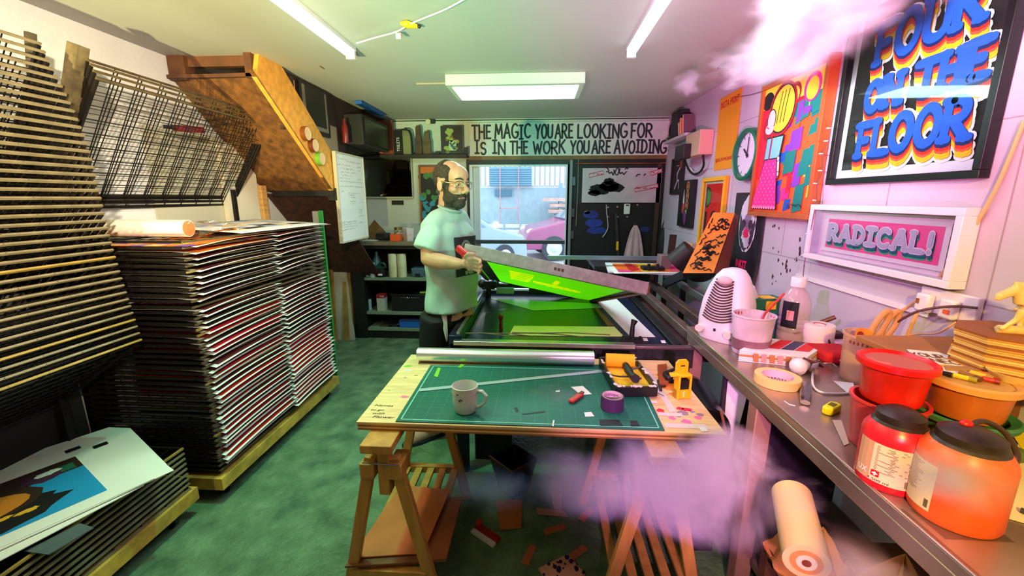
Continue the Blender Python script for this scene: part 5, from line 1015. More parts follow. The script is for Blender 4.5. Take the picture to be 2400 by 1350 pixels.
g = MB(); g.tube([(.06, .085, .034), (.074, .08, .034), (.072, .03, .03), (.02, .0, .028), (.01, -.02, .03)], .004, 8); g.obj('rod', STEEL, t, local=True)
g = MB(); g.tube([(.006, .03, .035), (.003, -.02, .034), (-.001, -.08, .038), (-.003, -.145, .05)], [.015, .018, .014, .018], 12); g.obj('handle', BLACK, t, local=True)
g = MB(); g.tube([(-.075, -.02, .012), (-.04, -.04, .013), (0, -.04, .012)], .003, 6); g.tube([(.02, -.05, .012), (.05, -.06, .012)], .004, 6); g.obj('paint_drips', BLACK, t, local=True)
# tape roll with lettering inside its cardboard core
c = at_z(1434, 955, ZM); t = T('tape_roll', 'dark purple roll of cloth tape standing on the cutting mat', 'tape', (c.x, c.y, ZM)); g = MB(); g.lathe([(.036, 0), (.0435, 0), (.0435, .05), (.036, .05), (.036, 0)], n=36); g.obj('tape', mat('tape_purple', (74, 40, 84), .45), t, local=True)
g = MB(); g.lathe([(.0355, .0), (.0355, .0505), (.0375, .0505), (.0375, .049)], n=36, caps=False); co = g.obj('core', mat('core_pink', (222, 190, 200), .7), t, local=True)
g = MB(); rr_ = .0352
def cyl_in(x, z): an = R(90) - x / rr_; return (rr_ * math.cos(an), rr_ * math.sin(an), z)
text(g, 'ckatape', 0, .036, .017, 0, 0, bold=.01, width=.062, fn=cyl_in); g.obj('lettering', mat('core_print', (84, 50, 110), .7), t, local=True, smooth=0)
g = MB(); text(g, 'STUDIO', 0, .014, .010, 0, 0, width=.05, fn=cyl_in); g.obj('small_lettering', mat('core_print2', (206, 120, 130), .7), t, local=True, smooth=0)
# small bits
t = T('craft_knife', 'red plastic snap-blade cutter lying on the mat', 'cutter', at_z(1350, 937, ZM)); a, b = at_z(1337, 945, ZM), at_z(1363, 927, ZM)
g = MB(); g.bar(a + Vector((0, 0, .007)), b + Vector((0, 0, .007)), .024, .012); g.obj('body', mat('cutter_red', (200, 50, 36), .35), t, bevel=.004); g = MB(); e_ = a.lerp(b, .85); g.bar(e_ + Vector((0, 0, .012)), b + (b - a) * .12 + Vector((0, 0, .012)), .014, .006); g.obj('slider', mat('cutter_dark', (110, 30, 40), .4), t)
def scrap(pts, m, label, name='paper_scrap', grp='scraps on the cutting mat', z=None): return flat(name, pts, ZM if z is None else z, m, label, 'scrap', .0008, grp)
scrap(((1338, 907), (1366, 905), (1387, 924), (1362, 926)), PAPER, 'white paper rectangle beside the red cutter'); scrap(((1369, 967), (1386, 966), (1393, 976), (1372, 977)), PAPER, 'small torn white scrap on the mat left of the tape roll'); scrap(((1302, 916), (1312, 915), (1312, 918), (1303, 919)), PAPER, 'tiny white scrap on the mat above the red cutter')
LIME = mat('lime_tape', (120, 200, 40), .5); scrap(((1026, 862), (1033, 863), (1026, 884), (1017, 882)), LIME, 'lime green tape strip at the left of the mat near the mug', 'tape_scrap'); scrap(((1080, 853), (1090, 855), (1080, 862), (1073, 861)), LIME, 'lime green tape piece beside the silver roll', 'tape_scrap'); scrap(((1296, 985), (1300, 985), (1297, 1000), (1294, 998)), PAPER, 'thin white sliver near the front edge of the mat')
scrap(((1636, 1001), (1652, 1001), (1661, 1010), (1645, 1012)), PAPER, 'white paper scrap at the front right corner of the plywood', z=TZ_ + .002); scrap(((1520, 938), (1538, 939), (1541, 945), (1526, 945)), PAPER, 'small white sticker beside the right edge of the mat', 'sticker', z=TZ_ + .002)
# yellow blade dispenser
c = at_z(1604, 938, TZ_); t = T('blade_dispenser', 'yellow plastic blade holder standing at the right of the worktop', 'dispenser', (c.x - .005, c.y + .02, TZ_ + .001), 12)
g = MB(); g.bx(-.028, -.020, -.02, .02, 0, .1); g.bx(.020, .028, -.02, .02, 0, .1); g.bx(-.028, .028, -.02, .02, .095, .105); g.bx(-.028, .028, -.012, .02, .0, .04); g.bx(-.028, .028, .012, .02, 0, .105); g.slab([(-.028, .012, .1), (.028, .012, .1), (.028, .014, .145), (.016, .014, .158), (-.016, .014, .158), (-.028, .014, .145)], (0, .007, 0)); g.obj('body', YEL, t, local=True, bevel=.003)
g = MB(); g.bx(-.018, .019, -.014, .012, .042, .082); g.obj('blades', BLACK, t, local=True); g = MB(); g.bx(-.008, .010, .010, .0125, .130, .134); g.obj('hang_slot', BLACK, t, local=True); g = MB(); g.slab([(-.06, -.01, .098), (-.028, -.01, .098), (-.028, .014, .102), (-.055, .014, .102)], (0, 0, .004)); g.obj('flap', YEL, t, local=True)
g = MB(); g.bx(-.002, .003, -.0135, -.012, .008, .034); g.obj('mark', mat('mark_orange', (250, 240, 200), .5), t, local=True)
flat('wood_block', ((1541, 860), (1562, 858), (1566, 904), (1545, 906)), TZ_ + .0015, mat('block_brown', (150, 72, 30), .6, var=.2), 'reddish brown wood offcut lying by the yellow blade holder', 'offcut', .012)
t = T('clamp', 'black plastic clamp with white tips lying behind the yellow blade holder', 'clamp', at_z(1575, 895, TZ_)); c = at_z(1575, 893, TZ_); g = MB(); g.bx(c.x - .035, c.x + .03, c.y - .03, c.y + .03, TZ_ + .001, TZ_ + .035); g.obj('body', BLACK, t, bevel=.008); g = MB(); g.tube([(c.x - .03, c.y, TZ_ + .04), (c.x + .03, c.y + .03, TZ_ + .05)], .007, 8); g.obj('jaw', DKGREY, t); g = MB(); g.bx(c.x - .006, c.x + .006, c.y - .031, c.y - .02, TZ_ + .02, TZ_ + .04); g.obj('tip', PAPER, t)
t = T('pen', 'short black T-shaped tool on the plywood by the tape strip', 'tool', at_z(1548, 905, TZ_)); g = MB(); g.tube([at_z(1543, 892, TZ_ + .006), at_z(1549, 915, TZ_ + .006)], .006, 8); g.obj('grip', BLACK, t); g = MB(); g.tube([at_z(1547, 906, TZ_ + .006), at_z(1560, 905, TZ_ + .006)], .004, 8); g.obj('arm', BLACK, t)
t = T('wire_coil', 'thin wire loop lying across the masking tape strip', 'wire', at_z(1540, 915, TZ_)); MB().tube([at_z(1520, 900, TZ_ + .004), at_z(1540, 920, TZ_ + .004), at_z(1556, 928, TZ_ + .004)], .0012, 6).obj('wire', STEEL, t)
# trestles
TR = mat('beech', (196, 142, 68), .5, var=.15, scale=4, stretch=(6, 6, 1))
def trestle(cx, label, seed):
    t = T('trestle', label, 'trestle', (cx, 1.6, 0), 0, 'trestles under the worktop'); Y0, Y1 = 1.30, 1.92
    g = MB(); g.bx(cx - .055, cx + .055, 1.24, 1.96, .706, .7375); g.obj('top_beam', TR, t, bevel=.003)
    for y, nm in ((Y0, 'front'), (Y1, 'back')):
        g = MB(); g.bx(cx - .012, cx + .028, y - .025, y + .025, .52, .706); g.obj('post', TR, t, bevel=.003)
        g = MB(); g.tube([(cx - .06, y - .035, .655), (cx + .07, y - .035, .65)], .003, 6); g.obj('pin', STEEL, t)
        for s_ in (-1, 1):
            g = MB(); g.bar((cx + s_ * .042, y, .66), (cx + s_ * .185, y, .0), .042, .03, up=(0, 1, 0)); g.obj('leg', TR, t, bevel=.003)
            g = MB(); g.bx(cx + s_ * .05 - .026, cx + s_ * .05 + .026, y - .03, y + .07, .585, .645); g.obj('leg_cap', TR, t, bevel=.004)
    g = MB(); g.bx(cx - .14, cx + .14, Y0 - .02, Y0 + .01, .15, .185); g.obj('shelf_rail', TR, t); g = MB(); g.bx(cx - .14, cx + .14, Y1 - .01, Y1 + .02, .15, .185); g.obj('shelf_rail', TR, t)
    for k in range(5): x = cx - .125 + k * .0625; g = MB(); g.bx(x - .017, x + .017, Y0, Y1, .165, .18); g.obj('slat', TR, t)
    return t
trestle(-.545, 'left beech trestle carrying brown boards on its slatted shelf', 1); trestle(.43, 'right beech trestle standing under the stained end of the worktop', 2)
def lay(name, label, cat, pts, z, th, m, grp=None): return tag(MB().slab([(x, y, z) for x, y in pts], (0, 0, th)).obj(name, m, smooth=0), label, cat, grp)
lay('hardboard', 'copper brown board lying topmost on the left trestle shelf', 'board', ((-.70, 1.30), (-.43, 1.34), (-.40, 1.70), (-.64, 1.72)), .214, .005, mat('copper_board', (206, 120, 66), .35, var=.12), 'boards on the left trestle shelf')
lay('hardboard', 'dark strip of board sticking out at the front of the left trestle shelf', 'board', ((-.71, 1.27), (-.42, 1.31), (-.41, 1.35), (-.70, 1.31)), .202, .008, mat('board_dark', (120, 70, 30), .5, var=.3), 'boards on the left trestle shelf')
lay('hardboard', 'wide brown board beneath the copper brown one on the left trestle shelf', 'board', ((-.62, 1.29), (-.34, 1.34), (-.34, 1.68), (-.60, 1.66)), .185, .014, mat('board_mid', (150, 84, 44), .5, var=.2), 'boards on the left trestle shelf')
# floor litter under the table
STRIP = mat('kraft', (186, 108, 70), .8)
for k, (px, py, an, nm) in enumerate(((1240, 1300, 72, 'nearest the stained board'), (1300, 1240, 25, 'in the middle under the table'), (1375, 1205, 52, 'nearest the right trestle'), (1353, 1296, 42, 'right beside the stained board'))):
    c = at_z(px, py, 0.003); u_ = Vector((math.cos(R(an)), math.sin(R(an)), 0)) * .055; v_ = Vector((-math.sin(R(an)), math.cos(R(an)), 0)) * .018; tag(MB().slab([c - u_ - v_, c + u_ - v_, c + u_ + v_, c - u_ + v_], (0, 0, .001)).obj('paper_strip', STRIP, smooth=0), 'brown paper strip on the floor ' + nm, 'paper', 'paper strips on the floor')
t = T('packet', 'small red and white packet lying on the floor under the table', 'packet', at_z(1138, 1258, 0)); c = at_z(1138, 1258, 0); g = MB(); g.M = Matrix.Translation(c) @ Matrix.Rotation(R(-35), 4, 'Z'); g.bx(-.07, .07, -.005, .03, 0.001, .02); g.obj('red_side', mat('packet_red', (160, 14, 30), .4), t, bevel=.004); g = MB(); g.M = Matrix.Translation(c) @ Matrix.Rotation(R(-35), 4, 'Z'); g.bx(-.07, .07, -.028, -.006, .001, .014); g.obj('white_side', PAPER, t); g = MB(); g.M = Matrix.Translation(c) @ Matrix.Rotation(R(-35), 4, 'Z'); g.ball((-.06, .02, .03), .016); g.obj('knob', RED, t)
t = T('stained_board', 'paint-spattered pale board lying on the floor at the bottom centre', 'board', at_z(1310, 1330, 0)); P = [at_z(px, py, .004) for px, py in ((1262, 1335), (1330, 1302), (1372, 1349), (1300, 1395))]; g = MB(); g.slab(P, (0, 0, .008)); sb_ = g.obj('board', mat('stained', (222, 160, 140), .6, var=.15), t, smooth=0)
g = MB(); r = random.Random(2)
for i in range(26): u_, v_ = r.random(), r.random() ** 1.6; p = P[0].lerp(P[3], v_).lerp(P[1].lerp(P[2], v_), u_) + Vector((0, 0, .0086 + .0001 * i)); s_ = r.uniform(.003, .012); g.add([p + Vector((s_ * math.cos(a), s_ * math.sin(a) * 1.3, 0)) for a in (0, 1, 2.2, 3.1, 4, 5)], [tuple(range(6))])
absorb(sb_, g.obj('spatter', mat('spatter_blue', (40, 24, 70), .5), t, smooth=0))
t = T('waste_bin', 'black bin with a thin brown rim standing under the press shelf', 'bin', (-.12, 2.0, 0)); g = MB(); g.lathe([(.08, 0), (.13, .2), (.125, .2), (.076, .008), (0, .006)], (-.12, 2.0, 0), 4); g.obj('bin', BLACKG, t, bevel=.02); g = MB(); g.tube([(-.25, 2.0, .203), (-.12, 1.87, .203), (.01, 2.0, .203), (-.12, 2.13, .203), (-.25, 2.0, .203)], [.005] * 5, 8); g.obj('rim', mat('rim_brown', (96, 60, 34), .5), t)
flat('cardboard', ((1163, 1175), (1225, 1172), (1222, 1238), (1172, 1243)), .004, mat('kraft_orange', (180, 106, 50), .8, var=.15), 'brown cardboard flap lying on the floor before the black bin', 'cardboard', .004)
flat('paper_scrap', ((1290, 1152), (1318, 1154), (1316, 1195), (1298, 1192)), .004, mat('buff', (190, 140, 120), .8), 'buff torn paper lying on the floor right of the bin', 'scrap', .001, 'scraps under the table'); flat('paper_scrap', ((1255, 1190), (1320, 1196), (1332, 1212), (1260, 1206)), .004, mat('buff', (0, 0, 0)), 'buff curled paper lying in front of the torn one', 'scrap', .001, 'scraps under the table')
for k, (px0, px1, h, c, lb) in enumerate(((-.17, .03, .14, (200, 60, 110), 'pink topped paper stack at the left of the press shelf'), (.05, .42, .09, (150, 66, 40), 'rust brown paper stack on the press shelf'), (.44, .62, .15, (110, 90, 110), 'grey paper stack at the right of the press shelf'))):
    t = T('paper_stack', lb, 'paper', ((px0 + px1) / 2, 2.5, .322), 0, 'paper stacks on the press shelf'); g = MB(); g.bx(px0, px1, 2.34, 2.7, .322, .322 + h); g.obj('sheets', mat('stack_side', (190, 170, 180), .8), t); g = MB(); g.bx(px0, px1, 2.34, 2.7, .322 + h, .325 + h); g.obj('cover', mat('stack_c%d' % k, c, .6), t)
t = T('speaker_box', 'black box with a tiny white mark under the left end of the press', 'box', (-.30, 2.28, 0)); g = MB(); g.bx(-.37, -.16, 2.26, 2.6, 0, .30); g.bx(-.385, -.145, 2.25, 2.62, .30, .315); g.obj('box', BLACK, t, bevel=.006); g = MB(); g.bx(-.30, -.28, 2.247, 2.25, .302, .312); g.obj('mark', PAPER, t)
t = T('vacuum_cleaner', 'black cylindrical canister between the worktop and the steel bench', 'canister', (.74, 1.78, .0)); g = MB(); g.tube([(.70, 1.62, .62), (.74, 1.92, .62)], .10, 24); g.obj('canister', mat('can_black', (16, 12, 24), .3), t, bevel=.006); g = MB(); g.tube([(.70, 1.60, .62), (.70, 1.615, .62)], .06, 20); g.obj('cap', DKGREY, t); g = MB(); g.bx(.66, .80, 1.65, 1.9, 0, .54); g.obj('stand', BLACK, t)
MB().tube([(.745, 1.60, .72), (.76, 1.56, .6), (.75, 1.55, .4), (.76, 1.58, .2)], .006, 8).obj('hose', mat('hose_brown', (140, 80, 60), .5), t)
# ================================================================== steel bench along the right wall
BZ, BX0, BY1 = .90, .785, 2.165
t = T('steel_bench', 'long stainless steel bench with a front lip along the right wall', 'bench', (1.1, .9, 0))
STB = mat('bench_steel', (178, 160, 146), .3, .75, var=.22, scale=3.2)
g = MB(); g.bx(BX0, XR - .004, -.5, BY1, BZ - .03, BZ); g.bx(BX0, BX0 + .012, -.5, BY1, BZ - .075, BZ - .03); g.bx(BX0, XR - .01, BY1 - .012, BY1, BZ - .075, BZ - .03); g.obj('top', STB, t, bevel=.003)
g = MB(); g.tube([(BX0 + .001, -.5, BZ - .002), (BX0 + .001, BY1, BZ - .002)], .0035, 8); g.obj('bright_edge', mat('edge_bright', (236, 226, 214), .2, .9), t)
for x, y in ((BX0 + .035, 1.46), (BX0 + .035, BY1 - .05), (XR - .05, BY1 - .05), (BX0 + .035, .1)): g = MB(); g.bx(x - .03, x + .03, y - .03, y + .03, 0, BZ - .03); g.obj('leg', mat('leg_pinkish', (176, 130, 118), .5, .3, var=.15), t, bevel=.004)
g = MB(); g.bx(.84, XR - .02, .2, 2.1, .16, .19); g.obj('lower_shelf', mat('bench_shelf', (96, 80, 76), .6), t)
t = T('torn_label', 'torn white paper strip stuck under the bench behind the leg', 'label', (.86, 1.62, .62)); g = MB(); g.slab([(.83, 1.75, .78), (.89, 1.70, .80), (.89, 1.70, .72), (.875, 1.71, .55), (.86, 1.72, .42), (.84, 1.74, .43), (.80, 1.77, .47), (.835, 1.75, .56)], (0, .003, 0)); g.obj('paper', PAPER, t, smooth=0)
tag(box(.82, XR - .03, 1.76, 1.78, .2, .82).obj('dark_board', mat('panel_purple', (56, 40, 58), .6, var=.2)), 'dark panel standing under the bench beside the leg', 'panel')
def P3(px, py, z=BZ): return at_z(px, py, z + .001)
# fan heater
c = Vector((.90, 1.985, BZ + .001)); t = T('fan_heater', 'white upright fan heater with curved slatted grille at the far end of the bench', 'fan heater', c, -52)
HW = mat('heater_white', (238, 232, 236), .35)
def heater_shell():
    s = MB(); n = 9; prof = [(0, .105, .078), (.02, .112, .084), (.10, .115, .082), (.18, .108, .075), (.25, .09, .062), (.30, .068, .05), (.33, .045, .036), (.338, .02, .02)]
    V = []; F = []; m = 28
    for z, wx, wy in prof:
        for j in range(m):
            a = 2 * math.pi * j / m; ca, sa = math.cos(a), math.sin(a); q = 3.0; rr = (abs(ca) ** q + abs(sa) ** q) ** (-1 / q); V.append((wx * rr * ca * .92, wy * rr * sa - .0 + .02 * (z / .338) ** 2, z))
    for i in range(len(prof) - 1):
        for j in range(m): j2 = (j + 1) % m; F.append((i * m + j, i * m + j2, i * m + m + j2, i * m + m + j))
    F += [tuple(range(m))[::-1], tuple(range((len(prof) - 1) * m, len(prof) * m))]; s.add(V, F); return s
heater_shell().obj('body', HW, t, local=True, smooth=60); t.scale = (1.12, 1.12, 1.0)
g = MB(); g.tube([(0, .07, .06), (0, .10, .16), (0, .085, .24)], [.07, .08, .055], 20); g.obj('rear_housing', HW, t, local=True, smooth=60)
g = MB()
for k in range(15):
    z = .095 + k * .0125; w = .062 - .0018 * k; pts = []
    for j in range(9): u_ = j / 8 * 2 - 1; wy = np.interp(z, [0, .02, .10, .18, .25, .30], [.078, .084, .082, .075, .062, .05]); pts.append((u_ * w, -wy * (1 - .06 * abs(u_) ** 3) - .0015 + .02 * (z / .338) ** 2, z + .018 * u_ * u_))
    g.tube(pts, .0035, 6)
g.obj('grille_slot', mat('slot_brown', (66, 34, 26), .6), t, local=True)
g = MB(); g.M = Matrix.Translation((0, -.045, .285)) @ Matrix.Rotation(R(-35), 4, 'X'); g.ball((0, 0, 0), (.032, .018, .022)); g.obj('handle_recess', mat('recess', (206, 190, 184), .5), t, local=True)
for s_ in (-1, 1): g = MB(); g.tube([(s_ * .062, -.080, .05), (s_ * .062, -.100, .05)], [.020, .017], 20); g.obj('dial', mat('dial_cream', (236, 220, 206), .35), t, local=True)
g = MB(); g.bx(-.004, .004, -.087, -.082, .05, .062); g.obj('indicator', BLACK, t, local=True)
# mixing tub with brush
c = Vector((.925, 1.79, BZ + .001)); t = T('mixing_tub', 'translucent paint-smeared plastic tub beside the heater', 'tub', c); g = MB(); g.lathe([(.0, 0), (.066, 0), (.07, .01), (.082, .165), (.086, .168), (.086, .174), (.080, .174), (.068, .012), (0, .010)], n=32); g.obj('tub', mat('tub_milky', (226, 206, 220), .4, var=.18, scale=10), t, local=True)
g = MB(); g.lathe([(.0708, .02), (.0775, .07)], n=32); g.obj('paint_band', mat('band_mauve', (140, 96, 110), .4, var=.3), t, local=True); g = MB(); g.lathe([(.0785, .15), (.0795, .165)], n=24); g.obj('red_smear', mat('smear_red', (226, 200, 214), .4, col2=(196, 40, 60), thr=(.52, .56), scale=14), t, local=True)
t = T('paint_brush', 'red stained brush stick leaning out of the translucent tub', 'brush', c + Vector((.02, 0, .02))); g = MB(); g.tube([c + Vector((.0, .0, .03)), at_y(1793, 735, 1.80), at_y(1838, 688, 1.83)], .005, 8); g.obj('stick', mat('stick_red', (206, 50, 40), .5, var=.25, scale=30), t); g = MB(); g.tube([c + Vector((0, 0, .014)), c + Vector((.0, .0, .034))], [.014, .011], 8); g.obj('bristles', DKGREY, t)
# green carton behind
c = Vector((1.085, 2.02, BZ + .001)); t = T('carton', 'green cardboard carton with a yellow sticker behind the plastic bottle', 'carton', c, 8); g = MB(); g.bx(-.085, .075, -.04, .05, 0, .195); g.obj('box', mat('carton_green', (24, 110, 84), .6, var=.1), t, local=True, bevel=.003)
g = MB(); g.bx(-.02, .03, -.0415, -.04, .145, .185); g.bx(-.03, .04, -.03, .03, .195, .1965); g.obj('sticker', YEL, t, local=True); g = MB(); g.bx(-.08, .07, -.0415, -.04, .02, .12); g.obj('picture', mat('carton_blue', (40, 80, 130), .6, var=.4, scale=30), t, local=True); g = MB(); g.bx(-.07, -.03, -.0425, -.041, .06, .13); g.obj('panel', mat('carton_mauve', (150, 110, 150), .6), t, local=True)
# plastic bottle
c = Vector((1.175, 1.93, BZ + .001)); t = T('plastic_bottle', 'clear ribbed plastic bottle with a white cap on the bench', 'bottle', c); pr_ = [(.0, .004), (.052, 0), (.06, .01), (.061, .05)]
for k in range(4): z = .06 + k * .022; pr_ += [(.058, z), (.061, z + .008), (.061, z + .014)]
pr_ += [(.061, .17), (.060, .19), (.056, .21), (.04, .245), (.026, .262), (.024, .275)]
g = MB(); g.lathe(pr_, n=32); g.obj('bottle', mat('bottle_clear', (236, 200, 212), .08, alpha=.42, spec=1.0), t, local=True); g = MB(); g.lathe([(.031, .268), (.031, .308), (.029, .311), (0, .311)], n=28); g.obj('cap', HW, t, local=True)
g = MB(); M0 = g; g.lathe([(.0, .006), (.050, .006), (.056, .03), (0, .03)], n=28); g.obj('residue', mat('residue', (226, 170, 190), .3), t, local=True)
g = MB(); g.grid(lambda u, v: (.0625 * math.cos(R(190 + 62 * u)), .0625 * math.sin(R(190 + 62 * u)), .085 + .12 * v), 8, 4); g.obj('label', mat('label_navy', (20, 22, 44), .5), t, local=True); g = MB(); g.grid(lambda u, v: (.0635 * math.cos(R(212 + 26 * u)), .0635 * math.sin(R(212 + 26 * u)), .12 + .045 * v), 4, 3); g.obj('label_mark', mat('label_pink', (230, 150, 170), .5), t, local=True)
# paper roll
c = Vector((1.25, 1.865, BZ + .001)); t = T('tissue_roll', 'white tissue roll standing on the bench in front of the bottle', 'tissue roll', c); g = MB(); g.lathe([(.022, 0), (.058, 0), (.060, .004), (.060, .108), (.058, .112), (.024, .112), (.022, .108), (.022, 0)], n=36); g.obj('roll', mat('tissue', (240, 226, 226), .9), t, local=True); g = MB(); g.lathe([(.0225, .01), (.0225, .1115), (.0245, .1125)], n=24, caps=False); g.obj('core', mat('core_brown', (180, 110, 90), .8), t, local=True)
t = T('brush_handle', 'dark brown brush with a wooden handle lying behind the tissue roll', 'brush', (1.32, 1.95, BZ + .001)); g = MB(); g.tube([at_x(1925, 755, 1.30), at_x(1958, 743, 1.345)], .010, 8); g.obj('handle', mat('handle_brown', (96, 40, 34), .4), t); g = MB(); g.bx(1.29, 1.37, 1.86, 1.97, BZ, BZ + .07); g.obj('block', mat('block_maroon', (60, 20, 28), .5), t, bevel=.006); g = MB(); g.bx(1.29, 1.37, 1.80, 1.855, BZ, BZ + .05); g.obj('pad', mat('pad_pale', (226, 196, 200), .6), t, bevel=.006)
# colour swatch fan
t = T('colour_fan', 'thick fan deck of colour swatches lying on the bench', 'colour fan', P3(1830, 832)); a, b, c_, d_ = [P3(*q) for q in ((1730, 846), (1890, 862), (1930, 830), (1790, 815))]
n = 7
for k in range(n):
    z = Vector((0, 0, .006 * k)); sh = Vector((.002 * k, .004 * k, 0)); g = MB(); g.slab([a + z + sh, b + z + sh * .5, c_ + z, d_ + z + sh], (0, 0, .0045)); g.obj('leaf', PAPER if k != 3 else mat('leaf_orange', (240, 130, 70), .6), t, smooth=0)
g = MB(); z = Vector((0, 0, .006 * n))
def qf(u, v): return a.lerp(b, u).lerp(d_.lerp(c_, u), v) + z + Vector((.01 * (1 - u), .02, 0))
for k, (u0, u1, mi) in enumerate(((.30, .52, 0), (.54, .74, 1), (.76, .98, 0))): g.mi = mi; g.add([qf(u0, .3), qf(u1, .3), qf(u1, .95), qf(u0, .95)], [(0, 1, 2, 3)])
for k in range(6):
    g.mi = 2 + k % 2; p = a.lerp(b, .22 + .12 * k) + Vector((0, -.002, .004)); q_ = a.lerp(b, .30 + .12 * k) + Vector((0, -.002, .004)); g.add([p, q_, q_ + Vector((0, .004, .034)), p + Vector((0, .004, .034))], [(0, 1, 2, 3)])
g.obj('swatches', [mat('sw_' + n_, c, .6) for n_, c in (('red', (226, 44, 50)), ('slate', (70, 70, 100)), ('ochre', (190, 120, 70)), ('rose', (220, 150, 150)))], t, smooth=0)
MB().tube([P3(1858, 812) + Vector((0, 0, .06)), P3(1880, 812) + Vector((0, 0, .07)), P3(1930, 822) + Vector((0, 0, .065)), P3(1940, 830) + Vector((0, 0, .05))], .004, 8).obj('elastic_loop', BLACK, t)
# masking tape
c = Vector((.872, 1.475, BZ + .001)); t = T('masking_tape', 'wide cream masking tape roll lying flat near the bench edge', 'tape', c, 20); g = MB(); g.lathe([(.050, 0), (.074, 0), (.074, .030), (.050, .030), (.050, 0)], n=40); g.obj('tape', mat('tape_cream', (246, 206, 130), .55), t, local=True); g = MB(); g.lathe([(.0495, .002), (.0495, .0305), (.052, .031)], n=32, caps=False); g.lathe([(0, .003), (.0495, .003)], n=32); g.obj('core', mat('core_lilac', (226, 186, 206), .6), t, local=True)
g = MB()
for k in range(22): a_ = 2 * math.pi * k / 22; g.ball((.040 * math.cos(a_), .040 * math.sin(a_), .0045), (.0035, .0035, .0008), 8, 4); g.ball((.030 * math.cos(a_ + .1), .030 * math.sin(a_ + .1), .0045), (.0028, .0028, .0008), 8, 4)
g.obj('core_dots', mat('dots_purple', (70, 40, 70), .6), t, local=True)
# light bulb in a torn clear pack
t = T('light_bulb', 'white light bulb in a torn clear pack on the bench', 'bulb', P3(1880, 872)); c = P3(1868, 872); g = MB(); g.tube([c + Vector((-.01, -.015, .028)), c + Vector((.03, .012, .028)), c + Vector((.05, .028, .026))], [.031, .022, .014], 18); g.ball(c + Vector((-.006, -.012, .03)), .031, 18, 12); g.obj('bulb', HW, t)
g = MB(); g.slab([c + Vector((.02, .04, .012)), c + Vector((.075, .06, .012)), c + Vector((.095, .0, .02)), c + Vector((.055, -.03, .05)), c + Vector((.015, .0, .06))], (.002, 0, .002)); g.obj('card', mat('card_maroon', (110, 50, 60), .6), t, smooth=0); g = MB(); g.slab([c + Vector((.03, -.03, .03)), c + Vector((.06, -.02, .03)), c + Vector((.055, -.03, .052)), c + Vector((.03, -.035, .05))], (0, -.001, 0)); g.obj('card_label', PAPER, t, smooth=0)
def pk(u, v): return c + Vector((.04 + .10 * u, .03 - .05 * v - .02 * u, .002 + .055 * math.sin(math.pi * v) * (1 - .4 * u) + .006 * math.sin(13 * u + 9 * v)))
g = MB(); g.grid(pk, 8, 8); g.obj('clear_pack', glassmat('film', (255, 255, 255)), t)
tag(MB().tube([P3(1905, 868) + Vector((0, 0, .004)), P3(1905, 905) + Vector((0, 0, .004)), P3(1925, 922) + Vector((0, 0, .004)), P3(1965, 925) + Vector((0, 0, .004)), P3(2000, 922) + Vector((0, 0, .004))], .004, 8).obj('white_cable', HW), 'thin white cable curling on the bench below the bulb', 'cable')
tag(MB().tube([P3(1905, 810) + Vector((0, 0, .05)), P3(1930, 830) + Vector((0, 0, .03)), P3(1975, 862) + Vector((0, 0, .02)), P3(2000, 890) + Vector((0, 0, .004))], .004, 8).obj('white_cable', HW), 'white cable running from the swatches to behind the red tub', 'cable')
# utility knife, sharpener, paper
t = T('utility_knife', 'grey metal utility knife lying by the masking tape', 'knife', P3(1890, 925)); a, b = P3(1886, 950), P3(1890, 905); g = MB(); g.tube([a + Vector((0, 0, .01)), a.lerp(b, .5) + Vector((0, 0, .014)), b + Vector((0, 0, .01))], [.014, .018, .012], 10, sy=.6); g.obj('body', STEEL, t); g = MB(); g.ball(a + Vector((.002, .02, .02)), .005); g.obj('screw', DKGREY, t)
c = P3(1948, 965); t = T('sharpener', 'small bright yellow tape-measure shaped tool on the bench', 'tool', c, 35); g = MB(); g.prism([(-.034, -.014), (.026, -.017), (.036, .0), (.026, .017), (-.034, .014), (-.040, 0)], 0, .024); g.obj('body', mat('neon_yellow', (246, 236, 20), .35), t, local=True, bevel=.004); g = MB(); g.bx(-.012, .014, -.008, .008, .024, .0255); g.obj('logo', mat('logo_olive', (110, 100, 30), .5), t, local=True)
flat('note', ((1952, 893), (2000, 898), (2010, 940)), BZ + .0015, PAPER, 'white note corner sticking out beside the red tubs', 'paper', .001)
flat('note', ((1950, 985), (1972, 985), (1990, 1040), (1978, 1045)), BZ + .0015, mat('note_clear', (220, 196, 180), .3), 'narrow pale paper strip beside the neon yellow tool', 'paper', .001)
tag(MB().tube([P3(1838, 940), P3(1850, 948), P3(1864, 951)], .0015, 6).obj('white_thread', PAPER), 'short curved white thread on the bench edge', 'thread')
# pot with scissors
c = Vector((1.205, 1.53, BZ + .001)); t = T('measuring_pot', 'clear graduated pot holding orange scissors on the bench', 'pot', c); g = MB(); g.lathe([(0, 0), (.066, 0), (.068, .006), (.074, .165), (.079, .168), (.079, .176), (.073, .176), (.065, .01), (0, .008)], n=36); g.obj('pot', mat('pot_clear', (240, 190, 150), .15, alpha=.5), t, local=True); g = MB()
for k in range(16): a_ = R(190 + 10 * k); g.bx(.0735 * math.cos(a_) - .003, .0735 * math.cos(a_) + .003, .0735 * math.sin(a_) - .003, .0735 * math.sin(a_) + .002, .145, .155)
g.obj('graduation', mat('grad', (190, 110, 60), .5), t, local=True); g = MB(); g.lathe([(0, .009), (.062, .009), (.067, .10), (0, .10)], n=28); g.obj('contents', mat('pot_brown', (110, 52, 40), .6, var=.3), t, local=True)
t = T('scissors', 'beige handled scissors standing handles-up in the clear pot', 'scissors', c + Vector((.03, .02, .05)))
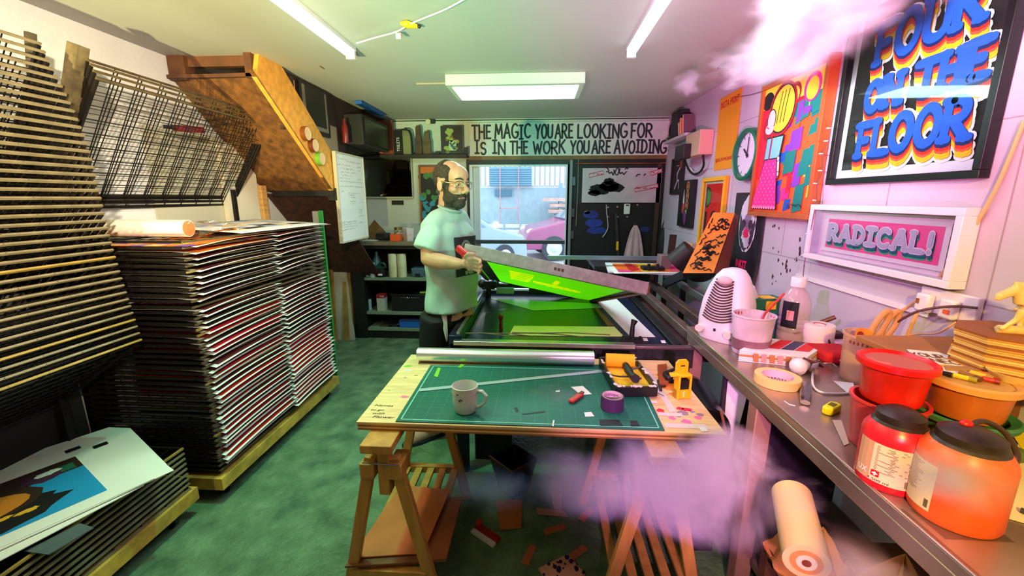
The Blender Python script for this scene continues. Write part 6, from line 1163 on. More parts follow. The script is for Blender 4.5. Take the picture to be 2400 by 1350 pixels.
for k, (px, lean) in enumerate(((2062, 0), (2085, .012))):
    q_ = at_y(px, 762, 1.50); g = MB(); pts = [];
    for j in range(17): a_ = 2 * math.pi * j / 16; pts.append(q_ + Vector((.017 * math.cos(a_) + .018 * math.sin(a_), 0, .050 * math.sin(a_))))
    g.tube(pts, .0105, 10); g.tube([q_ + Vector((-.018, 0, -.04)), q_ + Vector((-.03, .01, -.10))], .008, 8); g.obj('handle', mat('scissor_beige', (214, 150, 100), .5), t)
g = MB(); g.bar(c + Vector((0, 0, .012)), at_y(2050, 790, 1.5), .016, .003); g.obj('blades', STEEL, t)
t = T('tape_measure', 'orange tape measure sitting in the clear pot', 'tape measure', c + Vector((-.04, -.01, .11))); g = MB(); g.tube([c + Vector((-.045, -.02, .175)), c + Vector((-.025, -.02, .175))], .028, 20); g.obj('case', mat('tm_orange', (250, 140, 30), .4), t); g = MB(); g.tube([c + Vector((-.047, -.02, .175)), c + Vector((-.023, -.02, .175))], .016, 16); g.obj('hub', mat('tm_dark', (150, 40, 30), .4), t)
tag(box(1.16, 1.30, 1.66, 1.80, BZ + .001, BZ + .05).obj('red_cloth', mat('red_cloth', (196, 20, 30), .8, var=.2), bevel=.015), 'bundled red cloth behind the clear pot', 'cloth')
# red lidded tub on a pink-red tub
def tub(name, label, c, r0, r1, h, m, lidm, lid=True, extra=None):
    t = T(name, label, 'tub', c); g = MB(); g.lathe([(0, 0), (r0 * .96, 0), (r0, .006), (r1, h), (r1 + .005, h), (r1 + .005, h + .006), (r1 - .003, h + .006), (r0 - .004, .01), (0, .009)], n=40); g.obj('bucket', m, t, local=True)
    if lid: g = MB(); g.lathe([(r1 + .004, h - .006), (r1 + .010, h - .006), (r1 + .010, h + .008), (r1 + .002, h + .012), (r1 - .006, h + .004), (0, h + .003)], n=40); g.obj('lid', lidm, t, local=True)
    return t
REDT = mat('red_tub', (222, 36, 22), .3, var=.25, scale=9); LIDR = mat('red_lid', (230, 22, 22), .3)
c = Vector((.935, 1.085, BZ + .001))
t = tub('paint_tub', 'pinkish red plastic tub standing beneath the red-lidded tub', c, .070, .079, .132, mat('tub_pinkred', (226, 60, 70), .35, var=.12), None, False)
c2 = c + Vector((.0, .0, .1395)); t = tub('paint_tub', 'translucent red tub with a round red lid, stacked on the pinkish tub', c2, .064, .074, .10, REDT, LIDR)
g = MB(); g.cyl((0, 0, .1032), (0, 0, .1045), .064, n=32); g.obj('lid_inset', mat('lid_pink', (226, 110, 96), .45, var=.3, scale=14, thr=(.5, .6)), t, local=True)
# two jars with labels and black screw caps
def jar(label, c, r, h, m, rz, bar, wide):
    t = T('ink_jar', label, 'jar', c, rz, 'large ink jars on the bench'); g = MB(); g.lathe([(0, 0), (r * .95, 0), (r, .008), (r, h * .80), (r * .97, h * .88), (r * .86, h * .96), (r * .8, h), (0, h)], n=44); g.obj('body', m, t, local=True)
    g = MB(); g.lathe([(r * .80, h), (r * .72, h + .006), (r * .70, h + .022), (r * .60, h + .026), (r * .40, h + .034), (0, h + .036)], n=36); g.obj('cap', mat('cap_dark', (40, 28, 22), .4, var=.5, scale=18), t, local=True)
    g = MB(); a0, a1 = R(-90 - wide), R(-90 + wide); fn = lambda u, v: ((r + .001) * math.cos(a0 + (a1 - a0) * u), (r + .001) * math.sin(a0 + (a1 - a0) * u), h * (.12 + .62 * v)); g.grid(fn, 14, 2); lb = g.obj('label', mat('label_cream', (240, 216, 168), .6), t, local=True)
    def lf(u, v, o=.0018): an = a0 + (a1 - a0) * u; return ((r + o) * math.cos(an), (r + o) * math.sin(an), h * (.12 + .62 * v))
    g = MB(); rr2 = random.Random(int(r * 1000))
    for k in range(17):
        v = .93 - k * .040; u0 = .36 if wide > 40 else .1; u1 = u0 + rr2.uniform(.3, .58)
        if v < .22 and wide > 40: u1 = min(u1, .8)
        g.add([lf(u0, v), lf((u0 + u1) / 2, v), lf(u1, v), lf(u1, v + .014), lf((u0 + u1) / 2, v + .014), lf(u0, v + .014)], [(0, 1, 4, 5), (1, 2, 3, 4)])
    g.obj('fine_print', mat('fine_print', (130, 80, 60), .7), lb, local=True, smooth=0)
    g = MB()
    for k in range(7): u = .84 + .016 * k; g.add([lf(u, .06), lf(u + .008, .06), lf(u + .008, .24), lf(u, .24)], [(0, 1, 2, 3)])
    g.obj('barcode', mat('barcode', (90, 60, 40), .7), lb, local=True, smooth=0)
    if wide > 40:
        g = MB(); g.add([lf(0, 0, .0014), lf(.10, 0, .0014), lf(.2, 0, .0014), lf(.3, 0, .0014), lf(.3, 1, .0014), lf(.2, 1, .0014), lf(.10, 1, .0014), lf(0, 1, .0014)], [(0, 1, 6, 7), (1, 2, 5, 6), (2, 3, 4, 5)]); g.obj('side_panel', mat('panel_tan', (206, 160, 116), .6), lb, local=True, smooth=0)
        g = MB(); text(g, 'UX', .16, .20, .14, 0, 0, bold=.02, width=.2, fn=lambda x, z: lf(x, z)); g.obj('big_letters', PAPER, lb, local=True, smooth=0)
        g = MB(); g.add([lf(.33, .14), lf(.40, .14), lf(.46, .14), lf(.46, .29), lf(.40, .29), lf(.33, .29)], [(0, 1, 4, 5), (1, 2, 3, 4)]); g.obj('cross_panel', RED, lb, local=True, smooth=0)
        g = MB(); q = .0026; g.add([lf(.38, .165, q), lf(.41, .165, q), lf(.41, .265, q), lf(.38, .265, q)], [(0, 1, 2, 3)]); g.add([lf(.35, .2, q), lf(.44, .2, q), lf(.44, .235, q), lf(.35, .235, q)], [(0, 1, 2, 3)]); g.obj('cross', PAPER, lb, local=True, smooth=0)
        g = MB(); text(g, '4 500 ml', .45, .06, .06, 0, 0, width=.34, fn=lambda x, z: lf(x, z)); g.obj('volume_text', DKGREY, lb, local=True, smooth=0)
    return t
JR = mat('jar_red', (226, 30, 44), .3); JO = mat('jar_orange', (250, 100, 40), .35)
j1 = jar('red ink jar with a wide cream label near the bench edge', (.838, .935, BZ + .001), .064, .152, JR, -51, True, 52)
j2 = jar('orange ink jar with a narrow cream label nearest the camera', (.888, .830, BZ + .001), .074, .166, JO, -98, True, 26)
g = MB(); c = Vector((.888, .830, BZ)); g.tube([c + Vector((.015, .02, .198)), c + Vector((.05, .03, .202)), c + Vector((.080, .015, .185)), c + Vector((.083, -.01, .155)), c + Vector((.071, -.022, .14))], .0055, 8); g.obj('bail_handle', mat('bail_brown', (60, 40, 26), .4), j2)
g = MB(); g.ball(c + Vector((0, .015, .203)), (.012, .010, .009)); g.obj('red_knob', mat('knob_bright', (200, 20, 20), .4), j2)
# brown lidded tub in a green bowl-rimmed tub
c = Vector((1.085, 1.045, BZ + .001)); GRN = mat('tub_green', (60, 130, 86), .4, var=.15)
t = T('paint_tub', 'green-rimmed tub under the brown lidded tub', 'tub', c); g = MB(); g.lathe([(0, 0), (.070, 0), (.082, .112), (.098, .116), (.102, .128), (.095, .132), (.079, .124), (.066, .01), (0, .008)], n=40); g.obj('bucket', GRN, t, local=True); g = MB(); g.ball((.075, -.06, .05), (.03, .025, .018)); g.obj('pouring_lip', mat('lip_green', (90, 110, 60), .5), t, local=True)
c2 = c + Vector((.0, .0, .1255)); t = tub('paint_tub', 'amber brown round tub with a clear lid, near the right edge', c2, .070, .080, .084, mat('tub_amber', (196, 104, 40), .35, var=.25, scale=7), mat('lid_amber', (226, 160, 90), .3))
g = MB(); g.cyl((0, 0, .0875), (0, 0, .089), .070, n=32); g.obj('lid_inset', mat('inset_amber', (206, 156, 90), .4, var=.12, scale=8), t, local=True)
# raised shelf at the back of the bench with coasters, sculpture, papers, pens
RZ = 1.115
t = T('riser_shelf', 'low brown wooden riser standing at the back of the bench', 'shelf', (1.22, 1.2, BZ)); g = MB(); g.bx(1.06, XR - .006, .98, 1.40, RZ - .02, RZ); g.obj('board', mat('riser_brown', (176, 112, 60), .5, var=.15), t, bevel=.003)
for y in (1.18, 1.385): g = MB(); g.bx(1.22, XR - .03, y - .012, y + .012, BZ + .001, RZ - .02); g.obj('support', mat('riser_brown2', (120, 70, 36), .6), t)
t = T('cardboard_box', 'brown cardboard box against the wall behind the clear pot', 'box', (1.33, 1.53, BZ)); g = MB(); g.bx(1.285, XR - .02, 1.42, 1.66, BZ + .001, 1.035); g.obj('carton', CARD, t, bevel=.003); g = MB(); g.bx(1.28, XR - .018, 1.415, 1.665, 1.035, 1.042); g.obj('lid', mat('riser_brown', (0, 0, 0)), t)
def rz_(px, py): return at_z(px, py, RZ + .0015)
flat('poster_sheet', ((2125, 819), (2200, 826), (2320, 868), (2205, 880), (2150, 850)), RZ + .0015, PAPER, 'white sheet with hand-drawn letters lying beside the coaster stack', 'paper', .0008)
t = T('card_strip', 'tan card strip lying in front of the coaster stack', 'card', rz_(2260, 868)); MB().slab([rz_(2214, 861), rz_(2330, 866), rz_(2330, 874), rz_(2216, 869)], (0, 0, .006)).obj('strip', CARD, t, smooth=0)
q0 = at_z(2190, 840, RZ + .003); t = T('drawn_letters', 'brown hand-drawn capitals on the white sheet by the coasters', 'lettering', q0); g = MB(); g.M = Matrix.Translation(q0) @ Matrix.Rotation(R(-18), 4, 'Z') @ Matrix.Rotation(R(-90), 4, 'X'); hand(g, 'YOUR', -.045, .03, .005, .032, .004, 1, 0); hand(g, 'NECK', -.015, .06, -.036, .03, .004, 1, 0); g.obj('letters', mat('letter_brown', (130, 60, 40), .7), t, smooth=0)
cs = Vector((1.262, 1.135, RZ + .001)); r = random.Random(3)
oct_ = lambda s, x, y: [(x + s * math.cos(R(22.5 + 45 * k)), y + s * .95 * math.sin(R(22.5 + 45 * k))) for k in range(8)]
cz = RZ + .001
for k in range(18):
    h = .0055; m = mat('coaster_%d' % (k % 4), ((206, 140, 70), (150, 84, 40), (226, 176, 110), (240, 200, 130))[k % 4], .6, var=.1); tag(MB().prism(oct_(.122, cs.x + r.uniform(-.003, .003), cs.y + r.uniform(-.004, .004)), cz, cz + h - .0007).obj('coaster', m, smooth=0), 'octagonal wooden coaster, %s from the top of the stack' % ordn(17 - k) if k < 17 else 'yellow-topped octagonal coaster, topmost under the sculpture', 'coaster', 'octagonal coasters in the stack'); cz += h
# carved pale animal sculpture
sc_ = Vector((cs.x + .012, cs.y - .02, cz + .0005)); s = MB(); s.M = Matrix.Translation(sc_) @ Matrix.Rotation(R(-14), 4, 'Z')
s.tube([(-.07, 0, .008), (.11, 0, .008)], .012, 10, sy=1.0); s.tube([(-.035, 0, .072), (0, 0, .076), (.04, 0, .068), (.08, 0, .06)], [.015, .018, .016, .014], 14); s.tube([(-.035, 0, .08), (-.045, 0, .105), (-.06, 0, .112)], [.015, .013, .010], 12); s.tube([(-.05, 0, .115), (-.085, -.004, .095), (-.088, -.004, .085)], [.013, .010, .006], 12); s.tube([(-.06, 0, .128), (-.03, 0, .124), (-.005, 0, .10), (.005, 0, .085)], [.008, .012, .012, .006], 10)
for x0, x1, y in ((-.035, -.07, -.012), (-.03, -.02, .012), (.075, .10, -.012), (.07, .06, .012)): s.tube([(x0, y, .065), ((x0 + x1) / 2 + .008, y, .038), (x1, y, .01)], [.011, .007, .005], 10)
s.tube([(.09, 0, .062), (.115, 0, .04), (.11, 0, .01)], [.010, .008, .006], 8); s.tube([(.0, 0, .06), (.015, 0, .012)], [.016, .02], 10)
st_ = fuse(s, .0032, 2); tag(st_.obj('animal_sculpture', mat('soapstone', (240, 206, 140), .3, var=.12, scale=30), smooth=70), 'polished pale stone animal carving standing on the coaster stack', 'sculpture')
for k, (px0, py0, px1, py1, c, nm) in enumerate(((2190, 868, 2232, 880, (36, 30, 56), 'navy'), (2232, 878, 2290, 892, (236, 210, 40), 'yellow'), (2250, 872, 2300, 890, (150, 96, 40), 'bronze'), (2275, 872, 2330, 888, (246, 190, 40), 'amber'), (2298, 874, 2338, 890, (240, 110, 30), 'orange'), (2300, 886, 2345, 896, (206, 26, 50), 'red'))):
    a, b = at_z(px0, py0, RZ + .008), at_z(px1, py1, RZ + .008); t = T('marker_pen', nm + ' marker pen lying on the riser behind the amber tub', 'pen', a.lerp(b, .5) - Vector((0, 0, .007)), 0, 'marker pens on the riser'); g = MB(); g.tube([a, a.lerp(b, .68)], .006, 8); g.obj('barrel', mat('pen_' + nm, c, .4), t); g = MB(); g.tube([a.lerp(b, .68), b], .0068, 8); g.obj('cap', mat('pencap_' + nm, tuple(int(v * .7) for v in c), .4), t)
c = at_z(2375, 905, RZ); t = T('bowl', 'cream shallow bowl at the right edge of the riser', 'bowl', (c.x + .03, c.y + .03, RZ + .001)); g = MB(); g.lathe([(0, 0), (.035, 0), (.05, .022), (.047, .022), (.034, .005), (0, .004)], n=28); g.obj('bowl', mat('bowl_cream', (236, 206, 140), .4), t, local=True)
flat('drawing_sheet', ((2330, 1110), (2400, 1025), (2460, 1060), (2430, 1235), (2325, 1205)), BZ + .0015, mat('cream_paper', (246, 226, 170), .8), 'cream sheet with faint pencil drawing at the right edge of the bench', 'paper', .001)
flat('yellow_sheet', ((2360, 1000), (2420, 950), (2460, 1010), (2400, 1060)), BZ + .0030, mat('yellow_paper', (250, 226, 30), .7), 'bright yellow sheet lying behind the cream drawing sheet', 'paper', .001)
t = T('pliers', 'black tool tips lying on the cream drawing sheet', 'tool', at_z(2405, 1200, BZ + .003)); MB().tube([at_z(2392, 1195, BZ + .008), at_z(2440, 1215, BZ + .008)], .006, 8).obj('jaw', BLACK, t)
# sockets, plugs and cables on the wall
a, b = at_x(2192, 706, XR - .02), at_x(2320, 775, XR - .02)
t = T('socket', 'white double wall socket above the riser', 'socket', (XR - .004, 1.44, 1.17), -90); g = MB(); g.bx(-.11, .09, -.02, 0, 0, .085); g.obj('plate', HW, t, local=True, bevel=.004)
for k, x in enumerate((-.07, .02)):
    t = T('plug', ('left white plug with a grey cable' if k == 0 else 'right white plug with an orange switch mark') + ' in the wall socket', 'plug', (XR - .026, 1.44 - x, 1.175), -90, 'plugs in the wall socket'); g = MB(); g.bx(-.026, .026, -.026, 0, -.006, .06); g.obj('body', HW, t, local=True, bevel=.008)
    if k: g = MB(); g.bx(-.004, .018, -.028, -.026, .012, .026); g.obj('mark', mat('orange_mark', (250, 110, 60), .5), t, local=True)
    else: g = MB(); g.bx(-.018, -.006, -.028, -.026, .022, .04); g.obj('mark', mat('brown_mark', (150, 90, 40), .5), t, local=True)
CBL = mat('cable_cream', (236, 180, 120), .5)
tag(MB().tube([(XR - .055, 1.51, 1.165), (XR - .06, 1.515, 1.12), (XR - .055, 1.53, 1.06), (XR - .05, 1.53, 1.12 - .16), (XR - .05, 1.53, BZ + .004)], .006, 8).obj('power_cable', CBL), 'thick cream cable dropping from the left plug to the bench', 'cable')
tag(MB().tube([at_x(2400, 285, XR - .012), at_x(2330, 450, XR - .012), at_x(2240, 600, XR - .012), at_x(2165, 690, XR - .012), at_x(2105, 735, XR - .012)], .0055, 8).obj('wall_cable', CBL), 'long cream cable crossing the wall diagonally over the white frame', 'cable')
tag(MB().tube([at_y(2095, 760, 1.50), at_y(2150, 730, 1.46), at_y(2230, 718, 1.40), at_y(2290, 722, 1.34)], .0042, 8).obj('brown_cable', mat('cable_brown', (90, 46, 50), .4)), 'dark brown cable arching from the scissors pot to the sculpture', 'cable')
tag(MB().tube([at_x(2110, 790, 1.33), at_x(2150, 783, 1.34), at_x(2200, 780, 1.345), at_x(2240, 755, 1.35)], .003, 8).obj('thin_cable', CBL), 'thin cream cable running low along the wall to the coasters', 'cable')
struct('trim_7', box(XR - .012, XR, 1.52, 2.3, 1.145, 1.165), HW)
# under the bench: rags and paper rolls
CL = mat('rag_cream', (226, 150, 84), .85, var=.2, scale=6)
def rag(label, c, sx, sy, sz, seed, m=CL):
    rr3 = random.Random(seed); ph = [rr3.uniform(0, 6) for _ in range(6)]
    def f(u, v):
        a = 2 * math.pi * u; ph2 = math.pi * .5 * v; w = 1 + .22 * math.sin(3 * a + ph[0]) + .12 * math.sin(7 * a + ph[1] + 3 * v); q = (1 - v) ** .8
        return (c[0] + sx * q * w * math.cos(a), c[1] + sy * q * w * math.sin(a), c[2] + sz * v * (1 + .2 * math.sin(5 * a + ph[2])) + .02 * q * math.sin(9 * a + ph[3]) * (v > 0) + .02 * math.sin(14 * v + ph[4]) * q)
    g = MB(); g.grid(f, 44, 12); return tag(g.obj('rag', m, smooth=60), label, 'rag', 'rags under the bench')
tag(box(.84, XR - .03, .55, 1.38, .30, .33).obj('under_shelf', mat('under_shelf', (110, 70, 50), .6)), 'brown shelf board under the bench holding rags and rolls', 'shelf')
ub = [q for q in COL.objects if q.name == 'under_shelf'][0]
for x, y in ((.86, .6), (XR - .05, .6), (.86, 1.35), (XR - .05, 1.35)): box(x - .02, x + .02, y - .02, y + .02, .19, .30).obj('leg', mat('under_shelf', (0, 0, 0)), ub)
rag('crumpled cream rag at the back left under the bench', (.93, 1.22, .33), .12, .13, .16, 1); rag('crumpled cream rag piled highest under the bench', (1.03, 1.05, .33), .13, .13, .22, 2); rag('brownish rag lying nearest the camera under the bench', (1.12, .85, .33), .13, .14, .14, 3, mat('rag_brown', (196, 120, 60), .85, var=.25)); rag('small folded rag between the larger rags under the bench', (.92, 1.05, .33), .08, .08, .1, 4)
for k, (px, py, Y) in enumerate(((1890, 1318, .98),)):
    c = at_y(px, py, Y); t = T('paper_roll', 'cream paper roll lying end-on under the bench', 'roll', c); ax_ = Vector((.35, .9, .1)).normalized(); g = MB(); g.tube([c, c + ax_ * .25], .055, 32); g.obj('roll', mat('roll_cream', (250, 206, 140), .7), t); g = MB(); g.tube([c - ax_ * .0015, c + ax_ * .01], .038, 28); g.obj('inner_band', mat('roll_ring', (230, 150, 80), .7), t); g = MB(); g.tube([c - ax_ * .003, c + ax_ * .01], .024, 24); g.obj('inner_core', mat('roll_white', (252, 226, 190), .7), t); g = MB(); g.tube([c - ax_ * .0045, c + ax_ * .01], .011, 16); g.obj('hole', mat('hole_brown', (130, 50, 20), .7), t)
# ================================================================== pictures on the right wall
def wallthing(name, label, cat, yf, yn, z0, d=.0): return T(name, label, cat, (XR - d - .003, (yf + yn) / 2, z0), -90), yf - yn
def frame(t, W, H, b, dep, m, nm='frame'):
    g = MB(); g.bx(-W / 2, W / 2, -dep, 0, 0, b); g.bx(-W / 2, W / 2, -dep, 0, H - b, H); g.bx(-W / 2, -W / 2 + b, -dep, 0, b, H - b); g.bx(W / 2 - b, W / 2, -dep, 0, b, H - b); return g.obj(nm, m, t, local=True, bevel=.002)
def off(g, y): g.M = Matrix.Translation((0, -y, 0)); return g
def glaze(t, W, H, b, y): MB().add([(-W / 2 + b, -y, b), (W / 2 - b, -y, b), (W / 2 - b, -y, H - b), (-W / 2 + b, -y, H - b)], [(0, 1, 2, 3)]).obj('glazing', GLASS, t, local=True, smooth=0)
# big lettered poster in a black frame
t, W = wallthing('framed_poster', 'large black framed poster of layered blue letters reading FOUR ON THE FLOOR', 'poster', 2.135, 1.425, 1.62); H = .775
frame(t, W, H, .026, .035, mat('frame_black', (14, 12, 14), .35))
g = off(MB(), .006); g.rect(-W / 2 + .026, W / 2 - .026, .026, H - .026, 0, 0); g.rect(-W / 2 + .056, W / 2 - .052, .062, H - .062, 1, 1)
PM = [mat('po_' + n, c, .55) for n, c in (('mount', (232, 222, 234)), ('black', (18, 12, 14)), ('white', (246, 226, 226)), ('yellow', (252, 190, 30)), ('red', (236, 40, 28)), ('coral', (240, 86, 60)), ('navy', (20, 34, 96)), ('blue', (36, 92, 206)))]
yc = 1.78; rows = (('FOUR', .485, .14, yc - 1.965, yc - 1.545), ('ON THE', .305, .105, yc - 1.975, yc - 1.50), ('FLOOR', .125, .125, yc - 1.985, yc - 1.515))
for k, (dz, mi, ex) in enumerate(((-.054, 2, .046), (-.03, 2, .046), (0, 2, .044), (-.048, 3, .033), (-.038, 3, .033), (-.030, 5, .033), (-.021, 4, .033), (-.011, 6, .033), (0, 7, .033))):
    for txt, z, h, a, b in rows: hand(g, txt, a, b, z + dz, h, ex, 3 + k * 2 + (.5 if txt == 'FLOOR' else 0), mi, gap=.22, serif=.016, jit=.0, slope=.04)
g.obj('poster', PM, t, local=True, smooth=0); glaze(t, W, H, .026, .022)
# white box frame with RADICAL!
t, W = wallthing('boxed_print', 'white box frame holding the pink RADICAL! print', 'picture', 2.185, 1.42, 1.268); H = .262
frame(t, W, H, .026, .055, HW)
g = off(MB(), .004); g.rect(-W / 2 + .026, W / 2 - .026, .026, H - .026, 0, 0); g.obj('backing', mat('rad_back', (246, 226, 232), .7), t, local=True)
g = off(MB(), .012); a, b, c, d = -W / 2 + .055, W / 2 - .075, .045, H - .05; g.rect(a, b, c, d, 0, 0); g.rect(a + .03, b - .022, c + .018, d - .016, 1, 1)
for k, (dx, dz, mi, wd) in enumerate(((.004, -.022, 5, .020), (.004, -.016, 4, .020), (.003, -.010, 3, .020), (0, 0, 6, .026), (0, 0, 2, .017))): hand(g, 'RADICAL!', a + .055 + dx, b - .05 + dx, c + .058 + dz, .066, wd, 3 + 2 * k, mi, gap=.26, serif=.009)
g.obj('print', [mat('ra_' + n, q, .6) for n, q in (('paper', (250, 236, 240)), ('pink', (255, 92, 160)), ('lilac', (200, 196, 216)), ('blue', (40, 110, 140)), ('teal', (20, 120, 100)), ('green', (70, 190, 140)), ('white', (248, 226, 240)))], t, local=True, smooth=0); glaze(t, W, H, .026, .045)
# wood framed painting of a girl (plain stand-in figure)
t, W = wallthing('framed_painting', 'tall wood framed painting of a yellow haired figure in a pink spotted skirt', 'painting', 2.822, 2.205, 1.452, .0); H = .765
frame(t, W, H, .028, .05, mat('frame_orange_wood', (176, 92, 40), .45, var=.15, scale=5)); g = off(MB(), .03); e = .028; X0, X1 = -W / 2 + e, W / 2 - e
cols = [mat('pg_' + n, c, .6) for n, c in (('red', (226, 24, 60)), ('yellow', (250, 214, 60)), ('orange', (240, 96, 40)), ('blue', (30, 90, 190)), ('purple', (130, 60, 190)), ('teal', (20, 130, 120)), ('black', (18, 12, 18)), ('skin', (246, 216, 226)), ('sky', (130, 206, 236)), ('pink', (246, 40, 150)), ('lightpink', (252, 150, 200)), ('maroon', (170, 20, 50)))]
g.rect(X0, X1, e, H - e, 0, 2); r = random.Random(31); ux = lambda u: X0 + (X1 - X0) * u; uz = lambda v: e + (H - 2 * e) * v
k = 1
for i in range(60):
    u = r.uniform(.45, 1.0); v = r.uniform(.0, .85); w = r.uniform(.03, .10); h = r.uniform(.05, .22); mi = r.choice([0, 2, 3, 4, 5, 3, 2, 9, 4] if u < .8 else [5, 5, 3, 2, 1, 5]); k += .12
    g.shp([(ux(max(0, u - w)), uz(max(0, v))), (ux(min(1, u + w * .9)), uz(max(0, v + .02))), (ux(min(1, u + w)), uz(min(1, v + h))), (ux(max(0, u - w * .8)), uz(min(1, v + h * .9)))], k, mi)
g.shp([(ux(0), uz(.28)), (ux(.3), uz(.28)), (ux(.22), uz(.86)), (ux(0), uz(.86))], 9, 0); g.rect(ux(0), ux(1), uz(.84), uz(1), 9.2, 1); g.oval(ux(.08), uz(.9), .06, .05, 9.5, 6)
g.oval(ux(.55), uz(.88), .06, .06, 9.6, 11); g.oval(ux(.55), uz(.87), .045, .045, 9.8, 1); g.oval(ux(.82), uz(.88), .07, .07, 9.6, 9); g.oval(ux(.82), uz(.87), .05, .055, 9.8, 1)
g.oval(ux(.14), uz(.68), .055, .075, 10, 11); g.oval(ux(.37), uz(.80), .135, .145, 11, 11, rot=-18); g.oval(ux(.37), uz(.80), .118, .130, 12, 6, rot=-18); g.oval(ux(.375), uz(.80), .110, .122, 13, 1, rot=-18)
for q in (.32, .38, .44): g.line([(ux(q + .03), uz(.93)), (ux(q), uz(.82)), (ux(q - .02), uz(.70))], .006, 14, 6)
g.oval(ux(.20), uz(.74), .045, .06, 14, 6); g.oval(ux(.20), uz(.74), .039, .054, 15, 7); g.oval(ux(.18), uz(.67), .045, .03, 14.5, 7); g.line([(ux(.13), uz(.69)), (ux(.17), uz(.675))], .006, 16, 0)
g.shp([(ux(.16), uz(.60)), (ux(.48), uz(.60)), (ux(.44), uz(.40)), (ux(.14), uz(.40))], 15, 6); g.shp([(ux(.17), uz(.59)), (ux(.46), uz(.59)), (ux(.42), uz(.41)), (ux(.15), uz(.41))], 16, 8); g.line([(ux(.42), uz(.42)), (ux(.44), uz(.3)), (ux(.40), uz(.25))], .034, 15, 6); g.line([(ux(.42), uz(.42)), (ux(.44), uz(.3)), (ux(.40), uz(.25))], .026, 16, 7); g.line([(ux(.26), uz(.6)), (ux(.24), uz(.40))], .014, 17, 11)
g.shp([(ux(.16), uz(.43)), (ux(.40), uz(.43)), (ux(.50), uz(.02)), (ux(.0), uz(.02)), (ux(.02), uz(.1))], 17, 6); g.shp([(ux(.17), uz(.42)), (ux(.39), uz(.42)), (ux(.485), uz(.03)), (ux(.01), uz(.03)), (ux(.02), uz(.1))], 18, 9)
for i in range(13):
    for j in range(6):
        v = .05 + i * .028; u = .05 + j * .075 + (.035 if i % 2 else 0)
        if .18 - (.42 - v) * .42 < u < .38 + (.42 - v) * .24: g.oval(ux(u), uz(v), .004, .006, 19, 10, n=8)
for q in range(10): g.oval(ux(.03 + q * .048), uz(.035), .012, .01, 20, 10, n=8)
scribble(g, ux(.68), ux(.96), uz(.05), .03, .004, 20, 6, 4); g.obj('painting', cols, t, local=True, smooth=0)
# clock
c = (XR - .004, 2.965, 1.838); t = T('wall_clock', 'round wall clock with a green rim reading ten o\'clock', 'clock', c, -90, rot=(R(90), 0, R(-90))); RR = .165
g = MB(); g.lathe([(RR, 0), (RR + .004, .01), (RR, .048), (RR - .012, .055), (RR - .022, .05), (RR - .024, .02)], n=56); g.obj('rim', mat('rim_green', (16, 120, 76), .35), t, local=True)
g = MB(); g.cyl((0, 0, .0), (0, 0, .022), RR - .02, n=48); g.obj('face', mat('clock_face', (232, 228, 244), .6), t, local=True)
def cl(pts, w, z): g = MB(); g.bar((pts[0][0], pts[0][1], z), (pts[1][0], pts[1][1], z), w, .002); return g
g = MB()
for h in range(12): a = R(30 * h); g.bar((.118 * math.sin(a), .118 * math.cos(a), .0235), (.137 * math.sin(a), .137 * math.cos(a), .0235), .005, .001)
g.obj('hour_marks', mat('clock_ink', (40, 36, 60), .5), t, local=True)
for nm, a, L, w in (('hour_hand', -52, .066, .012), ('minute_hand', 3, .112, .008)): a = R(a); cl(((-.02 * math.sin(a), -.02 * math.cos(a)), (L * math.sin(a), L * math.cos(a))), w, .028).obj(nm, mat('clock_ink', (0, 0, 0)), t, local=True)
g = MB(); g.cyl((0, 0, .024), (0, 0, .033), .009); g.obj('hub', mat('clock_ink', (0, 0, 0)), t, local=True)
# tall amber poster (its code block left out)
t, W = wallthing('poster', 'tall amber paper poster headed INSTA PRINT beside the green clock', 'poster', 3.555, 3.20, 1.772); H = .535
g = MB(); g.bx(-W / 2, W / 2, -.002, 0, 0, H); g.obj('sheet', mat('amber_sheet', (240, 160, 24), .7), t, local=True); g = off(MB(), .0025)
text(g, 'INSTA PRINT', 0, H * .89, .05, 1, 0, bold=.02, width=W * .86); text(g, '@OLLFOWLERART', 0, H * .135, .034, 1, 0, bold=.02, width=W * .86); text(g, 'SCAN TO FOLLOW ME', 0, H * .075, .014, 1, 1, width=W * .44) if False else None
g.obj('lettering', [mat('poster_red', (196, 22, 36), .6), BLACK], t, local=True, smooth=0)
# yellow framed red poster with big letters
t, W = wallthing('framed_poster', 'yellow framed red poster of big green, black and yellow letters', 'poster', 3.70, 3.255, 1.10); H = .62
frame(t, W, H, .03, .03, mat('frame_yellow', (252, 186, 20), .45)); g = off(MB(), .008); g.rect(-W / 2 + .03, W / 2 - .03, .03, H - .03, 0, 0); g.rect(-W / 2 + .055, W / 2 - .05, .05, H - .05, 1, 1)
def letD(z, mi): g.shp([(-.15, z)] + [(-.15 + .10 * math.cos(R(a)), z + .085 + .085 * math.sin(R(a))) for a in range(-90, 91, 15)] + [(-.15, z + .17)], 2, 2); g.shp([(-.135, z + .012)] + [(-.135 + .078 * math.cos(R(a)), z + .085 + .07 * math.sin(R(a))) for a in range(-90, 91, 15)] + [(-.135, z + .158)], 3, mi)
letD(.38, 3); g.rect(-.15, -.11, .20, .35, 2, 2); hand(g, 'S', -.02, .06, .21, .13, .045, 2, 2); g.oval(-.10, .12, .055, .07, 2, 2); g.oval(-.10, .12, .04, .055, 3, 4); g.oval(.04, .12, .055, .07, 2, 2); g.oval(.04, .12, .04, .055, 3, 3)
g.obj('poster', [mat('dp_' + n, c, .6) for n, c in (('edge', (250, 210, 190)), ('red', (250, 26, 22)), ('black', (20, 14, 14)), ('green', (60, 150, 50)), ('yellow', (246, 200, 40)))], t, local=True, smooth=0); glaze(t, W, H, .03, .02)
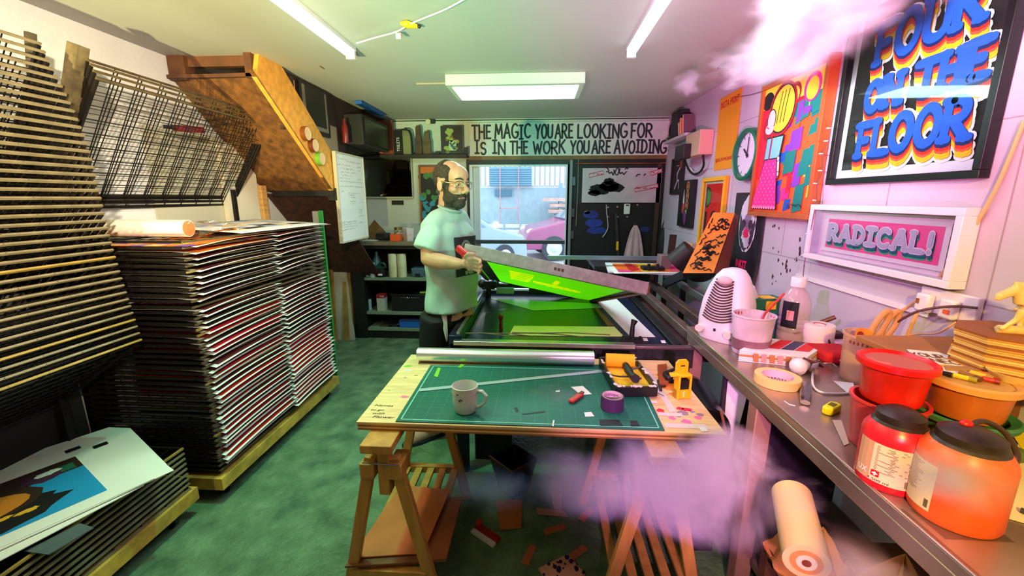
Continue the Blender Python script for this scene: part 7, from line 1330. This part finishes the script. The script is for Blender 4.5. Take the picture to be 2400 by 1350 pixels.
# dark portrait-style poster with loose curling bottom edge (plain stand-in shape)
t, W = wallthing('poster', 'dark unframed poster of a pale blotched shape with pink letters, corner curling', 'poster', 3.11, 2.69, 1.03); H = .565
g = MB(); g.grid(lambda u, v: (-W / 2 + W * u, -.003 - .05 * max(0, (u - .45)) * max(0, .25 - v) * 6, H * v - .10 * max(0, u - .3) * (1 - v) ** 3), 10, 14); so = g.obj('sheet', mat('poster_dark', (34, 22, 38), .5, var=.3, scale=4), t, local=True); q = so.modifiers.new('t', 'SOLIDIFY'); q.thickness = .001
g = off(MB(), .005); r = random.Random(17)
def pale(cx, cz, rx, rz, k, mi, w=.08, sd=0): rr = random.Random(sd); g.shp([(cx + rx * math.cos(2 * math.pi * i / 28) * (1 + rr.uniform(-w, w)), cz + rz * math.sin(2 * math.pi * i / 28) * (1 + rr.uniform(-w, w))) for i in range(28)], k, mi)
pale(.0, .36, .115, .185, 1, 3, .05, 1); pale(.0, .36, .105, .172, 2, 0, .06, 2); pale(.005, .44, .095, .10, 3, 1, .1, 3); pale(.01, .35, .05, .09, 4, 2, .2, 4); pale(-.045, .36, .03, .03, 5, 0, .2, 5); pale(.05, .36, .028, .03, 5, 0, .2, 6); pale(.0, .28, .06, .05, 5, 1, .2, 7); pale(.0, .30, .04, .03, 6, 4, .2, 8); pale(.02, .23, .04, .03, 6, 1, .25, 9)
text(g, 'INKST', -.02, .09, .055, 4, 4, bold=.03, width=.15); g.obj('print', [mat('fr_' + n, c, .6) for n, c in (('plum', (70, 50, 76)), ('pale', (226, 214, 232)), ('grey', (150, 128, 156)), ('white', (240, 232, 240)), ('pink', (255, 30, 100)))], t, local=True, smooth=0)
# two small dark frames by the back corner
t, W = wallthing('framed_print', 'small dark frame with a white figure-like stroke nearest the back corner', 'picture', 4.62, 4.24, 1.595); H = .355
frame(t, W, H, .02, .02, BLACK); g = off(MB(), .006); g.rect(-W / 2 + .02, W / 2 - .02, .02, H - .02, 0, 0); g.line([(.05, .25), (-.02, .2), (.0, .13), (-.07, .06)], .022, 1, 1); g.line([(.0, .13), (.05, .14), (.06, .06)], .014, 1, 1); g.oval(.08, .29, .035, .05, 1, 2); g.line([(-.05, .28), (.03, .28)], .006, 1, 3); g.obj('print', [mat('sm_' + n, c, .6) for n, c in (('dark', (26, 18, 24)), ('white', (206, 190, 216)), ('rust', (150, 60, 40)), ('pale', (216, 180, 190)))], t, local=True, smooth=0)
t, W = wallthing('canvas', 'dark canvas with ringed circles and a white cone, right of the small frame', 'picture', 4.26, 3.885, 1.295); H = .425
g = MB(); g.bx(-W / 2, W / 2, -.03, 0, 0, H); g.obj('panel', BLACK, t, local=True); g = off(MB(), .031)
for z in (.37, .285, .20): g.oval(.05, z, .04, .045, 1, 0); g.oval(.05, z, .028, .032, 2, 1); g.oval(.05, z, .016, .018, 3, 0)
g.shp([(-.06, .16), (-.01, .16), (-.02, .26), (-.04, .35), (-.06, .26)], 1, 2); g.oval(-.045, .17, .03, .05, 2, 3); g.oval(.0, .10, .03, .05, 1, 4); g.oval(.03, .08, .03, .06, 2, 5); g.oval(.04, .14, .02, .04, 1, 6); g.obj('painting', [mat('cv_' + n, c, .6) for n, c in (('gold', (206, 130, 80)), ('brown', (90, 40, 30)), ('white', (220, 210, 226)), ('red', (196, 60, 50)), ('blue', (50, 50, 150)), ('purple', (130, 40, 110)), ('lime', (170, 180, 80)))], t, local=True, smooth=0)
# corner shelf, boxes, electric box and cable
tag(box(XR - .115, XR - .002, 3.98, 4.62, 2.10, 2.125).obj('corner_shelf', mat('shelf_mauve', (206, 190, 206), .6)), 'white shelf high on the right wall in the back corner', 'shelf')
t = T('speaker', 'black speaker box standing on the high corner shelf', 'speaker', (XR - .06, 4.32, 2.126)); g = MB(); g.bx(XR - .112, XR - .015, 4.20, 4.44, 2.126, 2.36); g.obj('cabinet', BLACK, t, bevel=.008); g = MB(); g.bx(XR - .115, XR - .111, 4.22, 4.42, 2.14, 2.34); g.obj('grille', DKGREY, t)
t = T('helmet', 'rounded black object at the far end of the high corner shelf', 'object', (XR - .055, 4.53, 2.126)); g = MB(); g.ball((XR - .055, 4.53, 2.22), (.045, .065, .09)); g.obj('shell', BLACK, t); g = MB(); g.bx(XR - .095, XR - .02, 4.48, 4.58, 2.126, 2.16); g.obj('base', DKGREY, t)
for k, (y, c, n, h) in enumerate(((4.12, (226, 110, 40), 'orange', .15), (4.05, (110, 80, 90), 'grey-brown', .17), (4.17, (200, 150, 60), 'ochre', .12))): t = T('book', n + ' book leaning on the high corner shelf', 'book', (XR - .08, y, 2.126), 0, 'books on the corner shelf'); g = MB(); g.slab([(XR - .11, y - .012, 2.126), (XR - .015, y - .012, 2.126), (XR - .015, y + .03, 2.126 + h), (XR - .11, y + .03, 2.126 + h)], (0, .018, 0)); g.obj('cover', mat('bk_' + n, c, .6), t); g = MB(); g.slab([(XR - .112, y - .004, 2.13), (XR - .108, y - .004, 2.13), (XR - .108, y + .034, 2.12 + h), (XR - .112, y + .034, 2.12 + h)], (0, .01, 0)); g.obj('pages', PAPER, t)
t = T('electric_box', 'cream electric box with a dark panel high on the right wall', 'electric box', (XR - .05, 3.78, 1.90)); g = MB(); g.bx(XR - .11, XR - .002, 3.62, 3.96, 1.905, 2.098); g.obj('casing', mat('casing_cream', (214, 176, 150), .6), t, bevel=.004); g = MB(); g.bx(XR - .17, XR - .111, 3.80, 4.05, 1.89, 2.01); g.obj('panel', mat('panel_dark', (34, 26, 34), .4), t, bevel=.004)
MB().tube([(XR - .06, 3.66, 1.905), (XR - .04, 3.68, 1.82), (XR - .03, 3.80, 1.77), (XR - .03, 3.95, 1.77), (XR - .04, 4.06, 1.83), (XR - .08, 4.06, 1.92)], .009, 8).obj('cable', BLACK, t); MB().tube([(XR - .03, 3.70, 1.80), (XR - .02, 3.82, 1.785), (XR - .02, 3.95, 1.785), (XR - .03, 4.03, 1.83)], .006, 8).obj('white_cable', HW, t)
t = T('socket_box', 'cream socket box with a plug low on the wall by the yellow framed poster', 'socket', (XR - .03, 3.72, 1.13)); g = MB(); g.bx(XR - .05, XR - .002, 3.76, 3.90, 1.06, 1.17); g.obj('casing', mat('casing_cream', (0, 0, 0)), t, bevel=.004); g = MB(); g.bx(XR - .09, XR - .05, 3.78, 3.83, 1.09, 1.14); g.obj('plug', HW, t, bevel=.005); MB().tube([(XR - .05, 3.78, 1.06), (XR - .05, 3.74, .98), (XR - .06, 3.66, .93)], .006, 8).obj('cable', mat('cable_pinkish', (190, 140, 140), .5), t)
t = T('leaning_block', 'dark brown wood block leaning in the corner behind the press', 'block', (XR - .06, 4.1, 1.0)); a, b = at_y(1578, 550, 4.1), at_y(1572, 590, 4.1); g = MB(); g.bar((a.x, 4.1, a.z), (b.x, 4.1, .966), .06, .03, up=(0, 1, 0)); g.obj('block', mat('corner_block', (70, 36, 30), .6, var=.2), t)
# amber board with black wavy pattern leaning by the press
P = [at_y(1672, 498, 2.95), at_y(1722, 500, 2.9), at_y(1672, 640, 2.72), at_y(1600, 640, 2.78)]
t = T('pattern_board', 'amber board with black wavy marks leaning behind the press lever', 'board', P[2].lerp(P[3], .5)); g = MB(); g.slab(P, (.02, .03, 0)); pb_ = g.obj('board', mat('board_amber', (236, 150, 40), .6, var=.2, scale=6), t, smooth=0)
g = MB(); g.slab([P[1] + Vector((.001, 0, 0)), P[1] + Vector((.05, .05, -.02)), P[2] + Vector((.11, .05, -.02)), P[2] + Vector((.001, 0, 0))], (.004, .01, 0)); g.obj('side_edge', mat('board_side', (120, 60, 44), .6), t, smooth=0)
nb = (P[1] - P[0]).cross(P[3] - P[0]).normalized(); nb = -nb if nb.y > 0 else nb; g = MB(); r = random.Random(9)
def bp(u, v, o): return P[0].lerp(P[1], u).lerp(P[3].lerp(P[2], u), v) + nb * o
for i in range(46):
    v = .04 + .92 * r.random(); u = r.uniform(.25, .8); pts = [bp(u + .06 * j, v + .018 * math.sin(j * 1.7 + i), .004) for j in range(5) if u + .06 * j < .97]
    if len(pts) > 1: g.tube(pts, [r.uniform(.003, .007)] * len(pts), 4)
bm_ = g.obj('black_marks', BLACK, t, smooth=0); g = MB(); r = random.Random(4)
for i in range(9): v = .1 + .09 * i; g.tube([bp(.05 + .25 * r.random(), v, .003), bp(.1 + .25 * r.random(), v + .05, .003), bp(.05 + .2 * r.random(), v + .08, .003)], .004, 4)
absorb(pb_, bm_, g.obj('thin_marks', BLACK, t, smooth=0))
# string of fairy lights hanging down the right of the painting
pts = [at_x(px, py, XR - .012) for px, py in ((1720, 228), (1760, 222), (1800, 208), (1815, 195))]; t = T('fairy_lights', 'thin brown string of tiny lights draped along the wall', 'string lights', pts[0]); MB().tube(pts, .002, 5).obj('upper_wire', mat('fairy_wire', (120, 70, 80), .5), t)
pts = [at_x(px, py, XR - .055) for px, py in ((1948, 300), (1942, 330), (1930, 360), (1928, 400), (1916, 430), (1914, 470), (1905, 515), (1898, 550), (1888, 600), (1882, 650))]; MB().tube(pts, .0022, 5).obj('lower_wire', mat('fairy_wire', (0, 0, 0)), t)
for p in pts: g = MB(); g.tube([p, p + Vector((-.005, .022, .002))], [.0025, .0035], 6); g.obj('bulb', mat('fairy_bulb', (240, 220, 226), .3), t)
# ================================================================== ceiling fittings
def tube_lamp(name, label, x, y0, y1, estr):
    t = T(name, label, 'ceiling light', (x, y1, ZC - .05), 0, 'tube lights on the ceiling'); g = MB(); g.bx(x - .03, x + .03, y0, y1 + .02, ZC - .022, ZC - .001); g.obj('housing', HW, t)
    g = MB(); g.tube([(x, y0, ZC - .04), (x, y1, ZC - .04)], .024, 14); g.obj('tube', mat('tube_glow', (236, 246, 255), .4, emit=(236, 246, 255), estr=estr), t)
    for y in (y0 - .01, y1 + .0): g = MB(); g.bx(x - .026, x + .026, y, y + .02, ZC - .066, ZC - .02); g.obj('end_cap', HW, t)
tube_lamp('tube_light', 'left ceiling tube light, running from the camera towards the stairs', -1.11, 1.0, 2.60, 2); tube_lamp('tube_light', 'right ceiling tube light near the pink wall', .52, 1.0, 2.68, 2)
t = T('box_light', 'white box ceiling light with a glowing panel facing the camera', 'ceiling light', (-.19, 3.4, ZC - .1)); g = MB(); g.bx(-.68, .31, 3.18, 3.66, ZC - .075, ZC - .001); g.obj('casing', mat('box_casing', (214, 222, 206), .5), t, bevel=.004); g = MB(); g.bx(-.64, .27, 3.235, 3.64, ZC - .079, ZC - .074); g.obj('panel', mat('panel_glow', (240, 255, 244), .4, emit=(238, 255, 244), estr=2.2), t)
tag(box(-.95, -.685, 3.40, 3.41, ZC - .012, ZC - .001).obj('light_conduit', mat('conduit', (190, 160, 140), .6)), 'thin conduit leading to the box ceiling light', 'conduit')
t = T('extension_cord', 'white ceiling cord with a yellow junction between tube light and camera', 'cord', (-.6, 2.2, ZC)); pts = [at_z(px, py, ZC - .02) for px, py in ((836, 101), (880, 88), (930, 74), (958, 58), (1000, 40), (1035, 26), (1060, 14), (1092, -4))]; MB().tube(pts, .004, 8).obj('cord', HW, t)
c = pts[3]; g = MB(); g.tube([c + Vector((-.035, -.02, 0)), c + Vector((-.01, -.01, 0)), c + Vector((.035, .02, 0))], [.008, .018, .01], 10); g.obj('junction', YEL, t); g = MB(); p = pts[2]; g.bx(p.x - .005, p.x + .02, p.y - .003, p.y + .003, p.z - .035, p.z - .008); g.obj('tag', PAPER, t); g = MB(); g.ball(c + Vector((.045, .025, 0)), .009); g.obj('knot', DKGREY, t)
a = at_z(755, 158, ZC - .002); g = MB(); g.bx(a.x - .003, a.x + .003, a.y - .03, a.y + .03, ZC - .004, ZC - .0005); tag(g.obj('ceiling_mark', mat('mark_brown', (130, 96, 60), .8)), 'short brown scratch on the ceiling near the stairs', 'mark')
# ================================================================== drifting coloured smoke (real volumes in the room)
def smoke(label, c, r, dens, ca, cb, nscale=3.2, thr=.5, seed=0., soft=1.0, aniso=-.2, wx=0.):
    m = bpy.data.materials.new('smoke_%d' % int(seed)); m.use_nodes = True; nt = m.node_tree; nt.nodes.remove(nt.nodes['Principled BSDF'])
    N = lambda k, **a: (lambda n: [setattr(n, q, v) for q, v in a.items()] and n or n)(nt.nodes.new(k))
    L = nt.links.new
    tc = N('ShaderNodeTexCoord'); v = N('ShaderNodeVectorMath', operation='DIVIDE'); L(tc.outputs['Object'], v.inputs[0]); v.inputs[1].default_value = r
    ln = N('ShaderNodeVectorMath', operation='LENGTH'); L(v.outputs[0], ln.inputs[0])
    mp = N('ShaderNodeMapping'); L(tc.outputs['Object'], mp.inputs[0]); mp.inputs['Location'].default_value = (seed * 3.1, seed * 1.7, seed); mp.inputs['Scale'].default_value = (1, 1, 1.6)
    n = N('ShaderNodeTexNoise'); n.inputs['Scale'].default_value = nscale; n.inputs['Detail'].default_value = 7; n.inputs['Roughness'].default_value = .62; n.inputs['Distortion'].default_value = .35; L(mp.outputs[0], n.inputs['Vector'])
    fo = N('ShaderNodeMapRange'); L(ln.outputs['Value'], fo.inputs[0]); fo.inputs[1].default_value = 0; fo.inputs[2].default_value = 1; fo.inputs[3].default_value = .26 * soft; fo.inputs[4].default_value = -.34
    ad = N('ShaderNodeMath', operation='ADD'); L(n.outputs['Fac'], ad.inputs[0]); L(fo.outputs[0], ad.inputs[1])
    mr = N('ShaderNodeMapRange'); L(ad.outputs[0], mr.inputs[0]); mr.inputs[1].default_value = thr; mr.inputs[2].default_value = thr + .58; mr.interpolation_type = 'SMOOTHSTEP'; mr.inputs[3].default_value = 0; mr.inputs[4].default_value = dens
    sx = N('ShaderNodeSeparateXYZ'); L(v.outputs[0], sx.inputs[0]); cm = N('ShaderNodeMapRange'); L(sx.outputs[0], cm.inputs[0]); cm.inputs[1].default_value = -.7; cm.inputs[2].default_value = .5
    mx = N('ShaderNodeMix', data_type='RGBA'); L(cm.outputs[0], mx.inputs[0]); mx.inputs[6].default_value = (*ca, 1); mx.inputs[7].default_value = (*cb, 1)
    vs_ = N('ShaderNodeVolumeScatter'); L(mx.outputs[2], vs_.inputs['Color']); L(mr.outputs[0], vs_.inputs['Density']); vs_.inputs['Anisotropy'].default_value = aniso
    L(vs_.outputs[0], nt.nodes['Material Output'].inputs['Volume'])
    me = bpy.data.meshes.new('smoke'); b = box(-r[0], r[0], -r[1], r[1], -r[2], r[2]); me.from_pydata(b.v, [], b.f); me.materials.append(m)
    o = bpy.data.objects.new('smoke', me); COL.objects.link(o); o.location = c
    return tag(o, label, 'smoke', None, 'stuff')
smoke('dense white smoke cloud under the ceiling before the lettered black poster', (1.0, 1.82, 2.19), (.38, 1.0, .225), 44, (1, .98, .98), (1, 1, .99), 3.4, .40, 1)
smoke('thin white smoke wisp left of the main cloud under the ceiling', (.84, 2.6, 2.2), (.22, .4, .2), 50, (.98, .92, .96), (.98, .95, .97), 6, .56, 2)
smoke('violet to pink smoke bank drifting in front of the trestle legs', (.34, 1.06, .745), (.60, .17, .22), 42, (.50, .58, 1.0), (1, .84, .98), 3.8, .38, 9)
smoke('peach smoke wisps curling around the red and orange jars', (.80, .76, 1.03), (.26, .24, .17), 50, (.98, .80, .80), (1, .86, .7), 5, .54, 4)
smoke('thin pale smoke veil crossing the green cutting mat', (.05, 1.42, .86), (.45, .16, .085), 26, (.80, .95, .98), (.86, .86, 1), 6, .55, 5)
smoke('orange smoke drifting under the bench edge', (.74, .80, .70), (.2, .3, .2), 40, (1, .62, .62), (1, .70, .45), 4, .53, 6)
smoke('bright pink-white smoke puff between the worktop corner and the steel bench', (.53, 1.10, .84), (.26, .22, .19), 75, (1, .72, .96), (1, .80, .92), 5, .42, 11)
smoke('thin blue smoke trail under the left half of the worktop', (-.12, 1.12, .70), (.36, .16, .14), 50, (.25, .45, 1), (.45, .5, 1), 4.5, .44, 13)
